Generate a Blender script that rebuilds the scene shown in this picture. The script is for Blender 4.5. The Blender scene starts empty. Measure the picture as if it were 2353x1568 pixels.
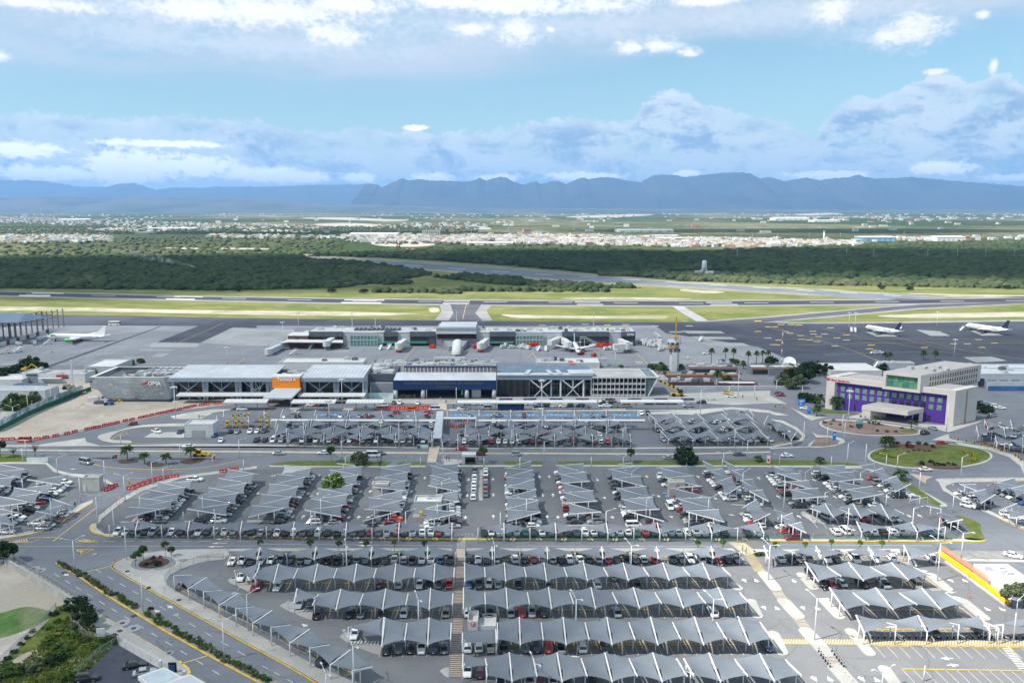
import bpy,math,random
from math import cos,sin,pi
RU=random.uniform
import mathutils
from mathutils import Matrix,noise as mnoise
V3=mathutils.Vector
random.seed(11)
R_=math.radians
SC=bpy.context.scene
COL=SC.collection
# camera
FP,CU,CV,HV=1900.0,1176.0,784.0,478.0
CH=94.0
PT_=math.atan((CV-HV)/FP)
cam=bpy.data.cameras.new('camera');cam.sensor_width=36;cam.lens=36*FP/2352
cam.clip_start=1.0;cam.clip_end=200000
camo=bpy.data.objects.new('camera',cam);COL.objects.link(camo)
camo.location=(0,0,CH);camo.rotation_euler=(pi/2-PT_,0,0)
SC.camera=camo
SC.view_settings.view_transform='Standard';SC.view_settings.look='None'
SC.view_settings.gamma=1;SC.view_settings.exposure=1.42
try:
 SC.cycles.use_denoising=True
 SC.cycles.max_bounces=6;SC.cycles.diffuse_bounces=3;SC.cycles.adaptive_threshold=.006;SC.cycles.glossy_bounces=2
 SC.cycles.volume_bounces=0;SC.cycles.transparent_max_bounces=10
 SC.cycles.caustics_reflective=False;SC.cycles.caustics_refractive=False
except Exception:pass
# sun
SUN_EL,SUN_H=R_(52),V3((.90,.43)).normalized()
SD=V3((SUN_H.x*cos(SUN_EL),SUN_H.y*cos(SUN_EL),-sin(SUN_EL)))
sl=bpy.data.lights.new('sun','SUN');sl.energy=3.6;sl.angle=R_(.53);sl.color=(1.0,.955,.88)
so=bpy.data.objects.new('sun',sl);COL.objects.link(so)
so.rotation_euler=SD.to_track_quat('-Z','Y').to_euler();so.location=(-300,-200,600)
# world: sky with clouds
W=bpy.data.worlds.new('World');SC.world=W;W.use_nodes=True
NT=W.node_tree;NT.nodes.clear()
class NB:
 """small helper to write node trees as expressions"""
 def __init__(s,nt):s.nt=nt
 def n(s,t,**k):
  x=s.nt.nodes.new(t)
  for a,b in k.items():setattr(x,a,b)
  return x
 def put(s,sock,v):
  if hasattr(v,'is_output')or isinstance(v,bpy.types.NodeSocket):s.nt.links.new(v,sock)
  elif v is not None:sock.default_value=v
 def m(s,op,a,b=None,c=None,clamp=False):
  x=s.n('ShaderNodeMath',operation=op,use_clamp=clamp)
  for i,v in enumerate((a,b,c)):
   if v is not None:s.put(x.inputs[i],v)
  return x.outputs[0]
 def v(s,op,a,b=None):
  x=s.n('ShaderNodeVectorMath',operation=op)
  s.put(x.inputs[0],a)
  if b is not None:s.put(x.inputs[1],b)
  return x.outputs['Value']if op in('LENGTH','DOT_PRODUCT','DISTANCE')else x.outputs[0]
 def noise(s,vec,scale,detail=4,rough=.55,lac=2.0,dist=.0,typ=None):
  x=s.n('ShaderNodeTexNoise')
  s.put(x.inputs['Vector'],vec);x.inputs['Scale'].default_value=scale
  x.inputs['Detail'].default_value=detail;x.inputs['Roughness'].default_value=rough
  x.inputs['Lacunarity'].default_value=lac;x.inputs['Distortion'].default_value=dist
  return x.outputs['Fac']
 def ss(s,x,lo,hi):
  r=s.n('ShaderNodeMapRange',interpolation_type='SMOOTHSTEP')
  s.put(r.inputs[0],x);r.inputs[1].default_value=lo;r.inputs[2].default_value=hi
  return r.outputs[0]
 def mix(s,f,a,b,blend='MIX'):
  x=s.n('ShaderNodeMix',data_type='RGBA',blend_type=blend)
  s.put(x.inputs[0],f);s.put(x.inputs[6],a if not isinstance(a,tuple)else(*a[:3],1));s.put(x.inputs[7],b if not isinstance(b,tuple)else(*b[:3],1))
  return x.outputs[2]
 def curve(s,x,lo,hi,pts):
  """piecewise function through (x, y) points, y within 0..1"""
  t=s.m('DIVIDE',s.m('SUBTRACT',x,lo),hi-lo,clamp=True)
  c=s.n('ShaderNodeFloatCurve');cm=c.mapping.curves[0]
  ps=[((p-lo)/(hi-lo),q)for p,q in pts]
  while len(cm.points)<len(ps):cm.points.new(.5,.5)
  for q,(a,b)in zip(cm.points,ps):q.location=(a,b)
  c.mapping.update();s.put(c.inputs['Value'],t)
  return c.outputs[0]
 def xyz(s,a,b,c=.0):
  x=s.n('ShaderNodeCombineXYZ')
  for i,q in enumerate((a,b,c)):s.put(x.inputs[i],q)
  return x.outputs[0]
w=NB(NT)
tc=w.n('ShaderNodeTexCoord').outputs['Generated']
sep=w.n('ShaderNodeSeparateXYZ');NT.links.new(tc,sep.inputs[0])
sx,sy,sz=sep.outputs
az=w.m('ARCTAN2',sx,sy)
el=w.m('ARCSINE',sz)
def AE(u,v):
 dy=(CV-v)/FP
 X,Y,Z=(u-CU)/FP,cos(PT_)+dy*sin(PT_),-sin(PT_)+dy*cos(PT_)
 return math.atan2(X,Y),math.atan2(Z,math.hypot(X,Y))
sky=w.n('ShaderNodeTexSky');sky.sky_type='NISHITA';sky.sun_disc=False
sky.sun_elevation=SUN_EL;sky.sun_rotation=math.atan2(-SUN_H.x,-SUN_H.y)
sky.air_density=1.0;sky.dust_density=1.2;sky.ozone_density=1.0;sky.altitude=400
skyc=w.mix(1.0,sky.outputs[0],(.72,.84,.77),'MULTIPLY')
P=w.xyz(az,w.m('MULTIPLY',el,1.5),.0)
P2=w.xyz(az,w.m('MULTIPLY',el,3.6),4.7)
nA=w.noise(P,14,9,.62,dist=.2);nB=w.noise(P,42,7,.62,dist=.2);nC=w.noise(P2,6,7,.6);nD=w.noise(P2,20,6,.6,dist=.3)
bil=w.m('ABSOLUTE',w.m('SUBTRACT',w.m('MULTIPLY',nB,2.0),1.0))
nl=w.m('ADD',w.m('MULTIPLY',w.m('SUBTRACT',nA,.5),1.5),w.m('SUBTRACT',.17,w.m('MULTIPLY',bil,.75)))
nf=w.m('ADD',nl,w.m('MULTIPLY',w.m('SUBTRACT',w.noise(P,95,7,.68,dist=.4),.5),1.5))
def edge(pts,scale=.30):
 return w.m('MULTIPLY',w.curve(az,-.62,.62,[(AE(u,v)[0],max(0,AE(u,v)[1])/scale)for u,v in pts]),scale)
C=skyc
smud=w.ss(w.m('MULTIPLY',nD,w.ss(el,.04,.11)),.52,.74)
C=w.mix(w.m('MULTIPLY',smud,.38),C,(2.9,3.6,4.8))
eU=edge([(-60,150),(0,165),(300,178),(700,197),(1000,186),(1300,152),(1700,108),(2050,85),(2352,62),(2420,50)])
dU=w.m('ADD',w.m('SUBTRACT',el,eU),w.m('MULTIPLY',w.m('SUBTRACT',nC,.5),.035))
mU=w.m('MULTIPLY',w.ss(dU,-.012,.030),w.m('ADD',.80,w.m('MULTIPLY',nC,.25),clamp=True))
deck=w.mix(w.ss(w.m('ADD',nC,w.m('MULTIPLY',nf,.12)),.33,.66),(2.6,3.6,4.4),(3.45,3.95,4.55))
C=w.mix(mU,C,deck)
eL=edge([(-60,262),(0,268),(110,262),(230,276),(420,268),(600,288),(720,302),(900,300),(1080,306),(1180,296),(1210,284),(1330,276),(1440,284),(1470,250),(1500,222),(1540,208),(1580,220),(1620,248),(1700,262),(1760,272),(1830,296),(1870,312),(1890,288),(1935,240),(1975,226),(2010,230),(2050,215),(2110,188),(2160,172),(2205,186),(2240,196),(2300,176),(2352,200),(2420,210)])
dL=w.m('ADD',w.m('SUBTRACT',eL,el),w.m('MULTIPLY',nf,.017))
mL=w.ss(dL,-.002,.0045)
hz=w.ss(el,.0,.115)
P3=w.xyz(az,w.m('MULTIPLY',el,2.2),9.1);nE=w.noise(P3,15,9,.6,dist=.5)
bank=w.mix(w.ss(w.m('ADD',nE,w.m('MULTIPLY',nf,.22)),.38,.60),(1.75,2.65,3.85),(4.2,4.75,5.2))
bank=w.mix(w.m('MULTIPLY',w.ss(w.m('ADD',dL,w.m('MULTIPLY',nE,.02)),.026,.003),.75),bank,(5.3,5.5,5.7))
holes=w.ss(w.m('ADD',nA,w.m('MULTIPLY',nC,.5)),.70,.92)
mL=w.m('MULTIPLY',mL,w.m('SUBTRACT',1.0,w.m('MULTIPLY',holes,.45)))
C=w.mix(w.m('MULTIPLY',mL,w.m('ADD',.84,w.m('MULTIPLY',hz,.14))),C,bank)
def blobs(lst,nz,soft=.25,gain=1.0):
 acc=None;vert=None
 for u,v,ru,rv in lst:
  a,e=AE(u,v)
  q=w.v('MULTIPLY',w.v('SUBTRACT',w.xyz(az,el),(a,e,0)),(FP/ru,FP/rv,0))
  d=w.m('SUBTRACT',1.0,w.v('LENGTH',q))
  acc=d if acc is None else w.m('MAXIMUM',acc,d)
 acc=w.m('MAXIMUM',acc,-1.2)
 return w.ss(w.m('ADD',acc,w.m('MULTIPLY',nz,gain)),.0,soft),acc
bl,ac=blobs([(330,378,120,36),(270,395,90,26),(450,382,90,24),(120,398,150,18),(620,402,90,18),(700,408,70,15),(820,408,50,12),(990,410,45,12),(560,398,60,14),(1140,408,60,10),(1350,404,110,10),(1900,402,90,10),(2160,385,60,14),(2330,408,60,8),(1575,398,30,8),(40,345,80,18),(370,330,130,9),(950,294,36,7)],w.m('ADD',nf,.18),.7,1.4)
C=w.mix(w.m('MULTIPLY',bl,.92),C,w.mix(w.ss(w.m('ADD',ac,nf),-.05,.6),(4.6,5.2,5.8),(8.6,8.5,8.2)))
soft_b,_=blobs([(330,82,190,42),(480,100,170,16),(1200,60,560,40),(700,110,360,30),(2050,75,150,45),(1860,25,330,45),(430,15,330,60)],nf,1.1,1.0)
C=w.mix(w.m('MULTIPLY',soft_b,.55),C,(4.35,4.75,5.3))
br,ac=blobs([(620,30,260,42),(460,22,150,36),(800,10,130,34),(1180,12,300,26),(1030,6,180,22),(1370,8,130,24),(1190,70,62,34),(1080,66,68,16),(770,78,78,34),(730,72,40,18),(1515,106,68,26),(1450,110,44,18),(1580,120,40,14),(2095,68,76,38),(2040,84,60,26),(1910,20,52,34),(2255,34,16,9),(60,6,150,16),(2,130,20,12),(1262,68,14,8),(1620,2,90,12),(2282,150,9,18),(2150,164,26,7)],w.m('ADD',nf,.18),1.1,.9)
C=w.mix(br,C,w.mix(w.ss(w.m('ADD',ac,w.m('MULTIPLY',nf,1.3)),.0,.75),(4.3,4.65,5.2),(6.0,6.0,6.0)))
bg=w.n('ShaderNodeBackground');NT.links.new(C,bg.inputs[0]);bg.inputs[1].default_value=.075
wo=w.n('ShaderNodeOutputWorld');NT.links.new(bg.outputs[0],wo.inputs[0])
W.cycles.sampling_method='MANUAL';W.cycles.sample_map_resolution=512
# projection helpers (ground positions back-projected from image pixel coordinates)
sp_,cp_=sin(PT_),cos(PT_)
def G(u,v,z=.0):
 dx,dy=(u-CU)/FP,(CV-v)/FP
 d=V3((dx,cp_+dy*sp_,-sp_+dy*cp_))
 t=(z-CH)/d.z
 return V3((d.x*t,d.y*t,z))
def RY(u,v,Y):
 dx,dy=(u-CU)/FP,(CV-v)/FP
 d=V3((dx,cp_+dy*sp_,-sp_+dy*cp_));t=Y/d.y
 return V3((d.x*t,Y,CH+d.z*t))
def ztop(Y,v):
 dy=(CV-v)/FP
 return CH+Y*(dy*cp_-sp_)/(cp_+dy*sp_)
def conv(x0,y0,k):return lambda x,y:(x0+x/k,y0+y/k)
a1,a2,a3,a4=conv(0,700.7,3.99),conv(589.7,700.7,3.99),conv(1179.5,700.7,3.99),conv(1769.2,700.7,4.0087)
b1,b2,b3,b4=conv(0,1039.4,3.99),conv(589.7,1039.4,3.99),conv(1179.5,1039.4,3.99),conv(1769.2,1039.4,4.038)
c1,c2,c3,c4=conv(0,1226.2,3.99),conv(589.7,1226.2,3.99),conv(1179.5,1226.2,3.99),conv(1769.2,1226.2,4.038)
g1,g2,g3=conv(0,397.06,3.0),conv(784.2,397.06,3.0),conv(1568.4,397.06,3.0)
def Q(f,*pts):return[f(*map(float,q.split(',')))for q in pts[0].split()]if isinstance(pts[0],str)else[f(x,y)for x,y in pts]
DV=V3((-.046,.999,0)).normalized();RV=V3((.999,.046,0)).normalized()
# mesh helpers
class MB:
 def __init__(s):s.v=[];s.f=[];s.m=[];s.sm=[]
 def face(s,pts,m=0,sM=False):
  b=len(s.v);s.v+=[tuple(p)for p in pts];s.f.append(tuple(range(b,b+len(pts))));s.m.append(m);s.sm.append(sM)
 def mesh(s,verts,faces,m=0,sM=False):
  b=len(s.v);s.v+=[tuple(p)for p in verts]
  for f in faces:s.f.append(tuple(b+i for i in f));s.m.append(m);s.sm.append(sM)
 def box(s,c,size,rz=.0,m=0):
  """c = centre of the base"""
  hx,hy,h=size[0]/2,size[1]/2,size[2];cs,sn=cos(rz),sin(rz)
  vs=[(c[0]+x*cs-y*sn,c[1]+x*sn+y*cs,c[2]+z)for z in(0,h)for x,y in((-hx,-hy),(hx,-hy),(hx,hy),(-hx,hy))]
  s.mesh(vs,[(3,2,1,0),(4,5,6,7),(0,1,5,4),(1,2,6,5),(2,3,7,6),(3,0,4,7)],m)
 def bx(s,x0,x1,y0,y1,z0,z1,m=0):
  s.box(((x0+x1)/2,(y0+y1)/2,z0),(x1-x0,y1-y0,z1-z0),0,m)
 def prism(s,poly,z0,z1,m=0,mside=None):
  n=len(poly);mside=m if mside is None else mside
  a=sum(poly[i][0]*poly[(i+1)%n][1]-poly[(i+1)%n][0]*poly[i][1]for i in range(n))
  if a<0:poly=poly[::-1]
  z0f=z0 if callable(z0)else(lambda p:z0);z1f=z1 if callable(z1)else(lambda p:z1)
  b=len(s.v)
  s.v+=[(p[0],p[1],z0f(p))for p in poly]+[(p[0],p[1],z1f(p))for p in poly]
  s.f.append(tuple(b+n+i for i in range(n)));s.m.append(m);s.sm.append(False)
  s.f.append(tuple(b+n-1-i for i in range(n)));s.m.append(m);s.sm.append(False)
  for i in range(n):
   j=(i+1)%n
   s.f.append((b+i,b+j,b+n+j,b+n+i));s.m.append(mside);s.sm.append(False)
 def beam(s,p,q,w_,h_=None,m=0):
  p,q=V3(p),V3(q);h_=h_ or w_
  d=(q-p).normalized();up=V3((0,0,1))if abs(d.z)<.95 else V3((0,1,0))
  sd=d.cross(up).normalized()*(w_/2);u2=sd.cross(d).normalized()*(h_/2)
  vs=[e+a*sd+c*u2 for e in(p,q)for a,c in((-1,-1),(1,-1),(1,1),(-1,1))]
  s.mesh(vs,[(0,1,2,3),(7,6,5,4),(4,5,1,0),(5,6,2,1),(6,7,3,2),(7,4,0,3)],m)
 def tube(s,pts,rad,n=8,m=0,caps=True,sM=True):
  pts=[V3(p)for p in pts];rad=rad if isinstance(rad,(list,tuple))else[rad]*len(pts)
  b=len(s.v)
  for i,p in enumerate(pts):
   d=(pts[min(i+1,len(pts)-1)]-pts[max(i-1,0)]).normalized()
   up=V3((0,0,1))if abs(d.z)<.9 else V3((1,0,0))
   a=d.cross(up).normalized();c=a.cross(d)
   for k in range(n):
    t=2*pi*k/n;s.v.append(tuple(p+rad[i]*(cos(t)*a+sin(t)*c)))
  for i in range(len(pts)-1):
   for k in range(n):
    k2=(k+1)%n
    s.f.append((b+i*n+k,b+i*n+k2,b+(i+1)*n+k2,b+(i+1)*n+k));s.m.append(m);s.sm.append(sM)
  if caps:
   s.f.append(tuple(b+k for k in range(n))[::-1]);s.m.append(m);s.sm.append(False)
   s.f.append(tuple(b+(len(pts)-1)*n+k for k in range(n)));s.m.append(m);s.sm.append(False)
 def data(s,name,mats):
  me=bpy.data.meshes.new(name);me.from_pydata(s.v,[],s.f)
  for mt in(mats if isinstance(mats,(list,tuple))else[mats]):me.materials.append(mt)
  me.polygons.foreach_set('material_index',s.m);me.polygons.foreach_set('use_smooth',s.sm)
  me.update();return me
 def build(s,name,mats,parent=None,**k):
  o=bpy.data.objects.new(name,s.data(name,mats));COL.objects.link(o)
  if parent is not None:o.parent=parent
  return o
def tag(o,l_b=None,cat=None,group=None,kind=None):
 if l_b:o['label']=l_b
 if cat:o['category']=cat
 if group:o['group']=group
 if kind:o['kind']=kind
 return o
def tH(name,l_b,cat,loc=(0,0,0),rz=.0,group=None):
 o=bpy.data.objects.new(name,None);COL.objects.link(o)
 o.location=loc;o.rotation_euler=(0,0,rz);o.empty_display_size=.5
 return tag(o,l_b,cat,group)
def inst(name,me,parent=None,loc=(0,0,0),rz=.0,sc=None):
 o=bpy.data.objects.new(name,me);COL.objects.link(o)
 o.location=loc;o.rotation_euler=(0,0,rz)
 if sc:o.scale=sc if isinstance(sc,(tuple,list))else(sc,sc,sc)
 if parent is not None:o.parent=parent
 return o
def rel(o):"""keep world-space vertices of a child under an empty that has been moved""";o.matrix_parent_inverse=Matrix.Translation(-o.parent.location);return o
def cr(pts,cD=False,k=6):
 """Catmull-Rom smoothing of a 2-D polyline"""
 n=len(pts);out=[]
 rng=range(n)if cD else range(n-1)
 for i in rng:
  g=(lambda j:pts[j%n])if cD else(lambda j:pts[max(0,min(n-1,j))])
  p0,p1,p2,p3=g(i-1),g(i),g(i+1),g(i+2)
  for t in[q/k for q in range(k)]:
   out.append(tuple(.5*((2*p1[c])+(-p0[c]+p2[c])*t+(2*p0[c]-5*p1[c]+4*p2[c]-p3[c])*t*t+(-p0[c]+3*p1[c]-3*p2[c]+p3[c])*t**3)for c in(0,1)))
 if not cD:out.append(tuple(pts[-1]))
 return out
 # materials
MATS={}
def mat(name,col,rough=.8,var=.12,scale=.4,metal=.0,col2=None,s_2=None,spec=.3,bump=.0,fine=None,coat=0,worn=0):
 """procedural principled material: two octaves of noise in object space vary the base colour"""
 if name in MATS:return MATS[name]
 m=bpy.data.materials.new(name);m.use_nodes=True;nt=m.node_tree;b=NB(nt)
 bs=nt.nodes['Principled BSDF'];bs.inputs['Roughness'].default_value=rough;bs.inputs['Metallic'].default_value=metal
 bs.inputs['Specular IOR Level'].default_value=spec
 if coat:bs.inputs['Coat Weight'].default_value=coat;bs.inputs['Coat Roughness'].default_value=.08
 if var or col2:
  pos=b.n('ShaderNodeNewGeometry').outputs['Position']
  n1=b.noise(pos,scale,5,.6)
  lo=tuple(c*(1-var)for c in col);hi=tuple(min(1,c*(1+var))for c in col)
  c_=b.mix(b.ss(n1,.3,.7),lo,hi)
  if col2:
   n2=b.noise(pos,s_2 or scale*.3,4,.6,dist=.4)
   c_=b.mix(b.ss(n2,.42,.62),c_,col2)
  if fine:
   n3=b.noise(pos,fine,3,.7)
   c_=b.mix(1.0,c_,b.mix(b.ss(n3,.2,.8),(1-var,)*3,(1+var*.5,)*3),'MULTIPLY')
  if worn:
   sp=b.ss(b.noise(pos,.55,3,.6),.66,.74);c_=b.mix(b.m('MULTIPLY',sp,.5*worn),c_,tuple(c*.45 for c in col))
   tr=b.ss(b.noise(b.v('MULTIPLY',pos,(.035,.6,1)),1.0,4,.6),.56,.72);c_=b.mix(b.m('MULTIPLY',tr,.32*worn),c_,tuple(c*.6 for c in col))
   vo=b.n('ShaderNodeTexVoronoi',feature='DISTANCE_TO_EDGE');nt.links.new(b.v('ADD',b.v('MULTIPLY',pos,(.05,.05,0)),b.v('MULTIPLY',b.xyz(b.noise(pos,.3,3,.6),b.noise(pos,.23,3,.6)),(.12,.12,0))),vo.inputs['Vector']);vo.inputs['Scale'].default_value=1.0
   c_=b.mix(b.m('MULTIPLY',b.ss(vo.outputs[0],.012,.002),.35*worn),c_,tuple(c*.5 for c in col))
   bk=b.n('ShaderNodeTexBrick');bk.inputs['Scale'].default_value=.045;bk.inputs['Mortar Size'].default_value=0;nt.links.new(pos,bk.inputs['Vector']);bk.inputs['Color1'].default_value=(1,1,1,1);bk.inputs['Color2'].default_value=(.86,.87,.88,1)
   c_=b.mix(.7*worn,c_,b.mix(1.0,c_,bk.outputs[0],'MULTIPLY'))
  nt.links.new(c_,bs.inputs['Base Color'])
  if bump:
   bp=b.n('ShaderNodeBump');bp.inputs['Strength'].default_value=bump;bp.inputs['Distance'].default_value=.1
   nt.links.new(n1,bp.inputs['Height']);nt.links.new(bp.outputs[0],bs.inputs['Normal'])
 else:bs.inputs['Base Color'].default_value=(*col,1)
 MATS[name]=m;return m
ASPH=mat('asphalt',(.142,.150,.168),.92,.10,.05,col2=(.165,.172,.190),s_2=.018,fine=1.2,worn=1)
ROAD=mat('road asphalt',(.155,.167,.190),.92,.09,.06,col2=(.182,.194,.214),s_2=.02,fine=1.5,worn=1)
LOTA=mat('lot asphalt',(.125,.130,.142),.92,.10,.08,col2=(.145,.150,.160),s_2=.03,fine=1.5,worn=1)
dK=mat('fresh asphalt',(.052,.058,.080),.85,.22,.03,col2=(.072,.080,.104),s_2=.012,fine=.5,worn=1)
RUNW=mat('runway asphalt',(.045,.047,.062),.9,.2,.02,fine=.3,worn=1)
OLDRW=mat('old runway asphalt',(.16,.18,.22),.9,.12,.02,fine=.3,worn=1)
cO=mat('concrete',(.41,.40,.37),.9,.12,.15,col2=(.34,.335,.315),s_2=.05,fine=2,worn=.5)
cW_=mat('walk concrete',(.50,.48,.44),.9,.10,.2,col2=(.42,.41,.38),s_2=.06,fine=2,worn=.5)
APRON=mat('apron concrete',(.255,.265,.290),.9,.12,.02,col2=(.21,.22,.245),s_2=.012,fine=.3,worn=1)
PADC=mat('pad concrete',(.31,.315,.325),.9,.14,.04,fine=.4,worn=.5)
YELK=mat('yellow kerb paint',(.62,.40,.06),.7,.18,.6)
YELL=mat('yellow line paint',(.58,.43,.16),.8,.2,.5)
WHITL=mat('white line paint',(.62,.62,.60),.8,.2,.5)
TANP=mat('tan crossing',(.50,.42,.32),.85,.12,.3)
DIRT=mat('dirt',(.36,.32,.27),.95,.16,.06,col2=(.44,.39,.33),s_2=.02,fine=.6)
SAND=mat('sand',(.37,.335,.27),.95,.16,.03,col2=(.26,.25,.16),s_2=.02,fine=.2)
def grass_mat(name,a,b_,c_,s=.02):
 m=bpy.data.materials.new(name);m.use_nodes=True;b=NB(m.node_tree);bs=m.node_tree.nodes['Principled BSDF']
 bs.inputs['Roughness'].default_value=.95;bs.inputs['Specular IOR Level'].default_value=.1
 pos=b.v('MULTIPLY',b.n('ShaderNodeNewGeometry').outputs['Position'],(1,1.5,1))
 k=b.mix(b.ss(b.noise(pos,s,6,.62,dist=.3),.38,.62),a,b_)
 k=b.mix(b.ss(b.noise(pos,s*2.6,5,.65,dist=.5),.55,.72),k,c_)
 k=b.mix(1.0,k,b.mix(b.noise(pos,s*22,4,.7),(.72,.72,.72),(1.22,1.22,1.22)),'MULTIPLY')
 m.node_tree.links.new(k,bs.inputs['Base Color']);MATS[name]=m;return m
AIRG=grass_mat('airfield grass',(.110,.138,.040),(.180,.182,.064),(.245,.225,.14),.018)
LAWN=grass_mat('lawn',(.085,.125,.030),(.14,.155,.045),(.24,.20,.10),.12)
WEED=grass_mat('weeds',(.065,.105,.022),(.13,.15,.035),(.24,.21,.12),.09)
def fL(name,pts,z,m,kind='structure',sM=False):
 if sM:pts=cr(pts,True)
 b=MB();b.face([G(u,v,z)for u,v in pts],0)
 o=b.build(name,m);o['kind']=kind
 n=o.data.polygons[0].normal
 if n.z<0:o.data.flip_normals()
 return o
def sL(name,pts,h,m,kB=None,sM=False,z0=.0,kw=.28):
 """a raised kerbed island; kerb = material of a painted rim"""
 if sM:pts=cr(pts,True)
 w_=[G(u,v,0)for u,v in pts]
 b=MB();b.prism([(p.x,p.y)for p in w_],z0,z0+h,0,1 if kB else 0)
 o=b.build(name,[m,kB or m]);o['kind']='structure'
 return o
def sT(name,pts,wd,z,m,sM=False,cD=False,world=False,h=None,mside=None):
 """a band of width wd metres along a polyline of image points"""
 if sM:pts=cr(pts,cD)
 P_=[V3(p)for p in pts]if world else[G(u,v,0)for u,v in pts]
 if cD:P_.append(P_[0])
 L_,R2=[],[]
 for i,p in enumerate(P_):
  d=(P_[min(i+1,len(P_)-1)]-P_[max(0,i-1)]);d.z=0;d.normalize();nrm=V3((-d.y,d.x,0))*wd/2
  L_.append(p+nrm);R2.append(p-nrm)
 b=MB()
 for i in range(len(P_)-1):
  if h is None:b.face([(R2[i].x,R2[i].y,z),(R2[i+1].x,R2[i+1].y,z),(L_[i+1].x,L_[i+1].y,z),(L_[i].x,L_[i].y,z)])
  else:b.prism([(R2[i].x,R2[i].y),(R2[i+1].x,R2[i+1].y),(L_[i+1].x,L_[i+1].y),(L_[i].x,L_[i].y)],z,z+h)
 if name is None:return b
 o=b.build(name,m);o['kind']='structure';return o
# GROUND, AIRFIELD, ROADS
def ground_mat():
 m=bpy.data.materials.new('open country');m.use_nodes=True;b=NB(m.node_tree);bs=m.node_tree.nodes['Principled BSDF']
 bs.inputs['Roughness'].default_value=1;bs.inputs['Specular IOR Level'].default_value=0
 pos=b.n('ShaderNodeNewGeometry').outputs['Position']
 st=b.v('MULTIPLY',pos,(1,.55,1))
 a=b.noise(st,.0011,7,.6,dist=.5);c=b.noise(st,.0042,6,.65);d=b.noise(pos,.03,5,.5);e=b.noise(b.v('MULTIPLY',pos,(.6,.35,1)),.0007,5,.6)
 k=b.mix(b.ss(a,.36,.62),(.080,.096,.052),(.165,.165,.095))
 k=b.mix(b.ss(c,.54,.68),k,(.225,.205,.145))
 k=b.mix(b.ss(b.m('ADD',b.m('MULTIPLY',c,.5),b.m('MULTIPLY',e,.5)),.555,.62),k,(.36,.33,.27))
 k=b.mix(b.ss(e,.55,.42),k,(.05,.075,.035))  # broad dark land patches, also standing in for cloud shade on the plain
 k=b.mix(1.0,k,b.mix(b.ss(d,.3,.7),(.6,.62,.6),(1.3,1.28,1.25)),'MULTIPLY')
 m.node_tree.links.new(k,bs.inputs['Base Color']);return m
g=MB();S=46000
g.face([(-S,-2500,-.05),(S,-2500,-.05),(S,48000,-.05),(-S,48000,-.05)])
go=g.build('ground',ground_mat());go['kind']='structure'
fL('airfield_grass',[(-300,648),(250,655),(530,660),(640,630),(700,589),(900,586),(1050,598),(1560,646),(1900,653),(2650,664),(2650,765),(-300,765)],.03,AIRG)
fL('runway_shoulder',[(700,594),(760,590),(884,594),(1118,608),(1351,628),(1568,646),(1902,664),(2068,674),(2230,683),(2060,688),(1802,676),(1568,662),(1284,648),(1017,624),(784,607)],.06,mat('dry verge',(.25,.24,.17),.95,.2,.03,fine=.2))
fL('crosswind_runway',[(760,595),(800,596.5),(884,600),(1118,616),(1351,634),(1568,650.5),(1902,668.5),(2068,677.5),(2200,686),(2035,686.5),(1802,671.5),(1568,656.4),(1284,642),(1017,619.5),(800,601)],.09,OLDRW)
fL('main_runway_shoulder',[(-300,664),(0,667.5),(143,671),(400,678),(784,684),(1176,688.5),(1568,689.5),(2035,686),(2650,676),(2650,698),(2300,696),(2068,700),(1568,704.5),(1176,703),(784,698),(447,691),(117,684),(0,681),(-300,676)],.06,mat('runway shoulder',(.23,.235,.235),.9,.12,.03,fine=.2))
fL('main_runway',[(-300,667),(0,670),(143,673.7),(400,680.4),(784,686.6),(1176,691),(1568,692),(2035,689),(2650,680),(2650,694),(2300,694),(2068,697),(1568,701.5),(1176,700),(784,695.2),(447,688),(117,681),(0,678),(-300,672)],.09,RUNW)
mk=MB()
def mK(pts,z=.13,b_=None):(b_ or mk).face([G(u,v,z)for u,v in pts])
for q in(Q(g1,'222,825 440,828 436,832 218,829'),Q(g1,'135,841 350,844 345,850 125,847'),Q(g1,'1205,849 1400,851 1396,855 1200,853'),Q(g1,'1150,865 1345,868 1340,873 1140,870'),Q(g2,'20,873 296,875 296,879 18,877'),Q(g2,'0,890 276,892 274,898 0,896'),Q(g2,'705,882 885,883 885,886 703,885'),Q(g2,'700,896 880,897 880,901 697,900'),Q(g2,'1610,889 1785,890 1785,893 1608,892'),Q(g2,'1625,904 1805,905 1805,908 1620,907'),Q(g3,'160,891 340,891 340,894 160,894'),Q(g3,'190,905 378,905 378,908 190,908')):
 mK(q)
for k in range(16):
 u0=60+k*150;v0=674+(u0/784)*16.5 if u0<784 else(690.8+(u0-784)/784*5.6 if u0<1568 else 696.5-(u0-1568)/784*7)
 mK([(u0,v0),(u0+55,v0+(.9 if u0<784 else 0)),(u0+55,v0+.5+(.9 if u0<784 else 0)),(u0,v0+.5)])
for k in range(13):
 t=k/12;u0=830+t*1200;v0=599.5+76*t**.93+1.5
 mK([(u0,v0),(u0+40,v0+2.4),(u0+40,v0+3),(u0,v0+.6)],.12)
mk.build('runway_markings',WHITL)['kind']='structure'
fL('sand_strip',Q(g1,'-200,915 0,919 600,928 1200,942 2353,955')+Q(g2,'200,960 430,964 548,970 430,975 300,982 0,985')+Q(g1,'1900,980 1000,962 400,950 -200,944'),.06,SAND,sM=False)
fL('sand_strip',Q(g2,'1110,975 1300,979 1700,985 2200,984 2238,996 2150,1005 1600,1003 1250,1000 1150,990'),.06,SAND,sM=True)
fL('sand_strip',Q(g3,'1335,986 1700,968 2100,962 2600,955 2600,985 2100,993 1700,1000'),.06,SAND,sM=True)
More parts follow.
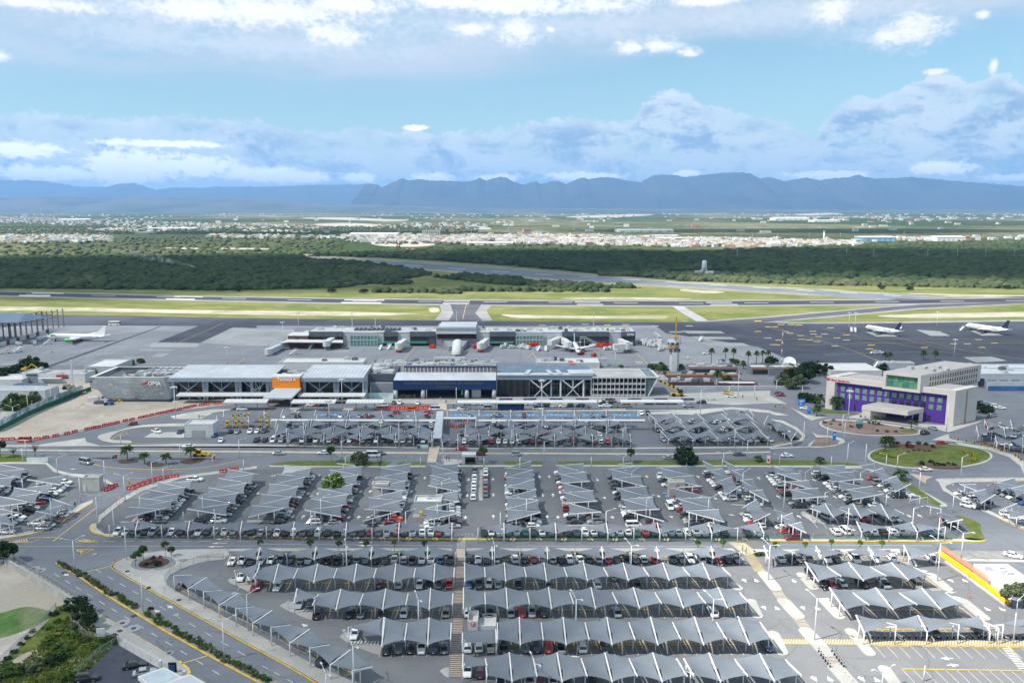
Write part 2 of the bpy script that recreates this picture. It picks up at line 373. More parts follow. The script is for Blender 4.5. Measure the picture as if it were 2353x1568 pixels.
fL('dry_patch',Q(g2,'1510,866 1800,858 2350,862 2353,874 1900,872'),.06,SAND,sM=True)
fL('dry_patch',Q(g3,'0,800 120,808 230,812 290,822 200,830 0,815'),.06,SAND,sM=True)
fL('dry_patch',Q(g3,'1480,828 1900,835 2450,845 2450,858 1900,852 1600,840'),.06,SAND,sM=True)
fL('dry_patch',Q(g2,'600,935 630,925 668,932 672,955 620,960'),.06,SAND,sM=True)
SHO=mat('taxiway shoulder',(.24,.24,.245),.9,.14,.05,fine=.25)
fL('taxiway',[(-300,717),(0,721.5),(250,724),(590,731),(1180,737.5),(1285,738),(1700,741),(1760,741),(2352,734),(2650,731),(2650,752),(-300,760)],.06,dK)
fL('taxiway_shoulder',Q(a4,'40,150 300,158 1200,150 2450,132 2450,146 1200,166 300,172 60,162'),.10,SHO)
fL('taxiway_shoulder',Q(g2,'640,1015 690,958 676,908 750,906 772,966 738,1018'),.10,SHO,sM=False)
fL('taxiway_shoulder',Q(g2,'960,912 1040,908 1000,948 1040,1016 975,1020 922,966'),.10,SHO)
fL('exit_taxiway',Q(g2,'742,898 968,898 926,965 985,1025 735,1025 768,965'),.08,mat('exit asphalt',(.085,.088,.105),.9,.2,.03,fine=.3))
fL('link_taxiway',Q(g2,'2275,915 2353,917')+[(1572,705)]+Q(g3,'55,950 180,1020 90,1020 0,968'),.07,PADC)
fL('angled_taxiway_shoulder',Q(g3,'60,1024 200,1016 700,978 1400,918 1640,898 2353,882 2450,882 2450,898 1650,938 1000,998 660,1022 640,1030'),.08,SHO)
fL('angled_taxiway',Q(g3,'100,1030 240,1020 700,987 1400,925 1640,906 2353,888 2450,887 2450,894 1620,930 1000,986 560,1028'),.11,mat('turnoff asphalt',(.078,.08,.095),.9,.2,.03,fine=.3))
fL('apron',[(-300,752),(250,747),(700,748),(1180,748.5),(1700,746),(2650,790),(2650,860),(-300,860)],.07,APRON)
fL('apron_asphalt',[(1500,744.5),(1760,743),(2352,745),(2650,744),(2650,870),(1900,870),(1840,836),(1740,796),(1620,778),(1530,765)],.10,dK)
fL('apron_asphalt',Q(a1,'1440,337 1820,190 2140,200 1830,346'),.10,dK)
fL('apron_asphalt',Q(a1,'470,160 900,185 1820,190 2353,210 2353,190 2200,176 1200,158'),.10,dK)
fL('apron_seam',Q(a1,'430,558 1460,196 1475,198 470,562'),.10,dK)
fL('apron_pad',Q(a1,'1835,345 2110,212 2700,222 2620,370 2200,372'),.10,PADC)
for q in(Q(a3,'1530,232 1900,238 1940,258 1600,258'),Q(a3,'1630,285 1990,290 2050,312 1680,312'),Q(a3,'1720,342 2100,345 2170,372 1780,376'),Q(a3,'1420,240 1540,240 1560,250 1440,252'),Q(a4,'875,245 1100,250 1175,288 980,290'),Q(a4,'1340,225 1560,240 1660,283 1480,282'),Q(a4,'1840,235 2040,240 2140,278 1950,280'),Q(a4,'1770,478 2040,472 2180,512 1900,528'),Q(a1,'1390,345 1830,350 1810,385 1370,385'),Q(a1,'1290,403 1600,405 1560,420 1270,418'),Q(a1,'1450,440 1560,440 1480,475 1380,475'),Q(a1,'1140,474 1320,474 1310,486 1130,486'),Q(a2,'720,415 860,415 840,432 690,432'),Q(a3,'1110,512 1180,512 1195,540 1125,540'),Q(a3,'1250,515 1340,515 1355,530 1265,530'),Q(a3,'1690,528 1840,528 1850,543 1700,543')):
 fL('apron_pad',q,.12,PADC)
ym=MB()
for q in((40,198),(140,242),(180,258),(280,280),(390,240),(400,266),(500,265),(445,288),(290,313),(360,320),(430,333),(700,320),(80,322),(30,362),(60,365),(595,376),(930,366),(915,402),(555,208),(615,300),(700,273),(1690,356),(1815,356),(1920,316),(2065,348),(1950,388),(1420,388),(195,178),(100,178),(265,182)):
 u,v=a4(*q);mK([(u-8,v-.6),(u+8,v-.6),(u+8,v+.7),(u-8,v+.7)],.16,ym)
for q in((655,175),(860,180),(1030,178),(265,185),(1300,190),(1610,190),(2240,145),(2340,198),(2240,240),(2330,300)):
 u,v=a3(*q);mK([(u-8,v-.6),(u+8,v-.6),(u+8,v+.6),(u-8,v+.6)],.16,ym)
ym.build('apron_position_markings',YELL)['kind']='structure'
yl=MB()
def line(pts,wd=.35,b_=None,z=.17):
 bb=sT(None,pts,wd,z,None);(b_ or yl).mesh(bb.v,bb.f)
for q in(Q(a4,'0,210 380,300 760,420 1000,520'),Q(a4,'480,215 900,310 1500,420 1900,470'),Q(a4,'1080,280 1500,380 1690,410'),Q(a4,'1400,330 1800,420 2336,500'),Q(a4,'0,320 500,310 1600,312 2336,330'),Q(a4,'260,370 900,350 1700,345 2336,350'),Q(a4,'500,460 900,440 1500,430'),Q(a1,'1640,345 2050,165'),Q(a1,'1800,480 1900,490 2230,490 2240,500 2160,545'),Q(a2,'0,480 300,370 430,345'),Q(a2,'1200,700 1450,380'),Q(a3,'120,490 180,440'),Q(a3,'210,490 170,430'),Q(a3,'940,495 1180,490 1180,470'),Q(a3,'1550,470 1690,545'),Q(a3,'1100,420 1250,560'),Q(g2,'835,1010 862,900'),Q(g2,'765,945 930,945'),Q(a3,'1420,250 2350,300'),Q(a3,'1300,470 1560,500 1900,470 2300,470'),Q(a3,'1600,330 2300,520')):line(q)
yl.build('taxi_guide_lines',YELL)['kind']='structure'
jl=MB()
for k in range(12):jl_p=[(-50,765+k*6.2),(1560,764+k*6.2)];bb=sT(None,jl_p,.22,.11,None);jl.mesh(bb.v,bb.f)
for k in range(26):
 p_=G(60+k*60,800);bb=sT(None,[p_+V3((-.05*60,-60,0)),p_+V3((.05*75,75,0))],.22,.11,None,world=True);jl.mesh(bb.v,bb.f)
jl.build('apron_joints',mat('joint tar',(.16,.165,.18),.9,.1))['kind']='structure'
# landside
fL('landside_asphalt',[(-500,838),(2900,838),(3400,1900),(-900,1900)],.09,ROAD)
fL('upper_car_park_asphalt',Q(a2,'-150,1000 0,1290 1640,1290 1640,960 0,960'),.11,ASPH)
fL('upper_car_park_asphalt',Q(a3,'-700,960 -700,1290 1080,1290 1900,1280 2353,1265 2700,1215 2560,1080 2380,990 1900,965 1180,980'),.112,ASPH)
LOTM=mat('middle lot asphalt',(.140,.146,.158),.92,.10,.05,col2=(.162,.168,.180),s_2=.02,fine=1.5,worn=1)
LOTN=mat('near lot asphalt',(.165,.168,.176),.92,.08,.05,col2=(.190,.192,.198),s_2=.02,fine=1.5,worn=1)
fL('middle_car_park_asphalt',Q(b1,'880,700 905,620 1130,450 1640,262 2353,150')+Q(b2,'400,125 2353,128')+Q(b3,'1500,120 2353,125')+Q(b4,'700,135 1100,190 1500,420 1880,690 1880,760 0,772')+Q(b1,'940,735'),.11,LOTM)
fL('near_car_park_asphalt',Q(c1,'2353,240 1950,265 1700,350 1560,410 1560,470 2353,915')+Q(c2,'550,1210 900,1363')+[(900,1750),(3000,1750),(2450,1400)]+Q(c4,'1560,180 1300,145 0,145')+Q(c3,'0,145'),.112,LOTN)
def wK(name,pts,h=.14,m=cW_,sM=False):return sL(name,pts,h,m,sM=sM,z0=.02)
wK('pavement',Q(b1,'2353,770 1500,765 1000,768 860,735 822,690 850,655 885,650 890,700 960,745 1500,752 2353,756'))
wK('pavement',Q(b2,'0,757 2353,786')+Q(b4,'0,800 1750,800 1850,792 2000,812 1970,824 0,815')+Q(b2,'2353,798 0,773'))
wK('pavement',Q(b1,'885,648 900,585 1100,425 1290,320 1640,215 2353,125 2353,145 1650,238 1310,350 1120,455 930,610 905,655'))
def kB(pts,wd=.35,m=YELK,sM=False,z=.17,name='kerb_line'):return sT(name,pts,wd,z,m,sM=sM)
kB(Q(b1,'885,650 850,656 826,690 862,735 1000,770 1500,768 2353,772')+Q(b2,'0,774 1200,790'),.7)
kB(Q(b2,'1200,792 2353,800')+Q(b4,'0,818 1940,826 1995,815'),.8)
wK('pavement',Q(c1,'2080,138 2353,134')+Q(c2,'0,132 1790,132 1790,158 0,158')+Q(c1,'2353,158 2100,160'),.14)
wK('pavement',Q(c2,'1920,132 2353,132')+Q(c3,'1900,132 2010,135 2040,165 0,158')+Q(c2,'1920,158'),.14)
wK('pavement',Q(c3,'2200,140 2353,145')+Q(c4,'1200,140 1200,165 0,165')+Q(c3,'2200,165'),.14)
kB(Q(c2,'-560,212 1800,212'),.3);kB(Q(c2,'1900,213 2353,213')+Q(c3,'0,213 2060,210'),.3);kB(Q(c4,'0,212 1130,212'),.3);kB(Q(c4,'1260,208 1540,210'),.3)
for q in(Q(c1,'2120,185 2353,185')+Q(c2,'1790,185 1790,205 0,205')+Q(c1,'2353,205 2110,205'),Q(c2,'1910,185 2353,185')+Q(c3,'2040,185 2060,203 0,205')+Q(c2,'1910,205'),Q(c4,'-30,185 1150,185 1160,203 -30,203')):sL('planting_bed',q,.12,mat('bed soil',(.16,.15,.11),.95,.25,.5,fine=3),z0=.02)
wK('pavement',Q(c1,'1018,300 1050,262 1100,236 1200,205 1320,178 1500,155 1700,142 2100,138 2100,178 2060,232 1900,248 1760,285 1640,330 1560,378 1522,430 1530,470 1620,530 2353,915')+Q(c2,'550,1210 905,1363 905,1420 650,1420 550,1363 300,1215 0,1050')+Q(c1,'2353,1052 1700,690 1200,415 1050,328'),.15,cO)
kB(Q(c1,'1110,232 1050,262 1020,300 1052,330 1200,418 1700,694 2353,1057')+Q(c2,'0,1055 300,1220 550,1366 700,1460'),.5)
fL('gravel_ring',cr(Q(c1,'1198,280 1240,230 1400,202 1540,205 1608,245 1590,290 1480,322 1330,330 1230,312'),True),.20,mat('grey gravel',(.22,.225,.235),.95,.2,2.0,fine=6))
fL('bark_mulch',cr(Q(c1,'1268,280 1310,240 1420,215 1520,222 1555,252 1500,290 1390,312 1300,305'),True),.23,mat('bark',(.085,.055,.042),.95,.3,1.0,fine=5))
MED=Q(c1,'515,268 540,258 580,275 740,340 1000,500 1330,695 1700,900 2070,1105 2353,1250')+Q(c2,'0,1250 220,1366 330,1440 230,1470 0,1345')+Q(c1,'2353,1348 2000,1160 1500,880 1000,575 680,370')
sL('median',MED,.16,mat('median soil',(.26,.24,.20),.95,.2,.4,fine=3),z0=.02)
kB(Q(c1,'560,262 530,262 514,270 690,372 1000,577 1500,884 2000,1163 2353,1352')+Q(c2,'0,1352 240,1476'),.5,z=.19)
wK('pavement',Q(c1,'82,228 110,232 350,372 700,590 960,760 1200,900 1560,1110 1730,1240 1740,1275 1680,1300 1500,1260 1080,1010 1060,940 900,870 780,770 672,660 60,262'),.14,cO)
kB(Q(c1,'110,232 350,374 700,593 960,763 1200,903 1560,1114'),.22,mat('worn kerb paint',(.45,.36,.15),.85,.25,.8));kB(Q(c1,'1640,1165 1728,1238 1742,1275 1680,1303'),.5)
fL('field',[(-500,1235)]+Q(c1,'0,290 50,268 300,430 672,665 780,780 900,880 1050,950 1075,1010 930,1080 700,1310 640,1420 -800,1500'),.13,mat('field earth',(.42,.375,.33),.95,.16,.12,col2=(.34,.31,.25),s_2=.05,fine=1.5))
fL('football_lawn',cr(Q(c1,'-200,740 0,720 230,665 420,690 480,720 400,800 200,890 0,950 -250,980'),True),.17,mat('green turf',(.075,.15,.035),.95,.25,.2,col2=(.20,.21,.12),s_2=.07,fine=2))
fL('weed_bank',Q(c1,'520,660 600,650 660,690 640,800 760,920 920,940 1050,955 1070,1005 930,1070 690,1320 600,1420 -700,1420 -300,1300 0,1210 200,1010 330,900 440,790'),.17,WEED)
fL('bare_patch',cr(Q(c1,'115,1160 250,1080 400,1040 440,1090 300,1170 160,1205'),True),.20,mat('pale earth',(.36,.30,.25),.95,.15,.3,fine=2))
fL('bare_patch',cr(Q(c1,'650,1130 740,1110 760,1150 700,1200 640,1200'),True),.20,MATS['pale earth'])
fL('forecourt_asphalt',Q(c1,'760,1300 930,1090 1075,1010 1500,1250 1700,1320 1760,1450 700,1450'),.16,dK)
fL('left_car_park_asphalt',[(-200,1060)]+Q(b1,'0,100 420,100 560,190 760,230 1010,280 980,330 640,440 540,590 340,680 140,740 -200,775'),.11,LOTM)
wK('pavement',Q(b1,'-200,780 0,765 150,745 420,690 590,600 720,480 850,430 850,452 720,530 560,645 400,715 260,750 0,790 -200,800'))
kB(Q(b1,'-200,802 0,791 260,752 400,718 560,648 720,533 850,455'),.5)
wK('pavement',Q(b1,'0,90 200,85 430,92 520,160 640,190 820,205 960,240 1050,290 1030,302 900,250 760,232 600,205 490,175 420,106 0,104'))
sL('grass_strip',[(-100,1058)]+Q(b1,'0,10 180,20 245,40 245,85 0,90')+[(-100,1064)],.14,LAWN,z0=.02)
sL('grass_strip',Q(b2,'110,110 200,92 420,76 700,76 860,80 1240,85 1180,125 420,122 130,118'),.14,LAWN,z0=.02)
sL('grass_strip',Q(b2,'1290,92 1400,84 1560,84 1540,118 1300,118'),.14,LAWN,z0=.02)
sL('grass_strip',Q(b2,'1850,100 2150,100 2200,116 1860,116'),.14,LAWN,z0=.02)
sL('grass_strip',Q(b2,'2240,80 2353,78')+Q(b3,'270,80 260,112 0,116')+Q(b2,'2300,118'),.14,LAWN,z0=.02)
sL('grass_strip',Q(b3,'390,82 800,78 1500,72 2353,62')+Q(b4,'400,78 820,105 830,122 0,120')+Q(b3,'1500,116 430,114'),.14,LAWN,z0=.02)
wK('pavement',Q(b2,'110,116 430,121 1545,117 1545,133 430,133 130,130'),.12)
wK('pavement',Q(b2,'1690,60 1850,62 2200,115 2353,117')+Q(b3,'260,113 260,124 0,128')+Q(b2,'2353,130 1720,130'),.12)
wK('pavement',Q(b3,'430,113 1500,115 2353,118')+Q(b4,'0,119 830,121 860,145 700,150 560,138 0,132')+Q(b3,'1500,128 430,126'),.12)
wK('median',Q(a1,'380,1280 900,1290 1700,1270 2353,1275')+Q(a2,'0,1278 280,1280 1570,1305 1570,1314 0,1294')+Q(a1,'2353,1294 900,1300 0,1296 0,1284'),.13)
wK('median',Q(a2,'1680,1308 2353,1312')+Q(a3,'0,1302 1080,1306 2353,1294')+Q(a4,'0,1312 350,1300 480,1290 480,1302 0,1326')+Q(a3,'2353,1308 1080,1318 0,1314')+Q(a2,'1680,1322'),.13)
wK('median',Q(a1,'0,1322 1000,1330 2353,1337')+Q(a2,'1570,1348 1570,1364 0,1354')+Q(a1,'2353,1352 1000,1342 0,1334'),.13,TANP)
wK('median',Q(a2,'1670,1352 2353,1358')+Q(a3,'0,1352 1500,1360 2000,1350 2353,1340')+Q(a4,'0,1348 0,1356')+Q(a3,'2353,1352 1500,1372 0,1364')+Q(a2,'1670,1362'),.13,TANP)
kB(Q(a2,'0,1278 700,1284 1600,1290'),.35,MATS['worn kerb paint']);kB(Q(a3,'-650,1288 1080,1294 1500,1284 2353,1268'),.4,MATS['worn kerb paint'])
fL('crosswalk',Q(a2,'1585,1290 1680,1290 1640,1440 1560,1440'),.19,TANP)
sL('gravel_island',cr(Q(a1,'838,1448 846,1405 1100,1396 1600,1398 2100,1402 2240,1412 2100,1445 1850,1488 1500,1507 1150,1497 950,1478'),True),.14,mat('blue gravel',(.145,.16,.19),.95,.15,1.0,fine=5),z0=.02)
kB(Q(a1,'840,1452 950,1480 1150,1499 1500,1509 1850,1490 2050,1455 2240,1416'),.45,sM=True)
for q in(Q(a1,'1080,1425 1170,1408 1260,1420 1250,1440 1120,1450'),Q(a1,'1650,1440 1700,1415 1850,1412 1850,1430 1740,1455'),Q(a1,'1345,1460 1420,1442 1505,1450 1480,1475 1380,1478'),Q(a1,'840,1402 950,1394 1080,1400 960,1408'),Q(a1,'1500,1402 1900,1402 2040,1410 1600,1412')):fL('bark_mulch',cr(q,True),.20,MATS['bark'])
wK('traffic_island',cr(Q(a1,'900,1215 930,1185 1080,1150 1310,1100 1690,1085 1690,1108 1330,1116 1100,1155 1010,1230 1190,1242 1180,1265 1000,1258'),True),.13)
kB(Q(a1,'1690,1112 1330,1118 1140,1160 1020,1235'),.35);kB(Q(a1,'895,1218 960,1252 1180,1268 1690,1272'),.3)
fL('hatched_island',Q(a1,'300,1284 780,1215 790,1250 900,1280 930,1292'),.18,cW_)
wK('pavement',Q(a1,'1700,990 1960,955 2150,955 1950,988 1850,1040 1600,1045 1560,1020'),.13)
wK('pavement',Q(a1,'1320,1212 1400,1165 1690,1165 1690,1215'),.12)
fL('construction_earth',[(-200,1012)]+Q(a1,'0,1150 130,1060 420,950 700,850 820,760 900,780 960,850 1580,890 2150,895 2150,905 1650,960 1300,1045 1080,1085 700,1165 420,1215 0,1225')+[(-200,1015)],.14,DIRT)
fL('construction_earth',Q(a1,'150,740 600,700 820,690 830,760 650,850 420,900 420,780'),.14,DIRT)
fL('works_yard',Q(a1,'0,980 420,860 440,900 300,960 0,1075'),.15,cO)
fL('terminal_forecourt',Q(a1,'1580,870 2353,850')+Q(a2,'1000,860 2353,860')+Q(a3,'2353,780')+Q(a4,'0,830 160,910 0,900')+Q(a3,'2000,915 1570,885 0,885')+Q(a2,'1660,908 1000,886')+Q(a1,'2353,895 1580,898'),.13,cO)
wK('pavement',Q(a2,'310,945 720,945 1100,950 1000,962 300,958'),.13);wK('pavement',Q(a2,'1760,955 2353,962')+Q(a3,'0,962 1200,955 1640,950 1560,966 0,975')+Q(a2,'1750,968'),.13)
fL('brick_crossing',Q(a2,'1660,900 1740,900 1740,960 1660,960'),.16,TANP);fL('brick_crossing',Q(a2,'100,990 300,860 210,860 90,900'),.16,mat('dark paving',(.20,.17,.16),.9,.15,.5))
wK('pavement',Q(a3,'1180,985 1560,965 2000,935 2353,965')+Q(a4,'0,975 170,1015 60,1015 0,1000')+Q(a3,'2353,990 2000,955 1700,1005 1200,1000'),.13)
bl_=MB()
for k in range(14):u0,v0=a2(540+k*40,990);mK([(u0,v0),(u0+8,v0),(u0+9,v0+5),(u0+1,v0+5)],.18,bl_)
for k in range(42):u0,v0=a2(1760+k*42,997);mK([(u0,v0),(u0+9,v0),(u0+9,v0+4.5),(u0+1,v0+4.5)],.18,bl_)
for q in(Q(b3,'1140,122 1185,122 1185,132 1145,132'),Q(b3,'1595,122 1640,122 1640,132 1600,132'),Q(b3,'2085,124 2130,124 2135,134 2090,134'),Q(b4,'200,128 240,128 245,138 205,138'),Q(b3,'1365,362 1400,362 1405,372 1370,372'),Q(b3,'1390,388 1430,388 1430,405 1395,405')):mK(q,.18,bl_)
bl_.build('blue_bay_paint',mat('blue bay paint',(.12,.33,.60),.8,.15,1))['kind']='structure'
def ring(c,ru,rv,n=40):return[(c[0]+ru*cos(2*pi*k/n),c[1]+rv*sin(2*pi*k/n))for k in range(n)]
RC=a4(1470,1392)
sL('roundabout_kerb',ring(RC,144,29.5),.15,cW_,z0=.02);sL('roundabout_lawn',ring((RC[0],RC[1]-.6),138,27),.25,LAWN,z0=.05)
EARTH=mat('red garden gravel',(.20,.135,.115),.95,.2,.8,col2=(.26,.19,.16),s_2=.2,fine=4)
for q in(Q(a4,'1100,1285 1250,1278 1450,1290 1580,1310 1480,1330 1300,1328 1200,1318'),Q(a4,'1330,1455 1500,1455 1650,1465 1760,1480 1740,1500 1520,1500 1400,1485')):fL('flower_bed',cr(q,True),.34,mat('bed mulch',(.12,.065,.05),.95,.3,.8,fine=4))
sL('hotel_garden_island',cr(Q(a4,'450,1090 500,1060 620,1052 800,1062 1100,1095 1340,1135 1395,1165 1370,1190 1200,1203 900,1200 620,1165 500,1130'),True),.14,cW_,z0=.02)
fL('hotel_garden_gravel',cr(Q(a4,'470,1088 520,1064 640,1060 800,1070 1080,1102 1320,1140 1365,1163 1340,1182 1180,1194 900,1190 640,1156 520,1122'),True),.19,EARTH)
fL('lawn_patch',cr(Q(a4,'1190,1152 1270,1140 1360,1155 1340,1168 1240,1166'),True),.22,LAWN)
sL('splitter_island',cr(Q(a4,'385,1165 440,1195 560,1205 680,1240 660,1280 520,1305 390,1312 350,1285 430,1230'),False),.14,cW_,z0=.02)
fL('splitter_gravel',Q(a4,'430,1215 540,1212 640,1245 620,1275 500,1298 370,1298'),.19,EARTH)
sL('hotel_lawn',cr(Q(a4,'360,945 450,950 600,975 820,995 700,1000 480,995 400,985'),True),.14,LAWN,z0=.02)
wK('hotel_forecourt',Q(a4,'690,965 980,1000 1000,1055 1300,1085 1700,1115 1890,1068 1990,1040 1900,1090 1640,1170 1560,1150 1300,1110 900,1055 700,1035 840,1000'),.12)
sL('traffic_island',Q(a4,'190,945 330,1010 520,1030 380,1062 330,1040'),.14,cW_,z0=.02)
sL('traffic_island',Q(a4,'1485,1242 1640,1185 1650,1230 1850,1270 1560,1245'),.14,cW_,z0=.02)
wK('pavement',Q(a4,'0,1050 120,1065 250,1130 325,1200 310,1240 240,1272 0,1312 0,1300 200,1262 285,1225 290,1200 220,1140 100,1080 0,1062'))
kB(Q(a4,'0,1285 150,1262 250,1248 300,1215'),.4)
wK('pavement',Q(a4,'2336,1560 2300,1480 2200,1400 2000,1330 1740,1285 1700,1262 1740,1268 2040,1312 2240,1380 2336,1440'))
fL('mulch_strip',Q(a4,'1870,1250 1960,1255 2140,1300 2336,1345 2336,1362 2100,1320'),.20,MATS['bed mulch'])
sL('grass_verge',Q(b4,'1130,200 1200,220 1330,305 1590,480 1560,495 1380,420 1300,345 1160,240'),.14,LAWN,z0=.02)
sL('pavement',Q(b4,'870,150 960,160 1350,320 1640,480 1640,500 1590,505 1310,330 1000,195'),.12,cW_,z0=.02)
sL('grass_verge',cr(Q(b4,'1715,585 1820,605 1945,665 1950,720 1985,790 1960,815 1800,800 1850,740 1790,650'),True),.14,LAWN,z0=.02)
sL('traffic_island',Q(b4,'1290,195 1515,225 1450,250 1440,290'),.14,mat('pink paving',(.42,.33,.27),.9,.12,.4),z0=.02)
wK('pavement',cr(Q(b4,'1560,270 1600,240 2353,232 2353,258 1780,275 1680,290 1640,340 1950,500 2353,690 2353,705 1900,510 1600,350'),False),.13)
kB(Q(b4,'1690,345 1960,495 2070,500'),.4);kB(Q(b4,'1760,275 2353,268'),.4);kB(Q(b4,'2080,590 2200,650 2353,720'),.4)
def pL(p,q,wd,h=.15):
 P_,Q_=G(*p),G(*q);d=(Q_-P_).normalized();n_=V3((-d.y,d.x,0));pts=[]
 for k in range(9):t=-pi/2+pi*k/8;pts.append(Q_+wd/2*(cos(t)*d+sin(t)*n_))
 for k in range(9):t=pi/2+pi*k/8;pts.append(P_+wd/2*(cos(t)*d+sin(t)*n_))
 b=MB();b.prism([(x.x,x.y)for x in pts],.02,h+.1)
 o=b.build('kerbed_island',cO);o['kind']='structure';return o
for f,p,q,wd in((c4,(125,625),(255,765),3.2),(c4,(335,905),(515,1105),3.4),(c4,(610,1245),(800,1450),3.4),(c4,(290,380),(400,500),2.6),(c4,(500,625),(640,770),2.6),(c4,(745,905),(920,1105),2.6),(c4,(1060,1255),(1180,1420),2.6),(c4,(1490,385),(1640,510),2.8),(c4,(1790,625),(1980,780),2.8),(c3,(2010,465),(2060,500),2.4),(c3,(2180,620),(2240,755),2.4),(c4,(30,930),(110,1100),2.6),(c3,(2290,365),(2400,500),3.0)):pL(f(*p),f(*q),wd)
sL('kerbed_island',Q(c2,'210,660 250,635 340,620 345,690 520,700 500,788 460,780 260,690'),.15,cO,z0=.02);sL('kerbed_island',Q(c2,'758,945 800,905 850,895 860,1010 1140,1025 1130,1108 1080,1100 850,1010'),.15,cO,z0=.02)
sL('kerbed_island',Q(c1,'2085,425 2130,395 2200,392 2330,455 2353,540 2270,525 2110,450'),.15,cO,z0=.02);sL('kerbed_island',Q(c2,'1675,1255 1720,1228 1765,1225 1758,1318 1720,1300'),.15,cO,z0=.02)
for q in(Q(b1,'1095,640 1120,630 1480,633 1495,640 1470,645 1110,645'),Q(b1,'1680,632 1700,625 2070,625 2085,635 2060,645 1690,642'),Q(b1,'2260,620 2353,618')+Q(b2,'260,625 275,633 240,643 -90,640'),Q(b2,'430,650 460,640 760,645 778,655 750,668 460,665'),Q(b2,'935,670 960,660 1270,665 1290,672 1260,680'),Q(b2,'1480,670 1500,660 1830,662 1855,672 1830,680 1510,682'),Q(b3,'-70,662 230,658 258,666 230,674 -70,676'),Q(b3,'482,662 510,658 800,658 820,668 790,675 500,674'),Q(b3,'1020,668 1050,660 1240,660 1240,672 1040,676'),Q(b4,'185,470 215,458 530,468 575,488 300,500 210,490'),Q(b4,'280,560 310,545 400,590 520,665 400,650 300,585'),Q(b2,'2020,160 2070,160 2070,440 2010,440'),Q(b3,'1985,480 2000,472 2130,480 2120,490'),Q(b4,'880,495 1060,490 1070,500 900,505')):
 sL('kerbed_island',q,.15,cO,z0=.02)
fL('gravel_verge',Q(c4,'1590,150 2353,155 2353,225 1760,225'),.15,mat('grey crushed stone',(.24,.235,.225),.95,.15,.5,fine=3))
wK('pavement',Q(c4,'1750,228 2353,240 2353,262 1790,252'),.14)
def zE(name,a,b_,c,d,n,duty=.5,m=TANP,z=.17):
 """stripes across the quad a-b (first edge) to d-c (last edge)"""
 A,B,C_,D=G(*a),G(*b_),G(*c),G(*d);k=MB()
 for i in range(n):
  t0,t1=i/n,(i+duty)/n
  k.face([(p.x,p.y,z)for p in(A.lerp(D,t0),B.lerp(C_,t0),B.lerp(C_,t1),A.lerp(D,t1))])
 o=k.build(name,m);o['kind']='structure';return o
fL('walkway_base',Q(c2,'1838,190 1905,190 1872,1318 1762,1318'),.14,mat('walkway dark',(.15,.125,.115),.9,.15,.5))
ZT=mat('walkway tan',(.46,.38,.31),.85,.12,.4)
zE('zebra_walkway',c2(1838,215),c2(1905,215),c2(1872,1318),c2(1762,1318),76,.45,ZT)
fL('walkway_landing',Q(c2,'1828,132 1912,132 1905,215 1835,215'),.18,ZT);fL('walkway_crossing',Q(c2,'1835,50 1915,50 1912,130 1830,130'),.16,mat('pale crossing',(.27,.265,.26),.9,.1,.3))
zE('zebra_walkway',c3(2110,190),c3(2200,185),c3(2320,355),c3(2215,355),16,.5,mat('ochre paint',(.45,.36,.2),.85,.15,.4))
fL('walkway_crossing',Q(c3,'1965,72 2120,78 2240,170 2120,190'),.16,mat('cream crossing',(.42,.37,.28),.9,.1,.3))
zE('zebra_walkway',c4(0,518),c4(100,515),c4(160,605),c4(60,605),8,.5,ZT);zE('zebra_walkway',c4(205,782),c4(305,778),c4(385,885),c4(285,888),9,.5,ZT);zE('zebra_walkway',c4(480,1118),c4(580,1112),c4(665,1225),c4(545,1232),9,.5,ZT)
WZ=mat('white hatch paint',(.56,.53,.49),.85,.12,.4)
zE('hatched_bay',c4(1170,210),c4(1235,208),c4(1310,292),c4(1215,292),8,.5,ZT);zE('hatched_bay',c4(1370,412),c4(1460,410),c4(1600,530),c4(1505,532),10,.5,ZT);zE('hatched_bay',c4(1690,682),c4(1760,680),c4(1890,785),c4(1790,788),9,.5,ZT)
zE('hatched_bay',c4(2140,1050),c4(2220,1045),c4(2400,1260),c4(2310,1262),14,.5,WZ)
fL('ochre_walk_base',Q(c4,'-40,975 2420,992 2420,1042 -60,1018'),.15,mat('ochre base',(.30,.25,.16),.9,.12,.3))
zE('ochre_walk',c4(-60,1018),c4(-40,975),c4(2420,992),c4(2420,1042),95,.5,mat('pale ochre',(.52,.42,.24),.85,.12,.4),.18)
fL('ochre_walk_base',Q(c3,'0,962 1750,962 1760,1000 0,1005'),.15,MATS['ochre base']);zE('ochre_walk',c3(0,1005),c3(0,962),c3(2250,962),c3(2260,1000),90,.5,MATS['pale ochre'],.18)
zE('hatched_bay',c2(850,1005),c2(870,980),c2(1140,985),c2(1130,1020),9,.55,WZ)
lm=MB();ly=MB()
def dashes(p,q,n,wd=.13,duty=.45,b_=lm):
 P_,Q_=G(*p),G(*q)
 for i in range(n):
  bb=sT(None,[P_.lerp(Q_,i/n),P_.lerp(Q_,(i+duty)/n)],wd,.18,None,world=True);b_.mesh(bb.v,bb.f)
dashes(c1(500,368),c1(2100,1345),13);dashes(c1(880,330),c1(2340,1170),11);dashes(c2(50,1210),c2(400,1400),3)
dashes(c1(950,70),c1(2353,70),8,duty=.6);dashes(c1(0,117),c1(2353,112),1,duty=1);dashes(c2(0,95),c2(1800,110),1,duty=1);dashes(c3(0,118),c3(1900,118),1,duty=1);dashes(c4(0,102),c4(1500,112),1,duty=1)
dashes(a1(420,1358),a1(2353,1372),18);dashes(a2(0,1378),a2(1500,1392),12);dashes(a3(0,1335),a3(2300,1325),18);dashes(a2(0,1325),a2(1560,1340),12)
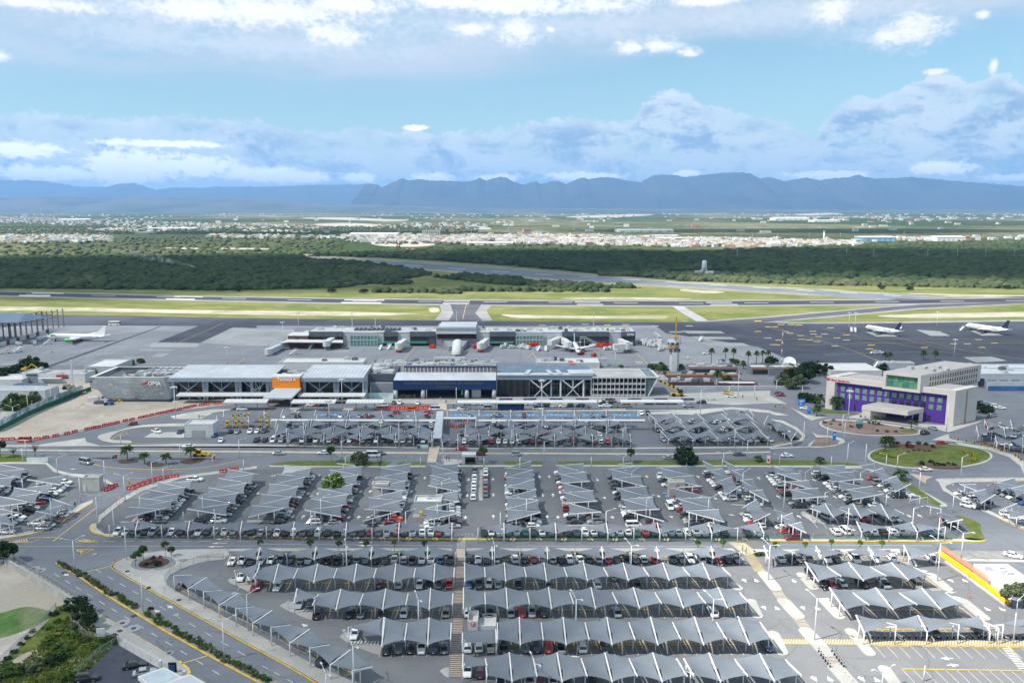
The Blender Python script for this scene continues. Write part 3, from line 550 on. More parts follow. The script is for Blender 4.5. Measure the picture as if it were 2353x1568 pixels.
for p,q in((c1(775,355),c1(1015,297)),(c1(1655,1195),c1(1920,1112)),(b1(480,820),b1(880,510)),(b1(385,780),b1(520,780)),(b1(1170,240),b1(1190,290))):line([p,q],.35,ly)
for q in(Q(b1,'75,825 250,785 380,778'),Q(b1,'75,825 310,822 380,778'),Q(b1,'690,822 740,790 910,820'),Q(b1,'690,822 910,820'),Q(b1,'700,892 740,935 865,888'),Q(b1,'700,892 865,888'),Q(b1,'1165,240 1340,235'),Q(b1,'1165,240 1190,290')):line(q,.3,ly)
for k in range(7):line([b1(105+k*22,818-k*5),b1(120+k*22,822)],.3,ly);line([b1(720+k*24,805),b1(745+k*22,818)],.4,ly);line([b1(715+k*20,897+k*1),b1(735+k*6,930-k*4)],.3,ly)
def aW(p,q,b_=lm,wd=.32,head=1.15):
 P_,Q_=G(*p),G(*q);d=(Q_-P_).normalized();n_=V3((-d.y,d.x,0));z=V3((0,0,.185))
 hb=Q_-d*head*1.5
 b_.face([P_+n_*wd/2+z,P_-n_*wd/2+z,hb-n_*wd/2+z,hb+n_*wd/2+z]);b_.face([hb-n_*head/1.7+z,Q_+z,hb+n_*head/1.7+z])
for f,p,q in((c1,(580,360),(630,388)),(c1,(1460,720),(1415,695)),(c1,(1585,685),(1530,655)),(c1,(2110,48),(1970,48)),(c1,(2080,87),(1940,87)),(c1,(2045,120),(1905,120)),(c2,(1065,80),(930,78)),(c2,(1045,108),(925,110)),(c2,(465,852),(410,825)),(b2,(150,225),(145,205)),(b2,(170,205),(140,222)),(b2,(580,200),(570,222)),(b2,(655,225),(675,198)),(b2,(490,362),(460,388)),(b2,(550,392),(575,362)),(b2,(1025,225),(1000,245)),(b2,(1090,245),(1105,222)),(b2,(965,345),(940,372)),(b2,(1030,370),(1052,345)),(b2,(1465,225),(1448,248)),(b2,(1535,248),(1545,222)),(b2,(1425,345),(1412,370)),(b2,(1945,235),(1940,262)),(b2,(1930,380),(1928,410)),(b2,(2165,260),(2165,235)),(b2,(2168,405),(2168,375)),(b2,(1915,580),(1910,612)),(b2,(2168,605),(2168,570)),(b2,(345,572),(320,605)),(b2,(412,608),(438,572)),(b2,(855,578),(835,612)),(b2,(925,612),(945,578)),(b2,(15,365),(0,392)),(b3,(235,210),(240,235)),(b3,(330,235),(325,210)),(b3,(265,378),(268,408)),(b3,(363,408),(360,375)),(b3,(762,238),(775,265)),(b3,(1215,210),(1230,232)),(b3,(1680,210),(1700,235)),(b3,(825,405),(840,428)),(b3,(1320,388),(1340,415)),(b3,(1840,408),(1860,435)),(b3,(900,582),(912,610)),(b3,(1440,582),(1455,605)),(b3,(2260,250),(2235,222)),(b3,(310,605),(305,575)),(b3,(408,608),(405,578)),(b4,(425,268),(385,245)),(b4,(95,428),(55,395)),(b4,(620,428),(580,398)),(b4,(285,610),(245,578)),(b4,(320,255),(340,268)),(b4,(840,245),(862,262)),(b4,(1070,400),(1105,425)),(b4,(1265,575),(1310,605)),(b4,(1410,605),(1362,572)),(b4,(755,685),(620,683)),(b4,(795,720),(725,720)),(b1,(700,155),(640,152)),(c4,(235,455),(200,420)),(c4,(80,710),(40,672)),(c4,(290,672),(320,710)),(c4,(450,710),(415,672)),(c4,(2040,718),(1980,680)),(c4,(2180,720),(2115,680)),(c4,(1650,420),(1705,455)),(c4,(1830,452),(1775,418)),(c4,(1412,298),(1320,298)),(c4,(1375,346),(1465,346)),(c4,(1720,543),(1620,543)),(c4,(1690,592),(1772,592)),(c4,(1065,867),(1175,867)),(c4,(1695,1157),(1575,1157)),(c4,(1635,1220),(1755,1220)),(c4,(385,1320),(435,1375)),(c4,(575,1375),(525,1322)),(c4,(820,1322),(880,1378)),(c4,(1010,1378),(960,1328)),(c3,(2100,415),(2135,448)),(c3,(2240,445),(2205,412)),(c3,(2280,662),(2315,700)),(c3,(605,1130),(505,1125)),(b3,(1965,570),(2035,577)),(c4,(1290,347),(1375,347))):aW(f(*p),f(*q))
lm.build('road_arrows',WHITL)['kind']='structure';ly.build('road_line_paint',YELL)['kind']='structure'
mh=MB();ph=MB()
def disc(b_,f,x,y,r,z=.19,n=14):
 c=G(*f(x,y));b_.face([(c.x+r*cos(2*pi*k/n),c.y+r*sin(2*pi*k/n),z)for k in range(n)])
for x,y,r in((310,320,1.5),(368,338,1.5),(1122,820,1.7),(1225,868,1.7),(1552,1095,.9),(868,188,.7),(1615,745,.7)):disc(ph,c1,x,y,r)
for x,y,r in((310,320,.55),(368,338,.55),(1122,820,.6),(1225,868,.6),(1552,1095,.5),(1098,892,.6),(1168,345,.6),(1640,608,.6),(205,328,.5),(2138,405,.5)):disc(mh,c1,x,y,r,.21)
for q in(Q(c1,'555,350 600,342 622,355 578,364'),Q(c1,'1188,745 1240,733 1262,745 1210,760')):mK(q,.2,mh)
ph.build('manhole_collars',PADC)['kind']='structure';mh.build('manhole_covers',mat('iron cover',(.05,.05,.055),.7,.2,2))['kind']='structure'
# CANOPIES AND CARS
wS=mat('white steel',(.62,.62,.63),.45,.05,.8)
def fabric_mat(name,col,tr=.12):
 m=bpy.data.materials.new(name);m.use_nodes=True;nt=m.node_tree;b=NB(nt);bs=nt.nodes['Principled BSDF']
 bs.inputs['Roughness'].default_value=.9;bs.inputs['Specular IOR Level'].default_value=.15
 pos=b.n('ShaderNodeNewGeometry').outputs['Position']
 k=b.mix(b.ss(b.noise(pos,.12,5,.6,dist=.4),.3,.7),tuple(c*.90 for c in col),tuple(c*1.08 for c in col))
 k=b.mix(1.0,k,b.mix(b.noise(pos,2.2,3,.6),(.93,)*3,(1.06,)*3),'MULTIPLY');k=b.mix(1.0,k,b.mix(b.n('ShaderNodeObjectInfo').outputs['Random'],(.88,.885,.89),(1.1,1.1,1.1)),'MULTIPLY');k=b.mix(b.m('MULTIPLY',b.ss(b.noise(pos,.5,4,.7,dist=.6),.60,.75),.35),k,(.33,.33,.32))
 nt.links.new(k,bs.inputs['Base Color'])
 t=b.n('ShaderNodeBsdfTranslucent');nt.links.new(k,t.inputs[0])
 mx=b.n('ShaderNodeMixShader');mx.inputs[0].default_value=tr
 nt.links.new(bs.outputs[0],mx.inputs[1]);nt.links.new(t.outputs[0],mx.inputs[2]);nt.links.new(mx.outputs[0],nt.nodes['Material Output'].inputs[0])
 return m
FABR=fabric_mat('shade cloth',(.205,.230,.264),.24);FABL=fabric_mat('pale shade cloth',(.40,.41,.42))
def PP(q,z):
 p=G(q[0],q[1],q[2]if len(q)>2 else z);p.z=z;return p
def cY(l_b,FL,FR,NL,NR,n,phase='s',kind='double',z=3.7,dz=None,bw=.26,posts=(.28,.72),skip=(),pale=(),grp='grey sail canopies over the parking rows'):
 """beams run from the F edge to the N edge at n+1 places; every second beam tilts the other way, the sails between them twist"""
 FL,FR,NL,NR=PP(FL,z),PP(FR,z),PP(NL,z),PP(NR,z)
 c=(FL+FR+NL+NR)/4
 t=tH('shade_canopy',l_b,'car park canopy',(c.x,c.y,0),0,grp)
 dz=dz if dz is not None else(.58 if kind=='double' else .85)
 B_=[]
 for i in range(n+1):
  a,b=FL.lerp(FR,i/n),NL.lerp(NR,i/n)
  lo=(phase=='L')==(i%2==0)
  e=dz if lo else-dz
  k=.03 if lo else .0
  a2_,b2_=a+(a-b)*k,b+(b-a)*k
  B_.append((a2_+V3((0,0,e)),b2_+V3((0,0,-e))))
 for i,(a,b)in enumerate(B_):
  k=MB();k.beam(a,b,bw,bw*1.15);rel(k.build('beam',wS,t))
  for f in posts:
   p=a.lerp(b,f)
   k=MB();k.tube([(p.x,p.y,.05),(p.x,p.y,p.z-.12)],.13,6);rel(k.build('post',wS,t))
 for i in range(n):
  if i in skip:continue
  (a,b),(c_,d)=B_[i],B_[i+1]
  k=MB();N1,N2=6,8
  vs=[]
  for p in range(N1+1):
   for q in range(N2+1):
    s,w_=p/N1,q/N2
    e1=.042*4*s*(1-s);g1_=.022+.085*4*w_*(1-w_)
    w2=e1+w_*(1-2*e1);s2=g1_+s*(1-2*g1_)
    x=a.lerp(b,w2).lerp(c_.lerp(d,w2),s2)
    x.z-=.30*4*s*(1-s)*(4*w_*(1-w_))-.16
    vs.append(x)
  k.mesh(vs,[(p*(N2+1)+q,p*(N2+1)+q+1,(p+1)*(N2+1)+q+1,(p+1)*(N2+1)+q)for p in range(N1)for q in range(N2)],0,True)
  rel(k.build('fabric_panel',FABL if i in pale else FABR,t))
 return t
NEAR,MIDC,FENCE,UPC='near','middle','fence','upper'
# near car park
cY('long single-row grey canopy between the cross road and the bottom left lot',c1(2130,150),c2(1822,140),c1(2095,210),c2(1822,200),8,'s','single',posts=(.6,))
cY('long single-row grey canopy below the cross road, right of the zebra walkway',c2(1905,145),c3(2060,140),c2(1905,205),c3(2085,195),10,'s','single',posts=(.6,))
cY('single-row grey canopy at the top of the bottom right lot',c4(-60,135),c4(1150,150),c4(-20,200),c4(1195,195),5,'L','single',posts=(.6,))
cY('short one-sail canopy next to the orange mesh wall',c4(1235,130),c4(1490,148),c4(1300,205),c4(1560,195),1,'L','single',posts=(.15,.8))
cY('wide double canopy, second row left of the zebra walkway',c2(20,297),c2(1812,292),c2(-30,427),c2(1805,415),10,'s',skip=())
cY('one-sail canopy end with two white suvs beneath, left of the second row',c1(2200,300),c1(2380,297),c1(2150,365),c1(2340,380),1,'s','single',posts=(.1,.85))
cY('wide double canopy, second row right of the zebra walkway',c2(1905,285),c3(1912,285),c2(1905,415),c3(1985,398),13,'L')
cY('wide double canopy of five sails, second row in the bottom right lot',c4(325,280),c4(1325,285),c4(445,415),c4(1485,400),5,'L',posts=(.2,.7))
cY('wide double canopy of six sails, third row left of the zebra walkway',c2(565,530),c2(1798,522),c2(512,672),c2(1792,668),6,'s')
cY('one-sail canopy end with a silver sedan beneath, left of the third row',c2(370,530),c2(560,540),c2(340,600),c2(525,615),1,'L','single',posts=(.1,.9))
cY('wide double canopy, third row right of the zebra walkway',c2(1895,515),c3(2070,512),c2(1893,665),c3(2160,652),13,'L')
cY('wide double canopy of five sails, third row in the bottom right lot',c4(550,520),c4(1620,525),c4(690,680),c4(1800,670),5,'L',posts=(.2,.7))
cY('wide double canopy of three sails, fourth row left of the zebra walkway',c2(1175,795),c2(1782,792),c2(1145,1000),c2(1775,988),3,'L')
cY('one-sail canopy end over an almost empty hatched bay, left of the fourth row',c2(868,815),c2(1165,800),c2(840,892),c2(1150,900),1,'s','single',posts=(.1,.95))
cY('wide double canopy of twelve sails, fourth row right of the zebra walkway',c2(2205,790),c3(2257,783),c2(2205,990),c3(2370,985),12,'s',posts=(.25,.75))
cY('one-sail canopy in front of the white ticket booth',c2(1885,892),c2(2190,888),c2(1885,1012),c2(2195,985),1,'s','single',dz=.3,posts=(.9,))
cY('single-row canopy of four sails behind the row of black bollards',c4(795,785),c4(1945,792),c4(872,882),c4(2040,872),4,'L','single',posts=(.45,1.0))
cY('one-sail canopy at the picture edge behind the black bollards',c4(2055,815),c4(2460,795),c4(2160,872),c4(2560,880),1,'s','single',posts=(.45,1.0))
cY('wide double canopy of eight sails, bottom row right of the zebra walkway',c2(2095,1115),c3(1495,1115),c2(2110,1325),c3(1590,1325),8,'s')
cY('one-sail canopy over a white sedan and a red suv, bottom row',c2(1890,1118),c2(2095,1140),c2(1885,1215),c2(2110,1220),1,'L','single',dz=.4,posts=(.9,))
cY('wide double canopy of four sails at the bottom edge by the lamp post',c3(1560,1115),c4(140,1140),c3(1650,1325),c4(285,1335),4,'s')
cY('slanting single-row canopy along the avenue sidewalk',(*c1(1760,378),3.0),(*c2(1060,1220),3.0),(*c1(1592,385),4.3),(*c2(875,1255),4.3),10,'s','single',dz=.65,posts=(.62,.99))
# fence row of the middle car park
cY('long single-row canopy along the middle lot fence, left of its gate',b1(1030,643),b2(1790,672),b1(1000,688),b2(1787,722),13,'s','single',posts=(.97,))
cY('long single-row canopy over green mesh, right of the gate',b2(2030,673),b3(2250,665),b2(2028,718),b3(2295,715),11,'s','single',posts=(.97,),pale=())
cY('single-row canopy of three sails over green mesh near the far corner',b4(800,665),b4(1560,672),b4(850,715),b4(1625,712),3,'L','single',posts=(.97,))
# columns of the middle car park: (label, bottom left, bottom right, top left, top right, sails, phase, skipped)
COLS=[('first canopy column of the middle lot, by the orange barriers',b1(1145,568),b1(1530,528),b1(1492,255),b1(1762,283),8,'s',()),('second canopy column of the middle lot from the orange barriers',b1(1725,540),b1(2065,545),b1(2092,175),b1(2368,178),8,'L',()),('third canopy column of the middle lot, with a pale top sail',b2(-78,565),b2(250,535),b2(258,138),b2(535,122),9,'s',()),('canopy column with a bushy tree growing through it',b2(450,550),b2(765,560),b2(700,140),b2(975,145),9,'L',()),('canopy column interrupted by a concrete booth',b2(972,600),b2(1295,565),b2(1150,120),b2(1415,120),10,'s',(0,4)),('canopy column interrupted by the pale service building',b2(1540,600),b2(1850,578),b2(1605,98),b2(1848,122),10,'s',(1,2,4)),('canopy column right of the two open lines of cars',b3(-63,603),b3(248,572),b3(-72,120),b3(165,98),10,'s',(4,)),('canopy column right of the gate, with a wooden pole through it',b3(510,535),b3(805,568),b3(390,98),b3(643,122),10,'s',(1,5)),('canopy column whose top bays are bare frames',b3(1052,562),b3(1372,600),b3(868,130),b3(1120,150),9,'L',(0,5)),('canopy column behind a concrete booth and a parked white van',b3(1590,565),b3(1925,605),b3(1312,118),b3(1592,143),9,'L',(4,5)),('narrow left strand of the split canopy column',b3(1945,362),b3(2085,328),b3(1735,98),b3(1882,125),5,'s',()),('narrow right strand of the split canopy column',b3(2165,378),b3(2335,418),b3(1932,98),b3(2072,128),6,'L',()),('canopy column with open rows of cars beside a tall lamp',b4(205,402),b4(535,430),b4(-5,112),b4(205,150),8,'s',(2,4)),('last double canopy column before the roundabout',b4(765,408),b4(1045,408),b4(388,105),b4(690,138),8,'s',(3,)),('single slanting canopy column beside the palm and grass verge',b4(1158,340),b4(1305,312),b4(925,160),b4(1045,165),4,'s',()),('short canopy of six sails crossing the columns near the corner',b4(460,572),b4(375,492),b4(1232,590),b4(1150,500),6,'L',()),('three-sail canopy by the gate corner palm',b4(170,690),b4(332,715),b4(40,555),b4(165,545),4,'L',()),('one-sail canopy in the sharp corner of the middle lot',b4(1640,622),b4(1785,645),b4(1552,585),b4(1702,564),1,'s',()),('two-sail canopy over parked cars beside the utility pole',b3(2200,605),b3(2353,585),b3(2100,482),b3(2228,452),2,'s',()),('outermost canopy column of the left lot',b1(-320,300),b1(40,330),b1(-40,122),b1(270,140),5,'s',()),('middle canopy column of the left lot',b1(-200,560),b1(115,580),b1(318,232),b1(602,232),8,'s',(1,6)),('short canopy column of the left lot beside the exit road',b1(255,620),b1(425,600),b1(485,448),b1(652,462),3,'s',()),('canopy corner with slanting white post at the edge of the left lot',b1(-40,660),b1(125,640),b1(-120,600),b1(60,590),1,'L',()),('slanting canopy column of the right lot beside the road',b4(1955,445),b4(2088,412),b4(1690,270),b4(1905,318),4,'s',(2,)),('wide canopy column of the right lot at the picture edge',b4(2353,400),b4(2600,420),b4(2020,280),b4(2260,258),5,'L',()),('low canopy of the right lot near its exit gate',b4(2240,580),b4(2420,600),b4(2125,515),b4(2285,495),2,'s',(1,)),]
colaxes=[]
for lab,bl0,br0,tl0,tr0,n,ph_,sk in COLS:
 cY(lab,bl0,tl0,br0,tr0,n,ph_,'double' if PP(bl0,3.7).lerp(PP(br0,3.7),0).__sub__(PP(br0,3.7)).length>8 else 'single',z=3.7,dz=.9,skip=sk,pale=(8,)if 'pale top' in lab else())
 colaxes.append([PP(q,.0+3.7)for q in(bl0,br0,tl0,tr0)]+[n,sk])
 # upper car park in front of the terminal
UP=[('back canopy row over the blue bays, left half of the upper lot',a2(240,978),a2(1600,985),a2(215,1000),a2(1600,1010),9,'single'),('second canopy row of the upper lot, left half',a2(250,1028),a2(1610,1030),a2(235,1052),a2(1610,1050),9,'single'),('third canopy row of the upper lot, left half',a2(185,1070),a2(1620,1066),a2(165,1100),a2(1620,1098),9,'single'),('fourth and widest canopy row of the upper lot, left half',a2(195,1118),a2(1620,1128),a2(165,1180),a2(1615,1185),11,'double'),('front canopy row along the boulevard, left half of the upper lot',a2(290,1190),a2(1605,1195),a2(285,1215),a2(1600,1225),8,'single'),('back canopy row over the blue bays, right half of the upper lot',a2(1745,978),a3(1140,982),a2(1745,1002),a3(1140,1002),12,'single'),('second canopy row of the upper lot, right half',a2(2010,1030),a3(1080,1030),a2(2010,1050),a3(1080,1052),9,'single'),('third canopy row of the upper lot, right half',a2(2010,1068),a3(1020,1070),a2(2005,1096),a3(1020,1098),9,'single'),('fourth and widest canopy row of the upper lot, right half',a2(1915,1122),a3(765,1130),a2(1905,1178),a3(770,1185),11,'double'),('lone low canopy between the upper lot rows and its exit lane',a3(850,1128),a3(1030,1128),a3(850,1155),a3(1030,1155),2,'single'),('front canopy row along the boulevard, right half of the upper lot',a2(1690,1195),a3(1065,1200),a2(1690,1228),a3(1075,1230),10,'single'),('top canopy row of the slanted block by the hotel road',a3(1230,1005),a3(2130,1012),a3(1330,1055),a3(2230,1060),8,'double'),('middle canopy row of the slanted block by the hotel road',a3(1290,1078),a3(2180,1085),a3(1380,1128),a3(2270,1130),8,'double'),('bottom canopy row of the slanted block by the hotel road',a3(1340,1160),a3(2250,1165),a3(1430,1215),a3(2345,1215),8,'double'),('small canopy at the back of the slanted block',a3(1900,965),a3(2160,975),a3(1960,985),a3(2200,992),2,'single'),('curved canopy strip by the hotel road, first piece',a4(-20,1035),a4(110,1105),a4(-60,1075),a4(60,1140),2,'single'),('curved canopy strip by the hotel road, lower piece',a4(110,1105),a4(240,1190),a4(60,1140),a4(190,1225),2,'single'),('top canopy row of the hotel-side lot at the picture edge',a4(1970,1075),a4(2450,1082),a4(2010,1115),a4(2450,1130),4,'double'),('second canopy row of the hotel-side lot at the picture edge',a4(1895,1130),a4(2400,1160),a4(1920,1180),a4(2420,1210),4,'double'),('bottom canopy row of the hotel-side lot at the picture edge',a4(2070,1220),a4(2450,1250),a4(2090,1265),a4(2450,1295),3,'double'),('canopy by the yellow ticket gates of the upper lot',a1(1985,1035),a1(2420,1030),a1(1985,1060),a1(2420,1065),3,'single'),('upper canopy by the yellow ticket gates',a1(2050,985),a1(2420,985),a1(2045,1005),a1(2420,1008),2,'single'),]
for lab,fl,fr,nl_,nr_,n,kd in UP:cY(lab,fl,fr,nl_,nr_,n,'L',kd,z=3.9,dz=.95,bw=.19,posts=(.15,.85)if kd=='double' else(.8,))
def bF(l_b,pts):
 t=tH('bare_canopy_frame',l_b,'canopy frame',G(*pts[0]),0,'bare white canopy frames')
 P_=[G(*p,3.9)for p in pts]
 k=MB();k.beam(P_[0],P_[1],.22);rel(k.build('beam',wS,t))
 for f in(.35,1.0):
  p=P_[0].lerp(P_[1],f);k=MB();k.tube([(p.x,p.y,0),(p.x,p.y,p.z)],.12,6);rel(k.build('post',wS,t))
for l_,p in(('bare white frame at the corner of the middle lot, above the last empty bays',(b4(1310,440),b4(1460,410))),('bare white frame with two posts near the barrier island',(b4(1440,490),b4(1585,520))),('bare white frame next to the roundabout kerb',(b4(840,122),b4(968,100))),('bare white frame above the column of parked cars by the green strip',(b3(965,105),b3(1085,92))),('bare white frame over the empty striped bays',(b4(1255,375),b4(1390,402))),('bare white frame behind the tall lamp and the grass strip',(b2(735,97),b2(900,115))),('bare white frame beside the hatched bays and bollards',(c4(1985,815),c4(2120,872)))):bF(l_,p)
# cars
GLASS=mat('car glass',(.02,.025,.03),.08,0,spec=.6);TYRE=mat('tyre',(.02,.02,.02),.9,0);rI=mat('alloy rim',(.45,.45,.47),.35,0,metal=.8)
HEADL=mat('headlight glass',(.75,.77,.8),.15,0,spec=.6);TAILL=mat('tail light',(.35,.015,.015),.25,0)
PLATE=mat('number plate',(.7,.7,.7),.5,0)
CARC={'white':(.80,.80,.79),'silver':(.42,.44,.46),'grey':(.13,.14,.15),'black':(.016,.017,.02),'red':(.36,.02,.025),'bright red':(.62,.03,.02),'dark red':(.16,.02,.03),'blue':(.04,.09,.25),'navy':(.02,.03,.08),'beige':(.42,.38,.30),'orange':(.75,.12,.02),'green':(.02,.09,.06),'yellow':(.75,.5,.03)}
PAINT={k:mat('car paint '+k,v,.28,0,metal=.35 if k in('silver','grey','beige')else 0,spec=.5,coat=.6)for k,v in CARC.items()}
CART={'sedan':(4.65,1.80,.92,1.44,(-1.75,1.0),(-1.0,.25),.12),'hatchback':(4.05,1.74,.95,1.50,(-1.95,.95),(-1.55,.25),.14),'suv':(4.65,1.88,1.10,1.72,(-2.2,1.05),(-1.85,.35),.12),'pickup':(5.3,1.92,1.10,1.80,(-.75,1.35),(-.5,.65),.10),'van':(5.0,1.92,1.15,2.05,(-2.42,1.75),(-2.3,.95),.30),'minibus':(5.4,1.95,1.2,2.35,(-2.62,2.35),(-2.5,1.6),.45)}
CARM={}
def car_meshes(ty,colr,lod):
 key=(ty,colr,lod)
 if key in CARM:return CARM[key]
 L,Wd,zb,zr,(cb0,cb1),(ct0,ct1),drop=CART[ty];hw=Wd/2;hl=L/2
 body,gl=MB(),MB()
 bed=ty=='pickup'
 st=[(-hl,.80,.42,zb-.16),(-hl+.10,.92,.30,zb-.03),(-hl+.6,1.0,.24,zb),(cb1-.1,1.0,.22,zb),(cb1+.35,.99,.22,zb-drop*.4),(hl-.35,.94,.26,zb-drop-.04),(hl-.08,.84,.30,zb-drop-.20),(hl,.72,.40,zb-drop-.34)]
 prof=lambda y,k,z0,z1:[(-hw*k*.93,y,z0),(-hw*k,y,z0+(z1-z0)*.38),(-hw*k*.985,y,z1-.10),(-hw*k*.88,y,z1),(hw*k*.88,y,z1),(hw*k*.985,y,z1-.10),(hw*k,y,z0+(z1-z0)*.38),(hw*k*.93,y,z0)]
 vs=[]
 for s in st:vs+=prof(*s)
 fs=[]
 for i in range(len(st)-1):
  for j in range(8):
   if bed and j==3 and i in(1,2):continue
   j2=(j+1)%8;fs.append((i*8+j,i*8+j2,(i+1)*8+j2,(i+1)*8+j))
 fs.append(tuple(range(8))[::-1]);e=(len(st)-1)*8;fs.append(tuple(e+j for j in range(8)))
 body.mesh(vs,[f[::-1]for f in fs])
 if bed:
  y0,y1,x,zf=-hl+.14,cb0+.02,hw*.86,zb-.5
  body.mesh([(-x,y0,zf),(x,y0,zf),(x,y1,zf),(-x,y1,zf),(-x,y0,zb-.02),(x,y0,zb-.02),(x,y1,zb),(-x,y1,zb)],[(0,1,2,3),(0,4,5,1),(1,5,6,2),(3,2,6,7),(0,3,7,4)],1)
  body.bx(-x,x,cb0-.02,cb1-.1,zb-.02,zb+.01)
 wb,wt=hw*.90,hw*.76
 c0=[(-wb,cb0,zb-.02),(wb,cb0,zb-.02),(wb,cb1,zb-.04),(-wb,cb1,zb-.04)];c1_=[(-wt,ct0,zr-.06),(wt,ct0,zr-.06),(wt,ct1,zr-.06),(-wt,ct1,zr-.06)]
 gl.mesh(c0+c1_,[(0,1,5,4),(1,2,6,5),(2,3,7,6),(3,0,4,7)])
 if ty in('van',)and colr=='white':pass
 ro=[(-wt-.03,ct0-.05,zr-.07),(wt+.03,ct0-.05,zr-.07),(wt+.03,ct1+.05,zr-.07),(-wt-.03,ct1+.05,zr-.07)]
 ri=[(-wt*.85,ct0+.12,zr),(wt*.85,ct0+.12,zr),(wt*.85,ct1-.1,zr),(-wt*.85,ct1-.1,zr)]
 body.mesh(ro+ri,[(4,5,6,7),(0,1,5,4),(1,2,6,5),(2,3,7,6),(3,0,4,7)])
 for a,b in zip(c0,c1_):body.beam((a[0]*1.01,a[1],a[2]),(b[0]*1.02,b[1],b[2]),.09)
 if lod<2:
  ym=(cb0+cb1)/2
  for sgn in(-1,1):body.beam((sgn*wb*1.005,ym-.1,zb),(sgn*wt*1.01,ym-.1,zr-.06),.07);body.box((sgn*(hw+.06),cb1-.45,zb-.02),(.16,.10,.14))
 if ty=='suv' and lod<2:
  for sgn in(-1,1):body.beam((sgn*wt*.9,ct0+.2,zr+.04),(sgn*wt*.9,ct1-.2,zr+.04),.05,m=1)
 body.bx(-hw*.8,hw*.8,-hl+.05,hl-.15,.20,.35,1)
 whl=MB();r=.33 if ty in('sedan','hatchback')else .37
 if lod==2:
  for wy in(-hl*.60,hl*.60):
   for sgn in(-1,1):body.tube([(sgn*(hw-.2),wy,r),(sgn*(hw+.01),wy,r)],r,8,m=1)
  n0=len(body.v);body.v+=gl.v;body.f+=[tuple(n0+i for i in f)for f in gl.f];body.m+=[2]*len(gl.f);body.sm+=[False]*len(gl.f)
  CARM[key]=dict(body=body.data('parked_car',[PAINT[colr],TYRE,GLASS]));return CARM[key]
 whl.tube([(-.11,0,0),(.11,0,0)],r,12);
 for sgn in(-1,1):whl.tube([(sgn*.10,0,0),(sgn*.118,0,0)],r*.62,8,m=1)
 d=dict(body=body.data('body',[PAINT[colr],TYRE]),glass=gl.data('cabin_glass',GLASS),wheel=whl.data('wheel',[TYRE,rI]),wy=hl*.60,wx=hw-.11,r=r)
 if lod==0:
  zl=zb-drop-.30
  h=MB();h.box((0,0,0),(.34,.12,.15));d['head']=h.data('headlight',HEADL);h=MB();h.box((0,0,0),(.28,.08,.17));d['tail']=h.data('tail_light',TAILL);h=MB();h.box((0,0,0),(.42,.03,.16));d['plate']=h.data('number_plate',PLATE)
  d['lp']=[(hw*.60,hl-.13,zl)];d['tp']=[(hw*.68,-hl+.055,zb-.34)];d['hl']=hl;d['zp']=.55
 CARM[key]=d;return d
KINDN={'sedan':'parked_sedan','hatchback':'parked_hatchback','suv':'parked_suv','pickup':'parked_pickup','van':'parked_van','minibus':'parked_minibus'}
CARS=[]
def car(ty,colr,pos,heading,row,lod=1,name=None,key=None,l_b=None):
 """heading: the direction the bonnet points to"""
 d=car_meshes(ty,colr,lod);rz=math.atan2(heading[1],heading[0])-pi/2
 nm=name or KINDN[ty];z=pos[2]if len(pos)>2 and pos[2]>0 else .12
 if lod==2:o=inst(nm,d['body'],None,(pos[0],pos[1],z),rz)
 else:
  o=tH(nm,None,None,(pos[0],pos[1],z),rz)
  inst('body',d['body'],o);inst('cabin_glass',d['glass'],o)
  for sx_ in(-1,1):
   for sy_ in(-1,1):inst('wheel',d['wheel'],o,(sx_*d['wx'],sy_*d['wy'],d['r']))
  if lod==0:
   for q,nm2,lst in(('head','headlight',d['lp']),('tail','tail_light',d['tp'])):
    for x,y,zz in lst:inst(nm2,d[q],o,(x,y,zz));inst(nm2,d[q],o,(-x,y,zz))
   inst('number_plate',d['plate'],o,(0,-d['hl']-.01,d['zp']));inst('number_plate',d['plate'],o,(0,d['hl']+.01,d['zp']-.05))
 o['category']={'suv':'suv','pickup':'pickup truck','van':'van','minibus':'minibus'}.get(ty,'car')
 if l_b:o['label']=l_b
 else:CARS.append((o,colr,ty,row,key if key is not None else pos[0]))
 return o
def rndcar():
 c=random.choices(['white','black','grey','silver','red','dark red','blue','navy','beige'],[36,22,14,14,6,3,2,2,2])[0]
 t=random.choices(['sedan','hatchback','suv','pickup','van'],[36,20,30,11,3])[0]
 return t,c
AB={'W':'white','S':'silver','G':'grey','B':'black','R':'red','X':'bright red','D':'dark red','U':'blue','N':'navy','E':'beige','O':'orange','T':'green'}
TB={'s':'sedan','h':'hatchback','u':'suv','p':'pickup','v':'van'}
def cW(row,f,y,items,lod=0,dv=DV,yo=0):
 """items: 'x:Ct' (colour, type); a trailing ! turns the car round"""
 for it in items.split():
  x,c=it.split(':');flip=c.endswith('!');yy=y
  if '@' in x:x,yy=x.split('@');yy=float(yy)
  u,v=f(float(x),yy);p=G(u,v)
  h=dv if flip else-dv
  h=Matrix.Rotation(RU(-.03,.03),3,'Z')@h
  car(TB[c[1]],AB[c[0]],p,h,row,lod)
ROW={'1W':'top row of the bottom left lot','1E':'top row of the bottom middle lot','1R':'top row of the bottom right lot'}
cW(ROW['1W'],c1,252,'2130@268:Ws 2222@262:Wu 2302@262:Bs')
cW(ROW['1W'],c2,252,'40@262:Ws 132@258:Wh 225:Gp 312:Nu 412:Gs! 482:Sp 572:Gu! 656:Bp! 748:Bp! 838:Bu 923:Gs! 1003:Gu 1093:Bu! 1178:Bs 1262:Ss 1350:Sh! 1428:Gp! 1515:Ws 1600:Ws 1685:Us! 1777:Bu')
cW(ROW['1E'],c2,248,'1950:Bu! 2030:Ws 2115:Bs 2200:Ss! 2277:Bs')
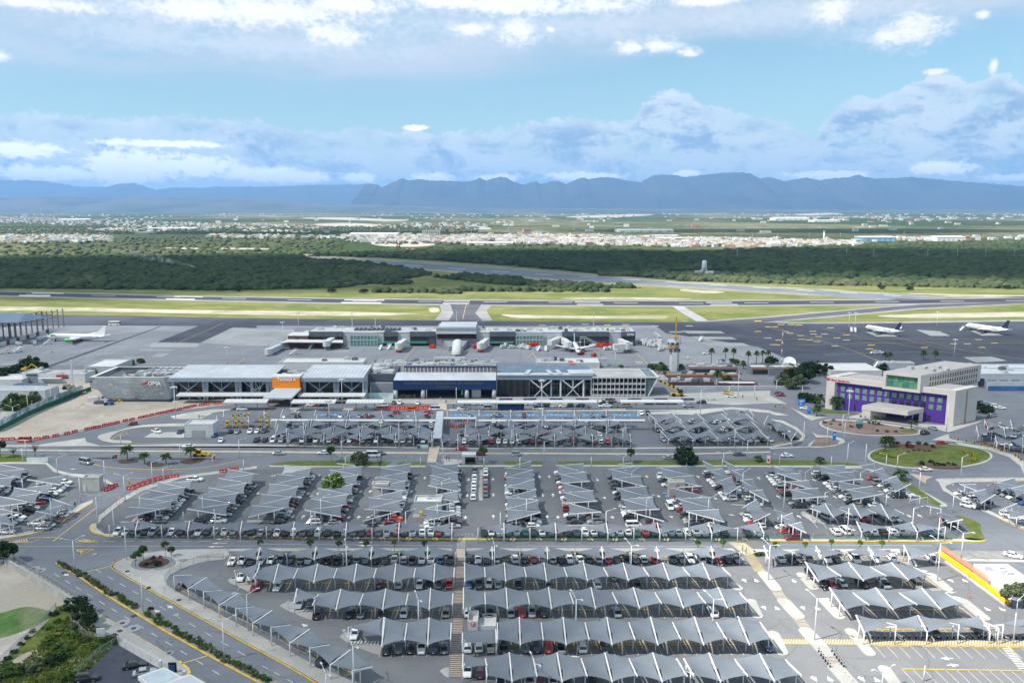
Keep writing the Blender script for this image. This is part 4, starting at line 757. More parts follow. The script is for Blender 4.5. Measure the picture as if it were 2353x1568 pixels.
cW(ROW['1E'],c3,248,'15:Wu! 100:Bs! 180:Rh 272:Gs 355:Su! 432:Nu! 515:Ws 608:Ws! 690:Bs! 778:Ss! 860:Ru! 948:Bs 1035:Bp! 1112:Gu! 1192:Wh! 1288:Xu! 1456:Bu 1538:Gs 1618:Wu 1710:Wv! 1798:Ns! 1880:Rh! 1955:Bu! 2040:Gs')
cW(ROW['1R'],c4,248,'92:Ss 188:Bp! 262:Gs 357:Gs 517:Wu 607:Bs 782:Wv 970:Wu 1132:Wh 1495:Wp!')
cW('second row of the bottom left lot',c1,400,'2215@415:Wu 2305@410:Wu 2345@500:Rs!')
cW('second row of the bottom left lot',c2,478,'10@492:Rs 195@498:Ws 1127:Dh! 1307:Su! 1492:Ws 1580:Bu 1665:Gu 1765:Xh')
cW('second row of the bottom middle lot',c2,475,'1947:Us 2038:Gu 2128:Wh 2213:Su!')
cW('second row of the bottom middle lot',c3,475,'45:Bs 318:Gh! 762:Wu! 1118:Bp! 920@408:Gs!')
cW('second row of the bottom right lot',c4,472,'465@470:Bu 562@478:Rs! 655@468:Ss! 845@470:Bp! 1045@475:Sp! 1335@480:Ev! 375@395:Bu')
cW('third row of the bottom left lot',c2,738,'395@660:Ss 497@645:Bs 562@748:Bp! 857@742:Bs! 960@745:Gu 1158@745:Bp 1352:Ws! 1735:Es!')
cW('third row of the bottom middle lot',c2,735,'1938:Wu! 2032:Bu! 2132:Bs 2328:Ss!')
cW('third row of the bottom middle lot',c3,735,'72:Xu! 165:Su 272:Bu! 945:Ss! 1822:Wu!')
cW('fourth row of the bottom left lot',c2,1065,'898@935:Ws 1190@1075:Bs! 1303:Gu! 1412:Bs! 1513:Wu 1622:Nu! 1718:Gs!')
cW('fourth row of the bottom middle lot',c2,1055,'1935:Wu! 2035:Wh! 2142:Es 2262:Bp!')
cW('fourth row of the bottom middle lot',c3,1055,'107:Gu! 215:Nu! 318:Xu! 430:Sp! 627:Wu! 840:Bu! 2320@1045:Nu')
cW('fourth row of the bottom right lot',c4,915,'1925:Bu 1505@930:Bs!')
cW('bottom row of the bottom middle lot',c2,1275,'1932:Ws 2048@1285:Du!')
cW('bottom row of the bottom middle lot',c3,1375,'-120:Wv 150:Su 250:Du! 360:Ws 480:Bs 720:Bu')
FR1='fence row of the middle lot, left of its gate';FR2='green mesh fence row, right of the gate';FR3='short fence row in the far corner'
cW(FR1,b1,742,'1088:Wu 1160:Ws 1237:Ts 1340:Bu 1410:Sp 1490:Bs 1577:Ws 1665:Bs 1737:Dh 1828:Wp 1905:Bs 1980:Ss 2065:Wu 2140:Sh 2215:Rs 2310:Bu',1)
cW(FR1,b2,752,'40:Ss 115:Gs 195:Wu 270:Bu 340:Wh 428:Gu 497:Bs 567:Wu 650:Bu 745:Bp 807:Ss 890:Gs 963:Bs 1040:Rh 1118:Gs 1195:Wp 1280:Ru 1352:Bs 1430:Wu 1517:Ws 1597:Wu 1665:Rs 1750:Ss',1)
cW(FR2,b2,752,'2080:Bu 2150:Wh 2228:Wp 2307:Ts',1)
cW(FR2,b3,752,'30:Su 110:Ts 185:Bu 262:Ws 340:Gs 418:Ds 495:Bu 575:Gp 655:Wu 735:Ws 805:Gs 895:Ss 972:Wu 1050:Wh 1130:Ts 1207:Xu 1282:Bs 1370:Ss 1440:Su 1510:Ss 1590:Wh 1675:Wu 1745:Wu 1850:Gu 1925:Bp 2140:Bs 2235:Ws',1)
cW(FR3,b4,758,'600@752:Wu! 690@745:Wv! 890:Gs 960:Wh 1040:Bp 1140:Ws 1215:Su 1400:Bs 1480:Us 1560:Ss',1)
for f,xs,items in((b2,2000,'Gp Gu Wu Ws Wu Wh Ws Ss Wu'),(b2,2097,'Ws Wu Rs Ss Gu Rh Gs')):
 for i,c in enumerate(items.split()):
  v=172+i*(30.5 if xs==2000 else 36)
  car(TB[c[1]],AB[c[0]],G(*f(xs-(i*2 if xs==2000 else 0),v+8)),DV if xs==2000 else-DV,'open line of cars %s the concrete strip'%('left of' if xs==2000 else 'right of'),1,key=-i)
CNAME=['first','second','third','tree-pierced','booth-side','service building','gate-side','wooden-pole','bare-framed','white-van','left split','right split','tall-lamp','last double','palm verge',None,'gate corner',None,'utility pole','outermost left-lot','middle left-lot','short left-lot',None,'roadside right-lot','wide right-lot',None]
for ci,(bl0,br0,tl0,tr0,n,sk)in enumerate(colaxes):
 if CNAME[ci]is None:continue
 bc,tc_=(bl0+br0)/2,(tl0+tr0)/2
 ax=(tc_-bc);ax.z=0;Ln=ax.length;ax.normalize();ac=V3((ax.y,-ax.x,0))
 wdt=(br0-bl0).length;dbl=wdt>8.5
 m=int(Ln/2.62);u_mid=bc.x
 vis=1 if u_mid<-8 else(-1 if u_mid>8 else 0)
 if CNAME[ci]in('palm verge','roadside right-lot','left split','right split','utility pole'):vis=-1
 if CNAME[ci]=='short left-lot':vis=1
 for i in range(m+1):
  for sd in((-1,1)if dbl else(vis or 1,)):
   bay=int(i/max(1,m)*n);opened=bay in sk
   show=(sd==vis)or vis==0 or i<3 or opened or i==m
   if not show or random.random()>(.94 if sd==vis else .85):continue
   ty,cl=rndcar()
   off=(2.95 if dbl else .9)*sd
   if dbl and sd==vis:off+=.35*sd
   p=bc+ax*(.6+i*2.62)+ac*off
   if CNAME[ci]=='service building' and 4<=i<=9 and sd<0:continue
   if CNAME[ci]=='booth-side' and 9<=i<=12 and sd<0:continue
   if CNAME[ci]=='white-van' and 10<=i<=13 and sd<0:continue
   if ci==4 and i==2 and sd>0:ty,cl='pickup','orange'
   h=ac*sd*random.choice((1,1,1,-1));h=Matrix.Rotation(RU(-.04,.04),3,'Z')@h
   car(ty,cl,(p.x,p.y,.12),h,'%s canopy column, %s side'%(CNAME[ci],'right' if sd>0 else 'left'),1,key=p.y)
for f,x,y,c,row in((b1,1790,262,'Wp','beside the top of the first canopy column'),(b3,1430,510,'Wv','driving lane between canopy columns'),(b4,1275,408,'Wu','open bays below the palm verge'),(b4,1690,690,'Bu','sharp corner of the middle lot'),(b4,1640,660,'Du','sharp corner of the middle lot'),(b4,620,565,'Gu','short crossing canopy'),(b4,530,620,'Su','short crossing canopy'),(b4,705,570,'Wu','short crossing canopy'),(b4,765,628,'Wh','short crossing canopy'),(b4,848,625,'Rp','short crossing canopy'),(b4,935,580,'Bu','short crossing canopy'),(b4,1088,630,'Su','short crossing canopy'),(b4,1160,632,'Wh','short crossing canopy'),(b4,400,575,'Bs','short crossing canopy'),(b4,1030,585,'Bs','short crossing canopy'),(b4,1990,470,'Bu','gate end of the right lot'),(b4,2200,590,'Wu','low canopy of the right lot'),(b4,2280,620,'Ws','low canopy of the right lot'),(b1,345,665,'Wp','short left-lot canopy end'),(b1,60,740,'Ws','corner of the left lot'),(b1,590,290,'Wp','top end of the middle left-lot column')):
 ac=V3((1,.0,0))if f is b1 else(V3((.45,-.9,0)).normalized()if y>480 and 380<x<1250 and f is b4 else V3((.93,-.25,0)).normalized())
 if c=='Wv':ac=-DV
 car(TB[c[1]],AB[c[0]],G(*f(x,y)),ac,row,1)
def fW(row,p,q,prob,hd=None):
 P_,Q_=G(*p),G(*q);n=int((Q_-P_).length/2.7)
 for i in range(n+1):
  if random.random()>prob:continue
  ty,cl=rndcar();x=P_.lerp(Q_,i/n);h=hd or(V3((0,-1,0))if random.random()<.7 else V3((0,1,0)))
  car(ty,cl,(x.x,x.y,.13),h,row,2)
fW('boulevard-side row of the upper lot, left half',a2(300,1252),a2(1590,1256),.93);fW('boulevard-side row of the upper lot, right half',a2(1715,1264),a3(1050,1266),.9)
fW('fourth row of the upper lot, left half',a2(190,1200),a2(1600,1205),.6);fW('fourth row of the upper lot, right half',a2(1930,1200),a3(790,1200),.6)
fW('third row of the upper lot, left half',a2(300,1122),a2(1600,1126),.8);fW('third row of the upper lot, right half',a2(2060,1122),a3(1010,1122),.75)
fW('second row of the upper lot, left half',a2(290,1078),a2(1600,1078),.5);fW('second row of the upper lot, right half',a2(2060,1076),a3(1000,1076),.45)
fW('blue-bay row of the upper lot, left half',a2(260,1030),a2(1560,1026),.4);fW('blue-bay row of the upper lot, right half',a2(1780,1022),a3(880,1022),.35)
fW('bottom row of the slanted block',a3(1370,1246),a3(2340,1252),.62,V3((.35,-.93,0)).normalized());fW('middle row of the slanted block',a3(1310,1158),a3(2180,1160),.6,V3((.35,-.93,0)).normalized());fW('top row of the slanted block',a3(1250,1082),a3(2150,1085),.6,V3((.35,-.93,0)).normalized())
fW('hotel road edge of the slanted block',a4(20,1100),a4(220,1235),.9,V3((.9,-.3,0)).normalized());fW('top row of the hotel-side lot',a4(2010,1130),a4(2400,1150),.8);fW('second row of the hotel-side lot',a4(1890,1192),a4(2360,1225),.85);fW('bottom row of the hotel-side lot',a4(2115,1285),a4(2400,1300),.8)
fW('row by the yellow ticket gates',a1(2115,1172),a1(2420,1165),.85);fW('row beside the white cube building',a2(0,1250),a2(230,1250),.8)
fW('kerb lane in front of the terminal, left half',a2(340,925),a2(760,930),.4,V3((-1,0,0)));fW('kerb lane in front of the terminal, right half',a2(1880,915),a3(420,915),.42,V3((-1,0,0)));fW('kerb lane in front of the long white portico',a3(780,912),a3(1800,905),.4,V3((-1,0,0)))
fW('second kerb lane before the portico',a3(300,935),a3(1600,935),.3,V3((-1,0,0)));fW('taxi rank before the blue fascia',a2(1255,905),a2(1640,905),.5);fW('staff parking below the boarding wing',a4(1940,905),a4(2120,955),.9,V3((.9,-.3,0)))
for f,x,y,c,d,lab in((a1,785,1455,'silver minibus',(.8,-.4),'silver minibus driving past the gravel palm island'),(a1,225,1255,'orange minibus',(-1,0),'orange and white ambulance-like minibus by the red barriers'),(a1,1215,1098,'dark red hatchback',(-1,-.25),'dark red hatchback beside the line of red barriers'),(a1,1725,1305,'white sedan',(-1,0),'white sedan on the boulevard behind a palm'),(a1,2220,963,'white pickup',(-1,0),'white pickup on the ramp below the bus shelter roofs'),(a1,1435,1168,'white pickup',(.7,-.5),'white pickup parked in the empty small lot beside the white cube'),(a1,1655,1172,'navy sedan',(0,-1),'navy sedan against the white cube building'),(a1,1965,1205,'blue hatchback',(0,-1),'blue hatchback right of the white cube building'),(a1,2025,1250,'white sedan',(.2,-1),'white sedan waiting below the yellow ticket gates'),(a2,205,1370,'silver sedan',(1,0),'silver sedan driving on the boulevard near the round-crowned tree'),(a2,608,1365,'white sedan',(-1,0),'white sedan on the boulevard just left of a small palm'),(a2,1068,1390,'white minibus',(1,0),'white passenger minibus on the boulevard'),(a2,1128,1372,'grey sedan',(1,0),'grey sedan half hidden behind the white minibus'),(a2,1875,1328,'red sedan',(-1,0),'red sedan on the boulevard above the bus stop'),(a2,2040,1375,'dark red suv',(-1,0),'dark red suv behind the small palm near the bus stop'),(a3,35,1380,'silver suv',(1,0),'silver suv on the boulevard right of the bus stop'),(a3,1425,1412,'silver sedan',(1,0),'silver sedan on the boulevard entering the shade of the big dark tree'),(a3,2070,1378,'grey sedan',(1,0),'dark grey sedan on the boulevard near the blue sign pole'),(a3,225,960,'white minibus',(-1,0),'white minibus with a red stripe at the kerb by the bus'),(a3,355,935,'white suv',(-1,0),'white suv alone in the second kerb lane'),(a3,1040,935,'beige van',(1,0),'beige van at the kerb under the white portico'),(a4,155,1398,'white sedan',(1,0),'white and magenta taxi on the boulevard near the splitter island'),(a4,1580,1280,'red sedan',(1,-.05),'red sedan rounding the far side of the roundabout'),(a4,1430,1525,'white sedan',(1,-.1),'white taxi on the near side of the roundabout'),(a4,1425,1190,'black suv',(.6,.3),'black suv turning beside the hotel garden island'),(a4,1495,1145,'silver sedan',(-.2,1),'silver sedan leaving the hotel forecourt'),(a4,1380,1062,'black suv',(1,-.1),'black suv parked under the hotel porch'),(a4,318,960,'white sedan',(-1,.3),'white sedan behind the tall blue totem signs'),(a4,80,820,'black sedan',(1,0),'black sedan parked by the grey security wall'),(a4,97,838,'red sedan',(1,0),'red sedan parked by the grey security wall'),(a4,2040,1030,'silver suv',(1,.4),'silver suv passing the hotel side wall'),(b4,1835,508,'white suv',(.6,-.6),'white suv on the curved exit road between the right lots'),(c4,2250,215,'white sedan',(.75,-.6),'white sedan with an open door on the crushed stone verge'),(c1,1235,1222,'black sedan',(1,.35),'black sedan in the forecourt beside the white fence'),(c1,1330,1290,'silver sedan',(1,.35),'silver sedan partly hidden by the flat white roof'),(c1,800,1345,'black suv',(1,.2),'black suv at the bottom edge of the forecourt'),(c1,1690,490,'black sedan',(.5,.85),'black sedan under the top of the slanting avenue canopy'),(c2,630,1185,'black suv',(.5,.85),'black suv under the lower part of the slanting avenue canopy'),(a2,1160,930,'white van',(1,0),'white van beside the red and white water barriers'),(a2,1430,970,'orange van',(1,0),'orange and white van in front of the red barriers'),(a2,1630,965,'white minibus',(-1,0),'white minibus at the end of the red barriers'),(a2,1885,960,'white pickup',(-1,0),'white pickup in the outer kerb lane near the blue coach'),(a2,2110,955,'white van',(-1,0),'white van with blue side near the blue coach'),(a2,1270,995,'red sedan',(-1,0),'red sedan in front of the back canopy row'),(a2,1570,995,'red sedan',(1,0),'red sedan near the covered walkway'),(a2,345,995,'white sedan',(-1,0),'white sedan by the first blue bays'),(a3,830,895,'white pickup',(-1,0),'white pickup behind the portico post'),(a3,855,935,'white pickup',(1,0),'white pickup in the second lane by the portico'),(a3,1720,902,'black suv',(-1,0),'black suv at the end of the portico lane'),(a3,1170,1000,'white hatchback',(0,-1),'white hatchback at the end of the blue bays'),(a3,1230,1003,'black suv',(0,-1),'black suv at the end of the blue bays'),(a3,1995,845,'white pickup',(1,0),'white pickup beyond the portico end'),(a3,1965,812,'yellow pickup',(1,0),'yellow pickup next to the grey fence'),(a3,1770,450,'white pickup',(-1,0),'white pickup driving on the apron by the tall palms'),(a3,1595,492,'white hatchback',(0,1),'small white car on the apron behind the control tower'),(a4,957,447,'white van',(-1,0),'white van on the dark apron near the twin palms'),(a4,1010,445,'white pickup',(1,0),'white pickup on the dark apron near the twin palms'),(a1,740,808,'white pickup',(-1,.2),'white pickup in the construction yard'),(a1,80,1060,'black suv',(1,0),'black suv behind the green construction fence'),(a1,350,905,'silver sedan',(1,.2),'silver sedan parked under the big bushes by the warehouse'),(a2,1885,1190,'black pickup',(0,-1),'black pickup waiting at the upper lot entrance lane')):
 cl,ty=c.rsplit(' ',1)
 car(ty,cl,G(*f(x,y)),d,None,1 if y>800 or f in(c1,c4,b4)else 2,name=KINDN[ty].replace('parked_','')if ty!='sedan' else 'sedan',l_b=lab)
ORD=['first','second','third','fourth','fifth','sixth','seventh','eighth','ninth','tenth','eleventh','twelfth','thirteenth','fourteenth','fifteenth','sixteenth']
rows={}
for c in CARS:rows.setdefault(c[3],[]).append(c)
for rn,cs in rows.items():
 cs.sort(key=lambda c:c[4]);vert='column' in rn or 'open line' in rn
 same={}
 for i,c in enumerate(cs):same.setdefault((c[1],c[2]),[]).append(i)
 nb={}
 for i,c in enumerate(cs):
  nb.setdefault((c[1],c[2],cs[i-1][1]if i else '',cs[i+1][1]if i+1<len(cs)else ''),[]).append(i)
 for i,c in enumerate(cs):
  o,cl,ty=c[0],c[1],c[2];L_=same[(cl,ty)]
  if len(L_)==1:lb='only %s %s in the %s'%(cl,ty,rn)
  else:
   j=L_.index(i);lb='%s %s %s from %s, %s'%(ORD[j]if j<16 else 'late',cl,ty,'the front' if vert else 'the left',rn)
  o['label']=lb;o['group']='cars parked in the '+rn
# BUILDINGS
def tM(s,size,m,ext=.06,space=1.0,align='LEFT'):
 cu=bpy.data.curves.new('lettering','FONT');cu.body=s;cu.size=size;cu.extrude=ext;cu.space_character=space;cu.align_x=align;cu.resolution_u=3;cu.offset=.022
 o=bpy.data.objects.new('lettering',cu);COL.objects.link(o);dg=bpy.context.evaluated_depsgraph_get()
 me=bpy.data.meshes.new_from_object(o.evaluated_get(dg));bpy.data.objects.remove(o);bpy.data.curves.remove(cu)
 me.materials.clear();me.materials.append(m);me.name='lettering';return me
def pT(par,s,x0,x1,y,z,m,rz=.0,bold=.0,name='lettering',space=1.0):
 """letters between x0 and x1 along the wall, base line at z, facing the viewer (local -y)"""
 me=tM(s,1.0,m,.05,space)
 xs=[v.co.x for v in me.vertices];k=(x1-x0)/(max(xs)-min(xs))
 me.transform(Matrix.Scale(k,4));xs=[v.co.x for v in me.vertices]
 me.transform(Matrix.Translation((-min(xs),0,0)))
 o=inst(name,me,par,(x0,y,z));o.rotation_euler=(pi/2,0,rz)
 return o
wH=mat('white wall',(.58,.58,.575),.8,.07,.3,fine=1.5);gL=mat('light grey wall',(.46,.48,.50),.8,.07,.3);gM=mat('mid grey wall',(.26,.28,.30),.8,.08,.3)
gD=mat('dark slate panel',(.075,.085,.105),.6,.12,.3);rW=mat('white metal roof',(.50,.525,.56),.55,.09,.25,col2=(.43,.455,.49),s_2=.05);rG=mat('grey flat roof',(.42,.41,.40),.9,.09,.3,col2=(.35,.34,.335),s_2=.08)
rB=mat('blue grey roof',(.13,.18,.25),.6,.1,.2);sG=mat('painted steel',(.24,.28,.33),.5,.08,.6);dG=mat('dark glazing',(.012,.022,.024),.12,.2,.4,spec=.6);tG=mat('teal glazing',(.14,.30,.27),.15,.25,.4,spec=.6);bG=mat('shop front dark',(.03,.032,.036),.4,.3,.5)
BLUEF=mat('blue fascia paint',(.008,.032,.105),.5,.08,.4);ORANGE=mat('orange panel',(.82,.24,.012),.55,.05,.5);TILE=mat('stone tile',(.40,.42,.43),.7,.10,.25,fine=1.0);DTILE=mat('dark plinth',(.04,.042,.048),.6,.1)
tW=mat('white lettering',(.75,.76,.78),.5,0);LETTS=mat('steel lettering',(.42,.44,.47),.4,0,metal=.4);tR=mat('red lettering',(.55,.03,.03),.5,0);tD=mat('bronze lettering',(.10,.095,.10),.5,0);LETTG=mat('green lettering',(.10,.42,.16),.5,0)
PURPLE=mat('purple render',(.085,.032,.27),.75,.14,.4);cM=mat('cream render',(.60,.545,.50),.8,.05,.25);BRICKR=mat('rust lattice',(.12,.05,.04),.7,.2,.8);hV=mat('rooftop unit',(.45,.46,.47),.6,.12,1);hD=mat('dark rooftop unit',(.12,.125,.13),.6,.2,1)
RED=mat('signal red',(.55,.045,.025),.55,.12,.8);GREENF=mat('green mesh cloth',(.02,.13,.06),.8,.2,.5)
def W_(f,x,y,z=.0):return G(*f(x,y),z)
def pA(par,name,fn,m,**k):
 b=MB();fn(b);o=b.build(name,m);o.parent=par;rel(o);return o
def bP(par,name,x0,x1,y0,y1,z0,z1,m):return pA(par,name,lambda b:b.bx(x0,x1,y0,y1,z0,z1),m)
def rO(par,x0,x1,y0,y1,z,n,seed=1):
 rd=random.Random(seed)
 for i in range(n):
  sx_,sy_,h=rd.uniform(1.2,4),rd.uniform(1.2,3),rd.uniform(.6,1.9);x,y=rd.uniform(x0,x1),rd.uniform(y0,y1)
  def fn(b):
   b.box((x,y,z),(sx_,sy_,h));b.box((x,y,z+h),(sx_*.6,sy_*.6,.25))
  pA(par,'rooftop_unit',fn,rd.choice((hV,hV,hD,wH)))
  # Terminal A, left hall
YF=W_(a1,1580,872).y
def fx(f,x,y,Y=None):return RY(*f(x,y),Y or YF).x
def fz(f,x,y,Y=None):return ztop(Y or YF,f(x,y)[1])
T=tH('terminal_hall','long terminal hall with white roof, dark glass front, crossed braces and an orange entrance box','airport terminal',(fx(a1,2300,800),YF,0))
zt=fz(a1,1800,655)
xL,xR=fx(a1,1560,660),fx(a2,985,660);Yb=G(*a1(1700,548),zt+1.5).y
Yt=YF-3
def tile(b):
 zT=fz(a1,1200,660,Yt);xs=[fx(a1,815,662,Yt),fx(a1,1492,656,Yt),fx(a1,1545,868,Yt),fx(a1,978,850,Yt)]
 bk=Yb+2;xr=fx(a1,1580,660,Yt);z0=.4
 fr=[(xs[3],Yt+1.5,z0),(xs[2],Yt+1.5,z0),(xs[1],Yt,zT),(xs[0],Yt,zT)]
 N1,N2=16,8
 b.mesh(fr,[(0,1,2,3)]);
 b.mesh([(xs[3],Yt+1.5,z0),(xs[0],Yt,zT),(xs[0],bk,zT),(xs[3],bk,z0)],[(0,1,2,3)],0)
 b.mesh([(xs[2],Yt+1.5,z0),(xr,Yt+6,z0),(xr,Yt+6,zT),(xs[1],Yt,zT)],[(0,1,2,3)],0)
 b.mesh([(xr,Yt+6,z0),(xr,bk,z0),(xr,bk,zT),(xr,Yt+6,zT)],[(0,1,2,3)],0);b.mesh([(xs[0],bk,zT),(xr,bk,zT),(xr,bk,z0),(xs[3],bk,z0)],[(0,1,2,3)],0)
 q=[xs[0],xr];d=2.2
 b.mesh([(xs[0],Yt,zT),(xs[1],Yt,zT),(xr,Yt+6,zT),(xr,bk,zT),(xs[0],bk,zT),(xs[0]+d,Yt+d*.6,zT),(xs[1]-1,Yt+d*.6,zT),(xr-1.2,Yt+7,zT),(xr-1.2,bk-1.5,zT),(xs[0]+d,bk-1.5,zT)],[(0,1,6,5),(1,2,7,6),(2,3,8,7),(3,4,9,8),(4,0,5,9)],1)
 b.mesh([(xs[0]+d,Yt+d*.6,zT-1.8),(xs[1]-1,Yt+d*.6,zT-1.8),(xr-1.2,bk-1.5,zT-1.8),(xs[0]+d,bk-1.5,zT-1.8)],[(0,1,2,3)],2)
 for i in range(1,N2):
  t=i/N2;a_,c_=V3(fr[0]).lerp(V3(fr[3]),t),V3(fr[1]).lerp(V3(fr[2]),t);b.beam(a_+V3((0,-.03,0)),c_+V3((0,-.03,0)),.10,.05,3)
 for i in range(1,N1):
  t=i/N1;a_,c_=V3(fr[0]).lerp(V3(fr[1]),t),V3(fr[3]).lerp(V3(fr[2]),t);b.beam(a_+V3((0,-.03,0)),c_+V3((0,-.03,0)),.10,.05,3)
 rd=random.Random(5)
 for _ in range(26):
  i,j=rd.randrange(N1),rd.randrange(N2);pt=lambda s,t:(V3(fr[0]).lerp(V3(fr[1]),s)).lerp(V3(fr[3]).lerp(V3(fr[2]),s),t)+V3((0,-.02,0))
  b.mesh([pt(i/N1,j/N2),pt((i+1)/N1,j/N2),pt((i+1)/N1,(j+1)/N2),pt(i/N1,(j+1)/N2)],[(0,1,2,3)],3 if rd.random()<.6 else 4)
pA(T,'tiled_end_block',tile,[TILE,wH,hD,mat('pale tile',(.47,.49,.50),.7,.08,.3),mat('olive tile',(.34,.37,.35),.7,.08,.3)])
pA(T,'plinth',lambda b:b.bx(fx(a1,985,870,Yt),fx(a1,1560,870,Yt),Yt-.3,Yt+8,0,1.0),DTILE)
zT=fz(a1,1200,660,Yt);Bx=T.location.x
pT(T,'OMA',fx(a1,1358,720,Yt)-Bx,fx(a1,1476,720,Yt)-Bx,Yt-.25-YF,fz(a1,1400,732,Yt),tW,name='sign_letters')
pT(T,'Aeropuerto Internacional',fx(a1,1172,748,Yt)-Bx,fx(a1,1488,748,Yt)-Bx,Yt-.15-YF,fz(a1,1400,754,Yt),LETTS,name='sign_letters')
pT(T,'General Mariano Escobedo',fx(a1,1166,770,Yt)-Bx,fx(a1,1492,770,Yt)-Bx,Yt-.10-YF,fz(a1,1400,775,Yt),LETTS,name='sign_letters')
def swoosh(b):
 for dy_ in(0,9):
  pts=[(1290,722+dy_),(1330,716+dy_),(1352,705+dy_*.7),(1366,692+dy_*.4),(1350,698+dy_*.5),(1325,709+dy_*.8)]
  w_=[(fx(a1,x,y,Yt),fz(a1,x,y,Yt))for x,y in pts];n=len(w_)
  b.mesh([(x,Yt-.3,z)for x,z in w_]+[(x,Yt+.1,z)for x,z in w_],[tuple(range(n))[::-1]]+[(i,(i+1)%n,n+(i+1)%n,n+i)for i in range(n)])
pA(T,'sign_swoosh',swoosh,tR)
def ribroof(b,x0,x1,y0,y1,z0,z1,step=2.0,m=0,mr=0):
 b.mesh([(x0,y0,z0),(x1,y0,z0),(x1,y1,z1),(x0,y1,z1),(x0,y0,z0-.5),(x1,y0,z0-.5),(x1,y1,z1-.5),(x0,y1,z1-.5)],[(0,1,2,3),(4,0,3,7),(1,5,6,2),(2,6,7,3),(0,4,5,1)],m)
 for i in range(int((x1-x0)/step)):
  x=x0+(i+.5)*step;b.beam((x,y0,z0+.04),(x,y1,z1+.04),.10,.12,mr)
ox0,ox1=fx(a2,160,700),fx(a2,410,700)
ROOFR=mat('roof rib',(.66,.68,.71),.6,.05)
pA(T,'roof',lambda b:ribroof(b,xL,ox0-.5,YF-2,Yb,zt,zt+1.6),[rW,ROOFR]).data
pA(T,'roof',lambda b:ribroof(b,ox1+.5,xR,YF-2,Yb,zt,zt+1.6),[rW,ROOFR])
pA(T,'roof',lambda b:b.bx(ox0-.4,ox1+.4,YF+3,Yb,zt-2.5,zt-1.9),hD);rO(T,ox0,ox1,YF+4,Yb-2,zt-1.9,12,3);rO(T,fx(a1,1050,620),fx(a1,1500,620),YF+3,Yb-3,zt-1.8,24,4)
def pipes(b):
 for k in range(6):b.beam((fx(a1,1180+k*60,620),YF+4,zt+.3),(fx(a1,1250+k*62,560),Yb-2,zt+.3),.5)
 for k in range(3):b.beam((fx(a1,1290,590),YF+8+k*7,zt+.5),(fx(a1,1600,590),YF+8+k*7,zt+.5),.45)
pA(T,'roof_pipe',pipes,wS)
pA(T,'eave_fascia',lambda b:(b.bx(xL-.5,ox0-.4,YF-2.4,YF-2.02,zt-2.1,zt-.3),b.bx(ox1+.4,xR+.3,YF-2.4,YF-2.02,zt-2.1,zt-.3)),sG)
pA(T,'glass_front',lambda b:b.bx(xL,xR-1,YF+2.5,YF+3,0,zt-.55),dG)
pA(T,'mullion',lambda b:([b.bx(x,x+.12,YF+2.38,YF+2.49,.2,zt-1)for x in[xL+i*2.6 for i in range(int((xR-xL)/2.6))]],[b.bx(xL,xR-1,YF+2.30,YF+2.37,z,z+.16)for z in(4,8,12)]),gD)
pA(T,'side_wall',lambda b:(b.bx(xR-.9,xR,YF-1,Yb-.2,0,zt-.55),b.bx(xL,xR-1,Yb-.5,Yb-.1,0,zt-.6)),gL)
def bays(xs,f):
 for x0_,x1_ in xs:
  a_,c_=fx(f,x0_,760),fx(f,x1_,760);m_=(a_+c_)/2
  def fn(b):
   b.beam((a_,YF-1.2,zt-2),(c_,YF-1.2,1),.38);b.beam((c_,YF-1.6,zt-2),(a_,YF-1.6,1),.38);b.beam((m_,YF-.8,zt-2),(m_,YF-.8,.5),.28)
  pA(T,'cross_brace',fn,sG)
  for q in(a_-1.6,c_+1.6):
   pA(T,'column',lambda b:(b.mesh([(q-.9,YF-1,zt-2.2),(q+.9,YF-1,zt-2.2),(q+.9,YF,zt-2.2),(q-.9,YF,zt-2.2),(q-.4,YF-1,0),(q+.4,YF-1,0),(q+.4,YF,0),(q-.4,YF,0)],[(0,3,2,1),(4,5,6,7),(0,1,5,4),(1,2,6,5),(2,3,7,6),(3,0,4,7)])),sG)
bays(((1625,1845),(1930,2145),(2235,2330+130)),a1);bays(((-10,75),(470,690),(775,975)),a2)
def fscreen(b):
 zc=fz(a2,300,655)
 b.bx(ox0,ox1,YF-3.5,YF+3,fz(a2,300,760,YF-3.5),zc)
 b.bx(ox1-.8,ox1-.01,YF-3.5,YF+2.4,0,fz(a2,300,760,YF-3.5)-.01)
pA(T,'orange_entrance_box',fscreen,ORANGE)
pA(T,'orange_box_cap',lambda b:b.bx(ox0-.15,ox1+.15,YF-3.6,YF+3.1,fz(a2,300,655)+.02,fz(a2,300,640)),wH)
pT(T,'Terminal A',fx(a2,188,690,YF-3.5)-Bx,fx(a2,360,690,YF-3.5)-Bx,-3.62,fz(a2,280,693,YF-3.5),tW,name='sign_letters')
zp=6.0
def porch(b):
 p=[W_(a2,55,848,zp-1),W_(a2,322,848,zp-1),W_(a2,410,758,zp+1),W_(a2,168,758,zp+1)]
 b.mesh([tuple(q)for q in p]+[(q.x,q.y,q.z-.7)for q in p],[(0,1,2,3),(7,6,5,4),(0,4,5,1),(1,5,6,2),(2,6,7,3),(3,7,4,0)])
 for i in range(1,14):t=i/14;b.beam(p[0].lerp(p[1],t)+V3((0,0,.05)),p[3].lerp(p[2],t)+V3((0,0,.05)),.12,.1,1)
 for q,t in((p[0],.15),(p[1],.1)):b.bx(q.x+(1.2 if q is p[0]else-1.6),q.x+(2.0 if q is p[0]else-.8),q.y+2,q.y+2.8,0,zp-1.2,2)
pA(T,'entrance_porch',porch,[rW,ROOFR,sG])
